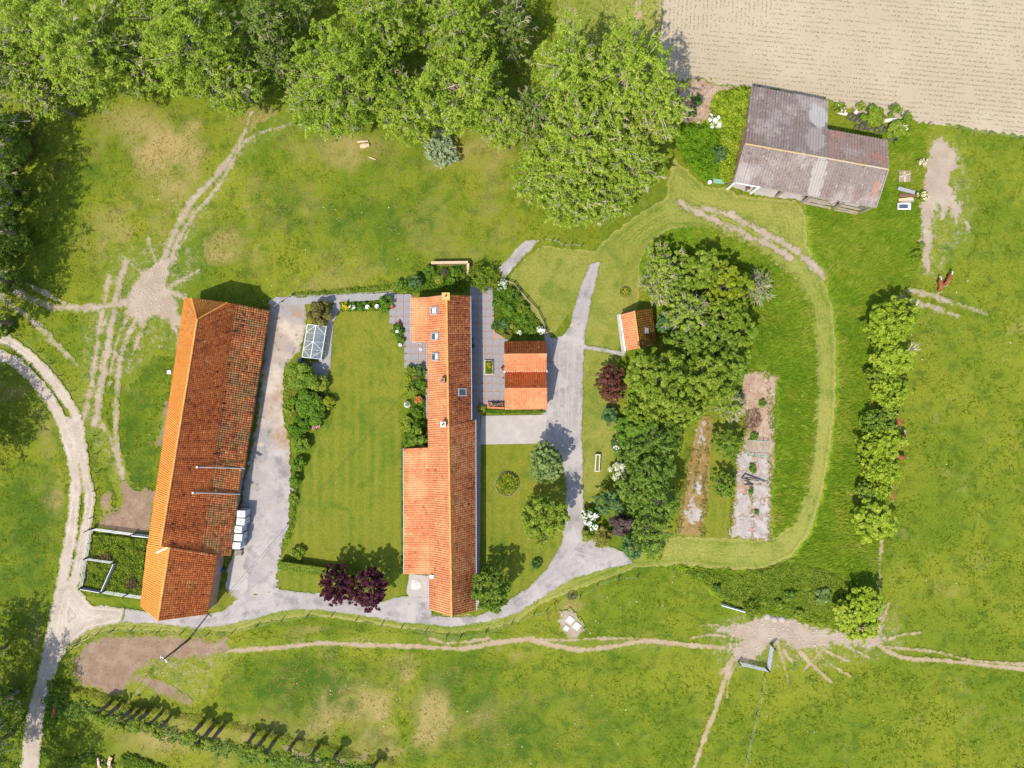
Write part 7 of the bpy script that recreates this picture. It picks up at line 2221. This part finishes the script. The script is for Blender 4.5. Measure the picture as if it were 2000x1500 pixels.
# junk beside the bare earth
t = thing('pallet_board', P(1765, 345), 'square old board lying in the grass north of the junk pile', 'board')
p = P(1765, 345)
for k in range(5):
    m = MB(); m.box((p.x - .75 + .37 * k, p.y, .28 + R.uniform(0, .03)), (.33, 1.75, .05), rz=R.uniform(-.03, .03)); m.build('plank', M['wood'] if k != 2 else M['palewood'], t)
m = MB(); m.bar((p.x - .9, p.y - .2, .36), (p.x + .9, p.y + .35, .36), .1, .06); m.build('brace', M['stone'], t)
for k, (x, y, ln, an, mt, lab) in enumerate([(1766, 374, 2.7, -16, 'zinc', 'sheet of grey corrugated iron on top of the junk pile'), (1768, 384, 2.5, -4, 'rust', 'rusty board in the middle of the junk pile'), (1766, 391, 2.3, 6, 'palewood', 'pale board low in the junk pile'), (1768, 396, 2.2, 12, 'wood', 'grey board at the bottom of the junk pile')]):
    t = thing('junk_board', P(x, y), lab, 'board', 'boards of the junk pile')
    p = P(x, y); a = math.radians(an); d = Vector((math.cos(a), math.sin(a), 0)) * ln / 2
    m = MB(); m.bar(Vector((p.x, p.y, .45 + .05 * (3 - k))) - d, Vector((p.x, p.y, .5 + .05 * (3 - k))) + d, .55 - .05 * k, .07); m.build('sheet', M[mt], t)
t = thing('window_frame', P(1766, 403), 'white window frame leaning at the south end of the junk pile', 'window frame')
p = P(1766, 403, .5)
for (cx, cy, sx, sy) in ((0, .42, 2.0, .16), (0, -.42, 2.0, .16), (-.92, 0, .16, .68), (.80, 0, .40, .68)):
    m = MB(); m.box((p.x + cx, p.y + cy, .5), (sx, sy, .12)); m.build('bar', M['white'], t)
m = MB(); m.box((p.x - .12, p.y, .46), (1.4, .66, .03)); m.build('pane', M['glass'], t)
# corner things by the thicket
t = thing('green_trailer', P(1401, 355), 'low green sheeted frame by the thicket corner of the hangar', 'frame')
p = P(1402, 356)
m = MB(); m.box((p.x, p.y, .5), (1.7, .7, .08), rz=-.1); m.build('lid', M['greenp'], t)
for s in (-.8, .8):
    m = MB(); m.box((p.x + s, p.y, .3), (.08, .7, .4), rz=-.1); m.build('side', M['wood'], t)
t = thing('white_drum', P(1385, 357), 'small white drum by the thicket corner of the hangar', 'drum')
p = P(1385, 357); m = MB(); m.lathe((p.x, p.y, .05), [(.28, 0), (.3, .5), (.2, .62), (.12, .66), (0, .66)], 14); m.build('body', M['white'], t)
# green cage and dark steel frame on the ruined floor
t = thing('green_cage', P(1478, 874), 'green framed wire cage on the ruined floor', 'cage')
q = [P(1460, 859), P(1497, 861), P(1497, 890), (P(1459, 889))]
for k in range(4):
    a, b = q[k], q[(k + 1) % 4]
    for z in (.25, 1.0):
        m = MB(); m.bar(Vector((a.x, a.y, z)), Vector((b.x, b.y, z)), .06, .06); m.build('bar', M['greenp'], t)
    m = MB(); m.bar((a.x, a.y, .2), (a.x, a.y, 1.0), .06, .06); m.build('upright', M['greenp'], t)
for s in (.36, .7):
    a, b = q[0].lerp(q[1], s), q[3].lerp(q[2], s)
    m = MB(); m.bar(Vector((a.x, a.y, 1.02)), Vector((b.x, b.y, 1.02)), .06, .05); m.build('bar', M['greenp'], t)
m = MB()
for k in range(14):
    a, b = q[0].lerp(q[1], k / 13), q[3].lerp(q[2], k / 13); m.tube([Vector((a.x, a.y, 1.0)), Vector((b.x, b.y, 1.0))], .007, 3)
m.build('wire_mesh', M['steel'], t)
t = thing('scrap_frame', P(1468, 934), 'tangled dark steel frame lying on the ruined floor', 'frame')
for (a, b, z) in (((1446, 933), (1453, 925), .5), ((1453, 925), (1492, 940), .45), ((1446, 933), (1480, 938), .55), ((1452, 946), (1470, 945), .4), ((1455, 938), (1466, 947), .5), ((1450, 938), (1462, 936), .7)):
    m = MB(); m.bar(P(*a) + Vector((0, 0, z)), P(*b) + Vector((0, 0, z + .05)), .13, .1); m.build('beam', M['black'], t)
t = thing('fallen_beam', P(118, 1380), 'reddish fallen post leaning at the lane corner of the south ditch', 'post')
m = MB(); m.bar(P(113, 1364, .2), P(104, 1398, .9), .4, .3); m.build('timber', M['rust'], t)
for k, (x, y, w, h_, an, lab) in enumerate([(709, 277, 1.7, .35, 5, 'pale split log in the north pasture, upper piece'), (713, 285, 1.4, .8, 10, 'pale wood stump in the north pasture beside the split log'), (728, 310, 1.2, .2, -20, 'thin pale stick in the north pasture below the stump')]):
    t = thing('cut_log', P(x, y), lab, 'log', 'cut wood in the north pasture'); p = P(x, y); a = math.radians(an)
    d = Vector((math.cos(a), math.sin(a), 0)) * w / 2
    m = MB(); m.tube([Vector((p.x, p.y, .15)) - d, Vector((p.x, p.y, .18)), Vector((p.x, p.y, .15)) + d], [h_ * .4, h_ * .5, h_ * .35], 8); m.build('wood', M['palewood'], t)
for k, (x, y) in enumerate([(197, 1488), (216, 1486)]):
    t = thing('wood_heap', P(x, y), ['orange cut wood heap at the bottom left edge, the left one', 'orange cut wood heap at the bottom left edge, the right one'][k], 'heap', 'orange wood heaps')
    p = P(x, y)
    for q in range(6):
        m = MB(); o = Vector((R.uniform(-.3, .3), R.uniform(-.35, .35), .1 + .1 * q)); d = Vector((R.uniform(-.2, .3), .55, 0))
        m.bar(Vector((p.x, p.y, 0)) + o - d, Vector((p.x, p.y, 0)) + o + d, .32, .1); m.build('piece', M['palewood'], t)
t = thing('white_stone', P(331, 727), 'flat white stone in the grass west of the barn', 'stone')
p = P(331, 727); m = MB(); m.prism([(p.x - .3, p.y - .25), (p.x + .32, p.y - .3), (p.x + .28, p.y + .25), (p.x - .05, p.y + .33), (p.x - .34, p.y + .2)], 0, .14); m.build('block', M['white'], t)
for k, (x, y) in enumerate([(1498, 1203), (1527, 1209), (1512, 1209)]):
    t = thing('boulder', P(x, y), ['pale flat boulder at the top of the trodden gateway, left', 'pale boulder at the top of the trodden gateway, right', 'pale boulder at the top of the trodden gateway, middle'][k], 'boulder', 'boulders at the gateway'); p = P(x, y)
    m = MB(); m.lathe((p.x, p.y, .1), [(.01, .32), (.3, .28), (.5, .1), (.5, -.1)], 7); m.build('rock', M['concrete'], t)


# ---- cows
def make_cow():
    t = thing('cow', (0, 0, 0), 'x', 'cow', 'red brown white faced cows')
    V = [(-.85, 0, 1.18), (-.45, 0, 1.15), (.1, 0, 1.08), (.6, 0, 1.15), (.95, 0, 1.22), (1.22, 0, 1.22), (1.58, 0, .98)]
    rad = [.27, .36, .42, .34, .22, .16, .10]
    E = [(0, 1), (1, 2), (2, 3), (3, 4), (4, 5), (5, 6)]
    for s in (-1, 1):
        b = len(V); V += [(.58, .2 * s, .78), (.60, .2 * s, .42), (.58, .2 * s, .04)]; rad += [.15, .075, .07]; E += [(3, b), (b, b + 1), (b + 1, b + 2)]
        b = len(V); V += [(-.78, .22 * s, .82), (-.92, .22 * s, .46), (-.82, .22 * s, .04)]; rad += [.18, .08, .07]; E += [(0, b), (b, b + 1), (b + 1, b + 2)]
    me = bpy.data.meshes.new('body'); me.from_pydata(V, E, []); me.update()
    o = bpy.data.objects.new('body', me); COL.objects.link(o)
    sk = o.modifiers.new('skin', 'SKIN'); sk.use_smooth_shade = True
    if not me.skin_vertices: return t
    for i, r_ in enumerate(rad): me.skin_vertices[0].data[i].radius = (r_, r_ * (1.05 if i < 4 else 1))
    me.skin_vertices[0].data[0].use_root = True
    sb = o.modifiers.new('sub', 'SUBSURF'); sb.levels = 2; sb.render_levels = 2
    dg = bpy.context.evaluated_depsgraph_get(); dg.update()
    nm = bpy.data.meshes.new_from_object(o.evaluated_get(dg))
    o.modifiers.clear(); o.data = nm; nm.name = 'body'
    nm.materials.clear(); nm.materials.append(M['cowhide']); nm.materials.append(M['cowwhite'])
    for f in nm.polygons:
        c = f.center
        f.material_index = 1 if (c.x > 1.22 or (c.x > .9 and abs(c.y) < .07 and c.z > 1.2) or c.z < .3 or (c.z < .82 and abs(c.y) < .22 and -.6 < c.x < .8)) else 0
    o.parent = t
    for s in (-1, 1):
        m = MB(); m.tube([(1.2, .12 * s, 1.32), (1.14, .26 * s, 1.36), (1.12, .36 * s, 1.3)], [.03, .075, .015], 6); m.build('ear', M['cowhide'], t, local=True)
        m = MB(); m.tube([(1.25, .09 * s, 1.36), (1.27, .17 * s, 1.45), (1.31, .16 * s, 1.53)], [.03, .022, .008], 5); m.build('horn', M['stone'], t, local=True)
        m = MB(); m.lathe((1.37, .125 * s, 1.2), [(.001, .03), (.03, 0), (.001, -.03)], 6); m.build('eye', M['black'], t, local=True)
    m = MB(); m.tube([(-1.05, 0, 1.35), (-1.2, .03, 1.2), (-1.22, .06, .7), (-1.2, .06, .5)], [.04, .03, .025, .05], 5); m.build('tail', M['cowwhite'], t, local=True)
    return t


cow0 = make_cow()
COWS = [(1836, 557, 95, 'lighter cow of the pair grazing below the bare earth'), (1852, 546, 68, 'darker cow of the pair grazing below the bare earth'),
        (1754, 822, 97, 'dark red cow standing on the pasture side of the thin hedge tree'), (1757, 892, 172, 'orange brown cow half hidden under the hedge, only its back showing'),
        (1741, 965, 97, 'red cow with white face resting between two hedge trees'), (1780, 606, 60, 'cow mostly hidden under the largest hedge tree'), (1762, 858, 80, 'cow hidden by the hedge with only its white face showing')]
for k, (x, y, an, lab) in enumerate(COWS):
    o = cow0 if k == 0 else copy_tree(cow0)
    p = P(x, y, .8); o.location = (p.x, p.y, 0); o.rotation_euler = (0, 0, math.radians(an)); o['label'] = lab
    s = R.uniform(.9, 1.0) if k > 1 else .92
    o.scale = (s, s, s)
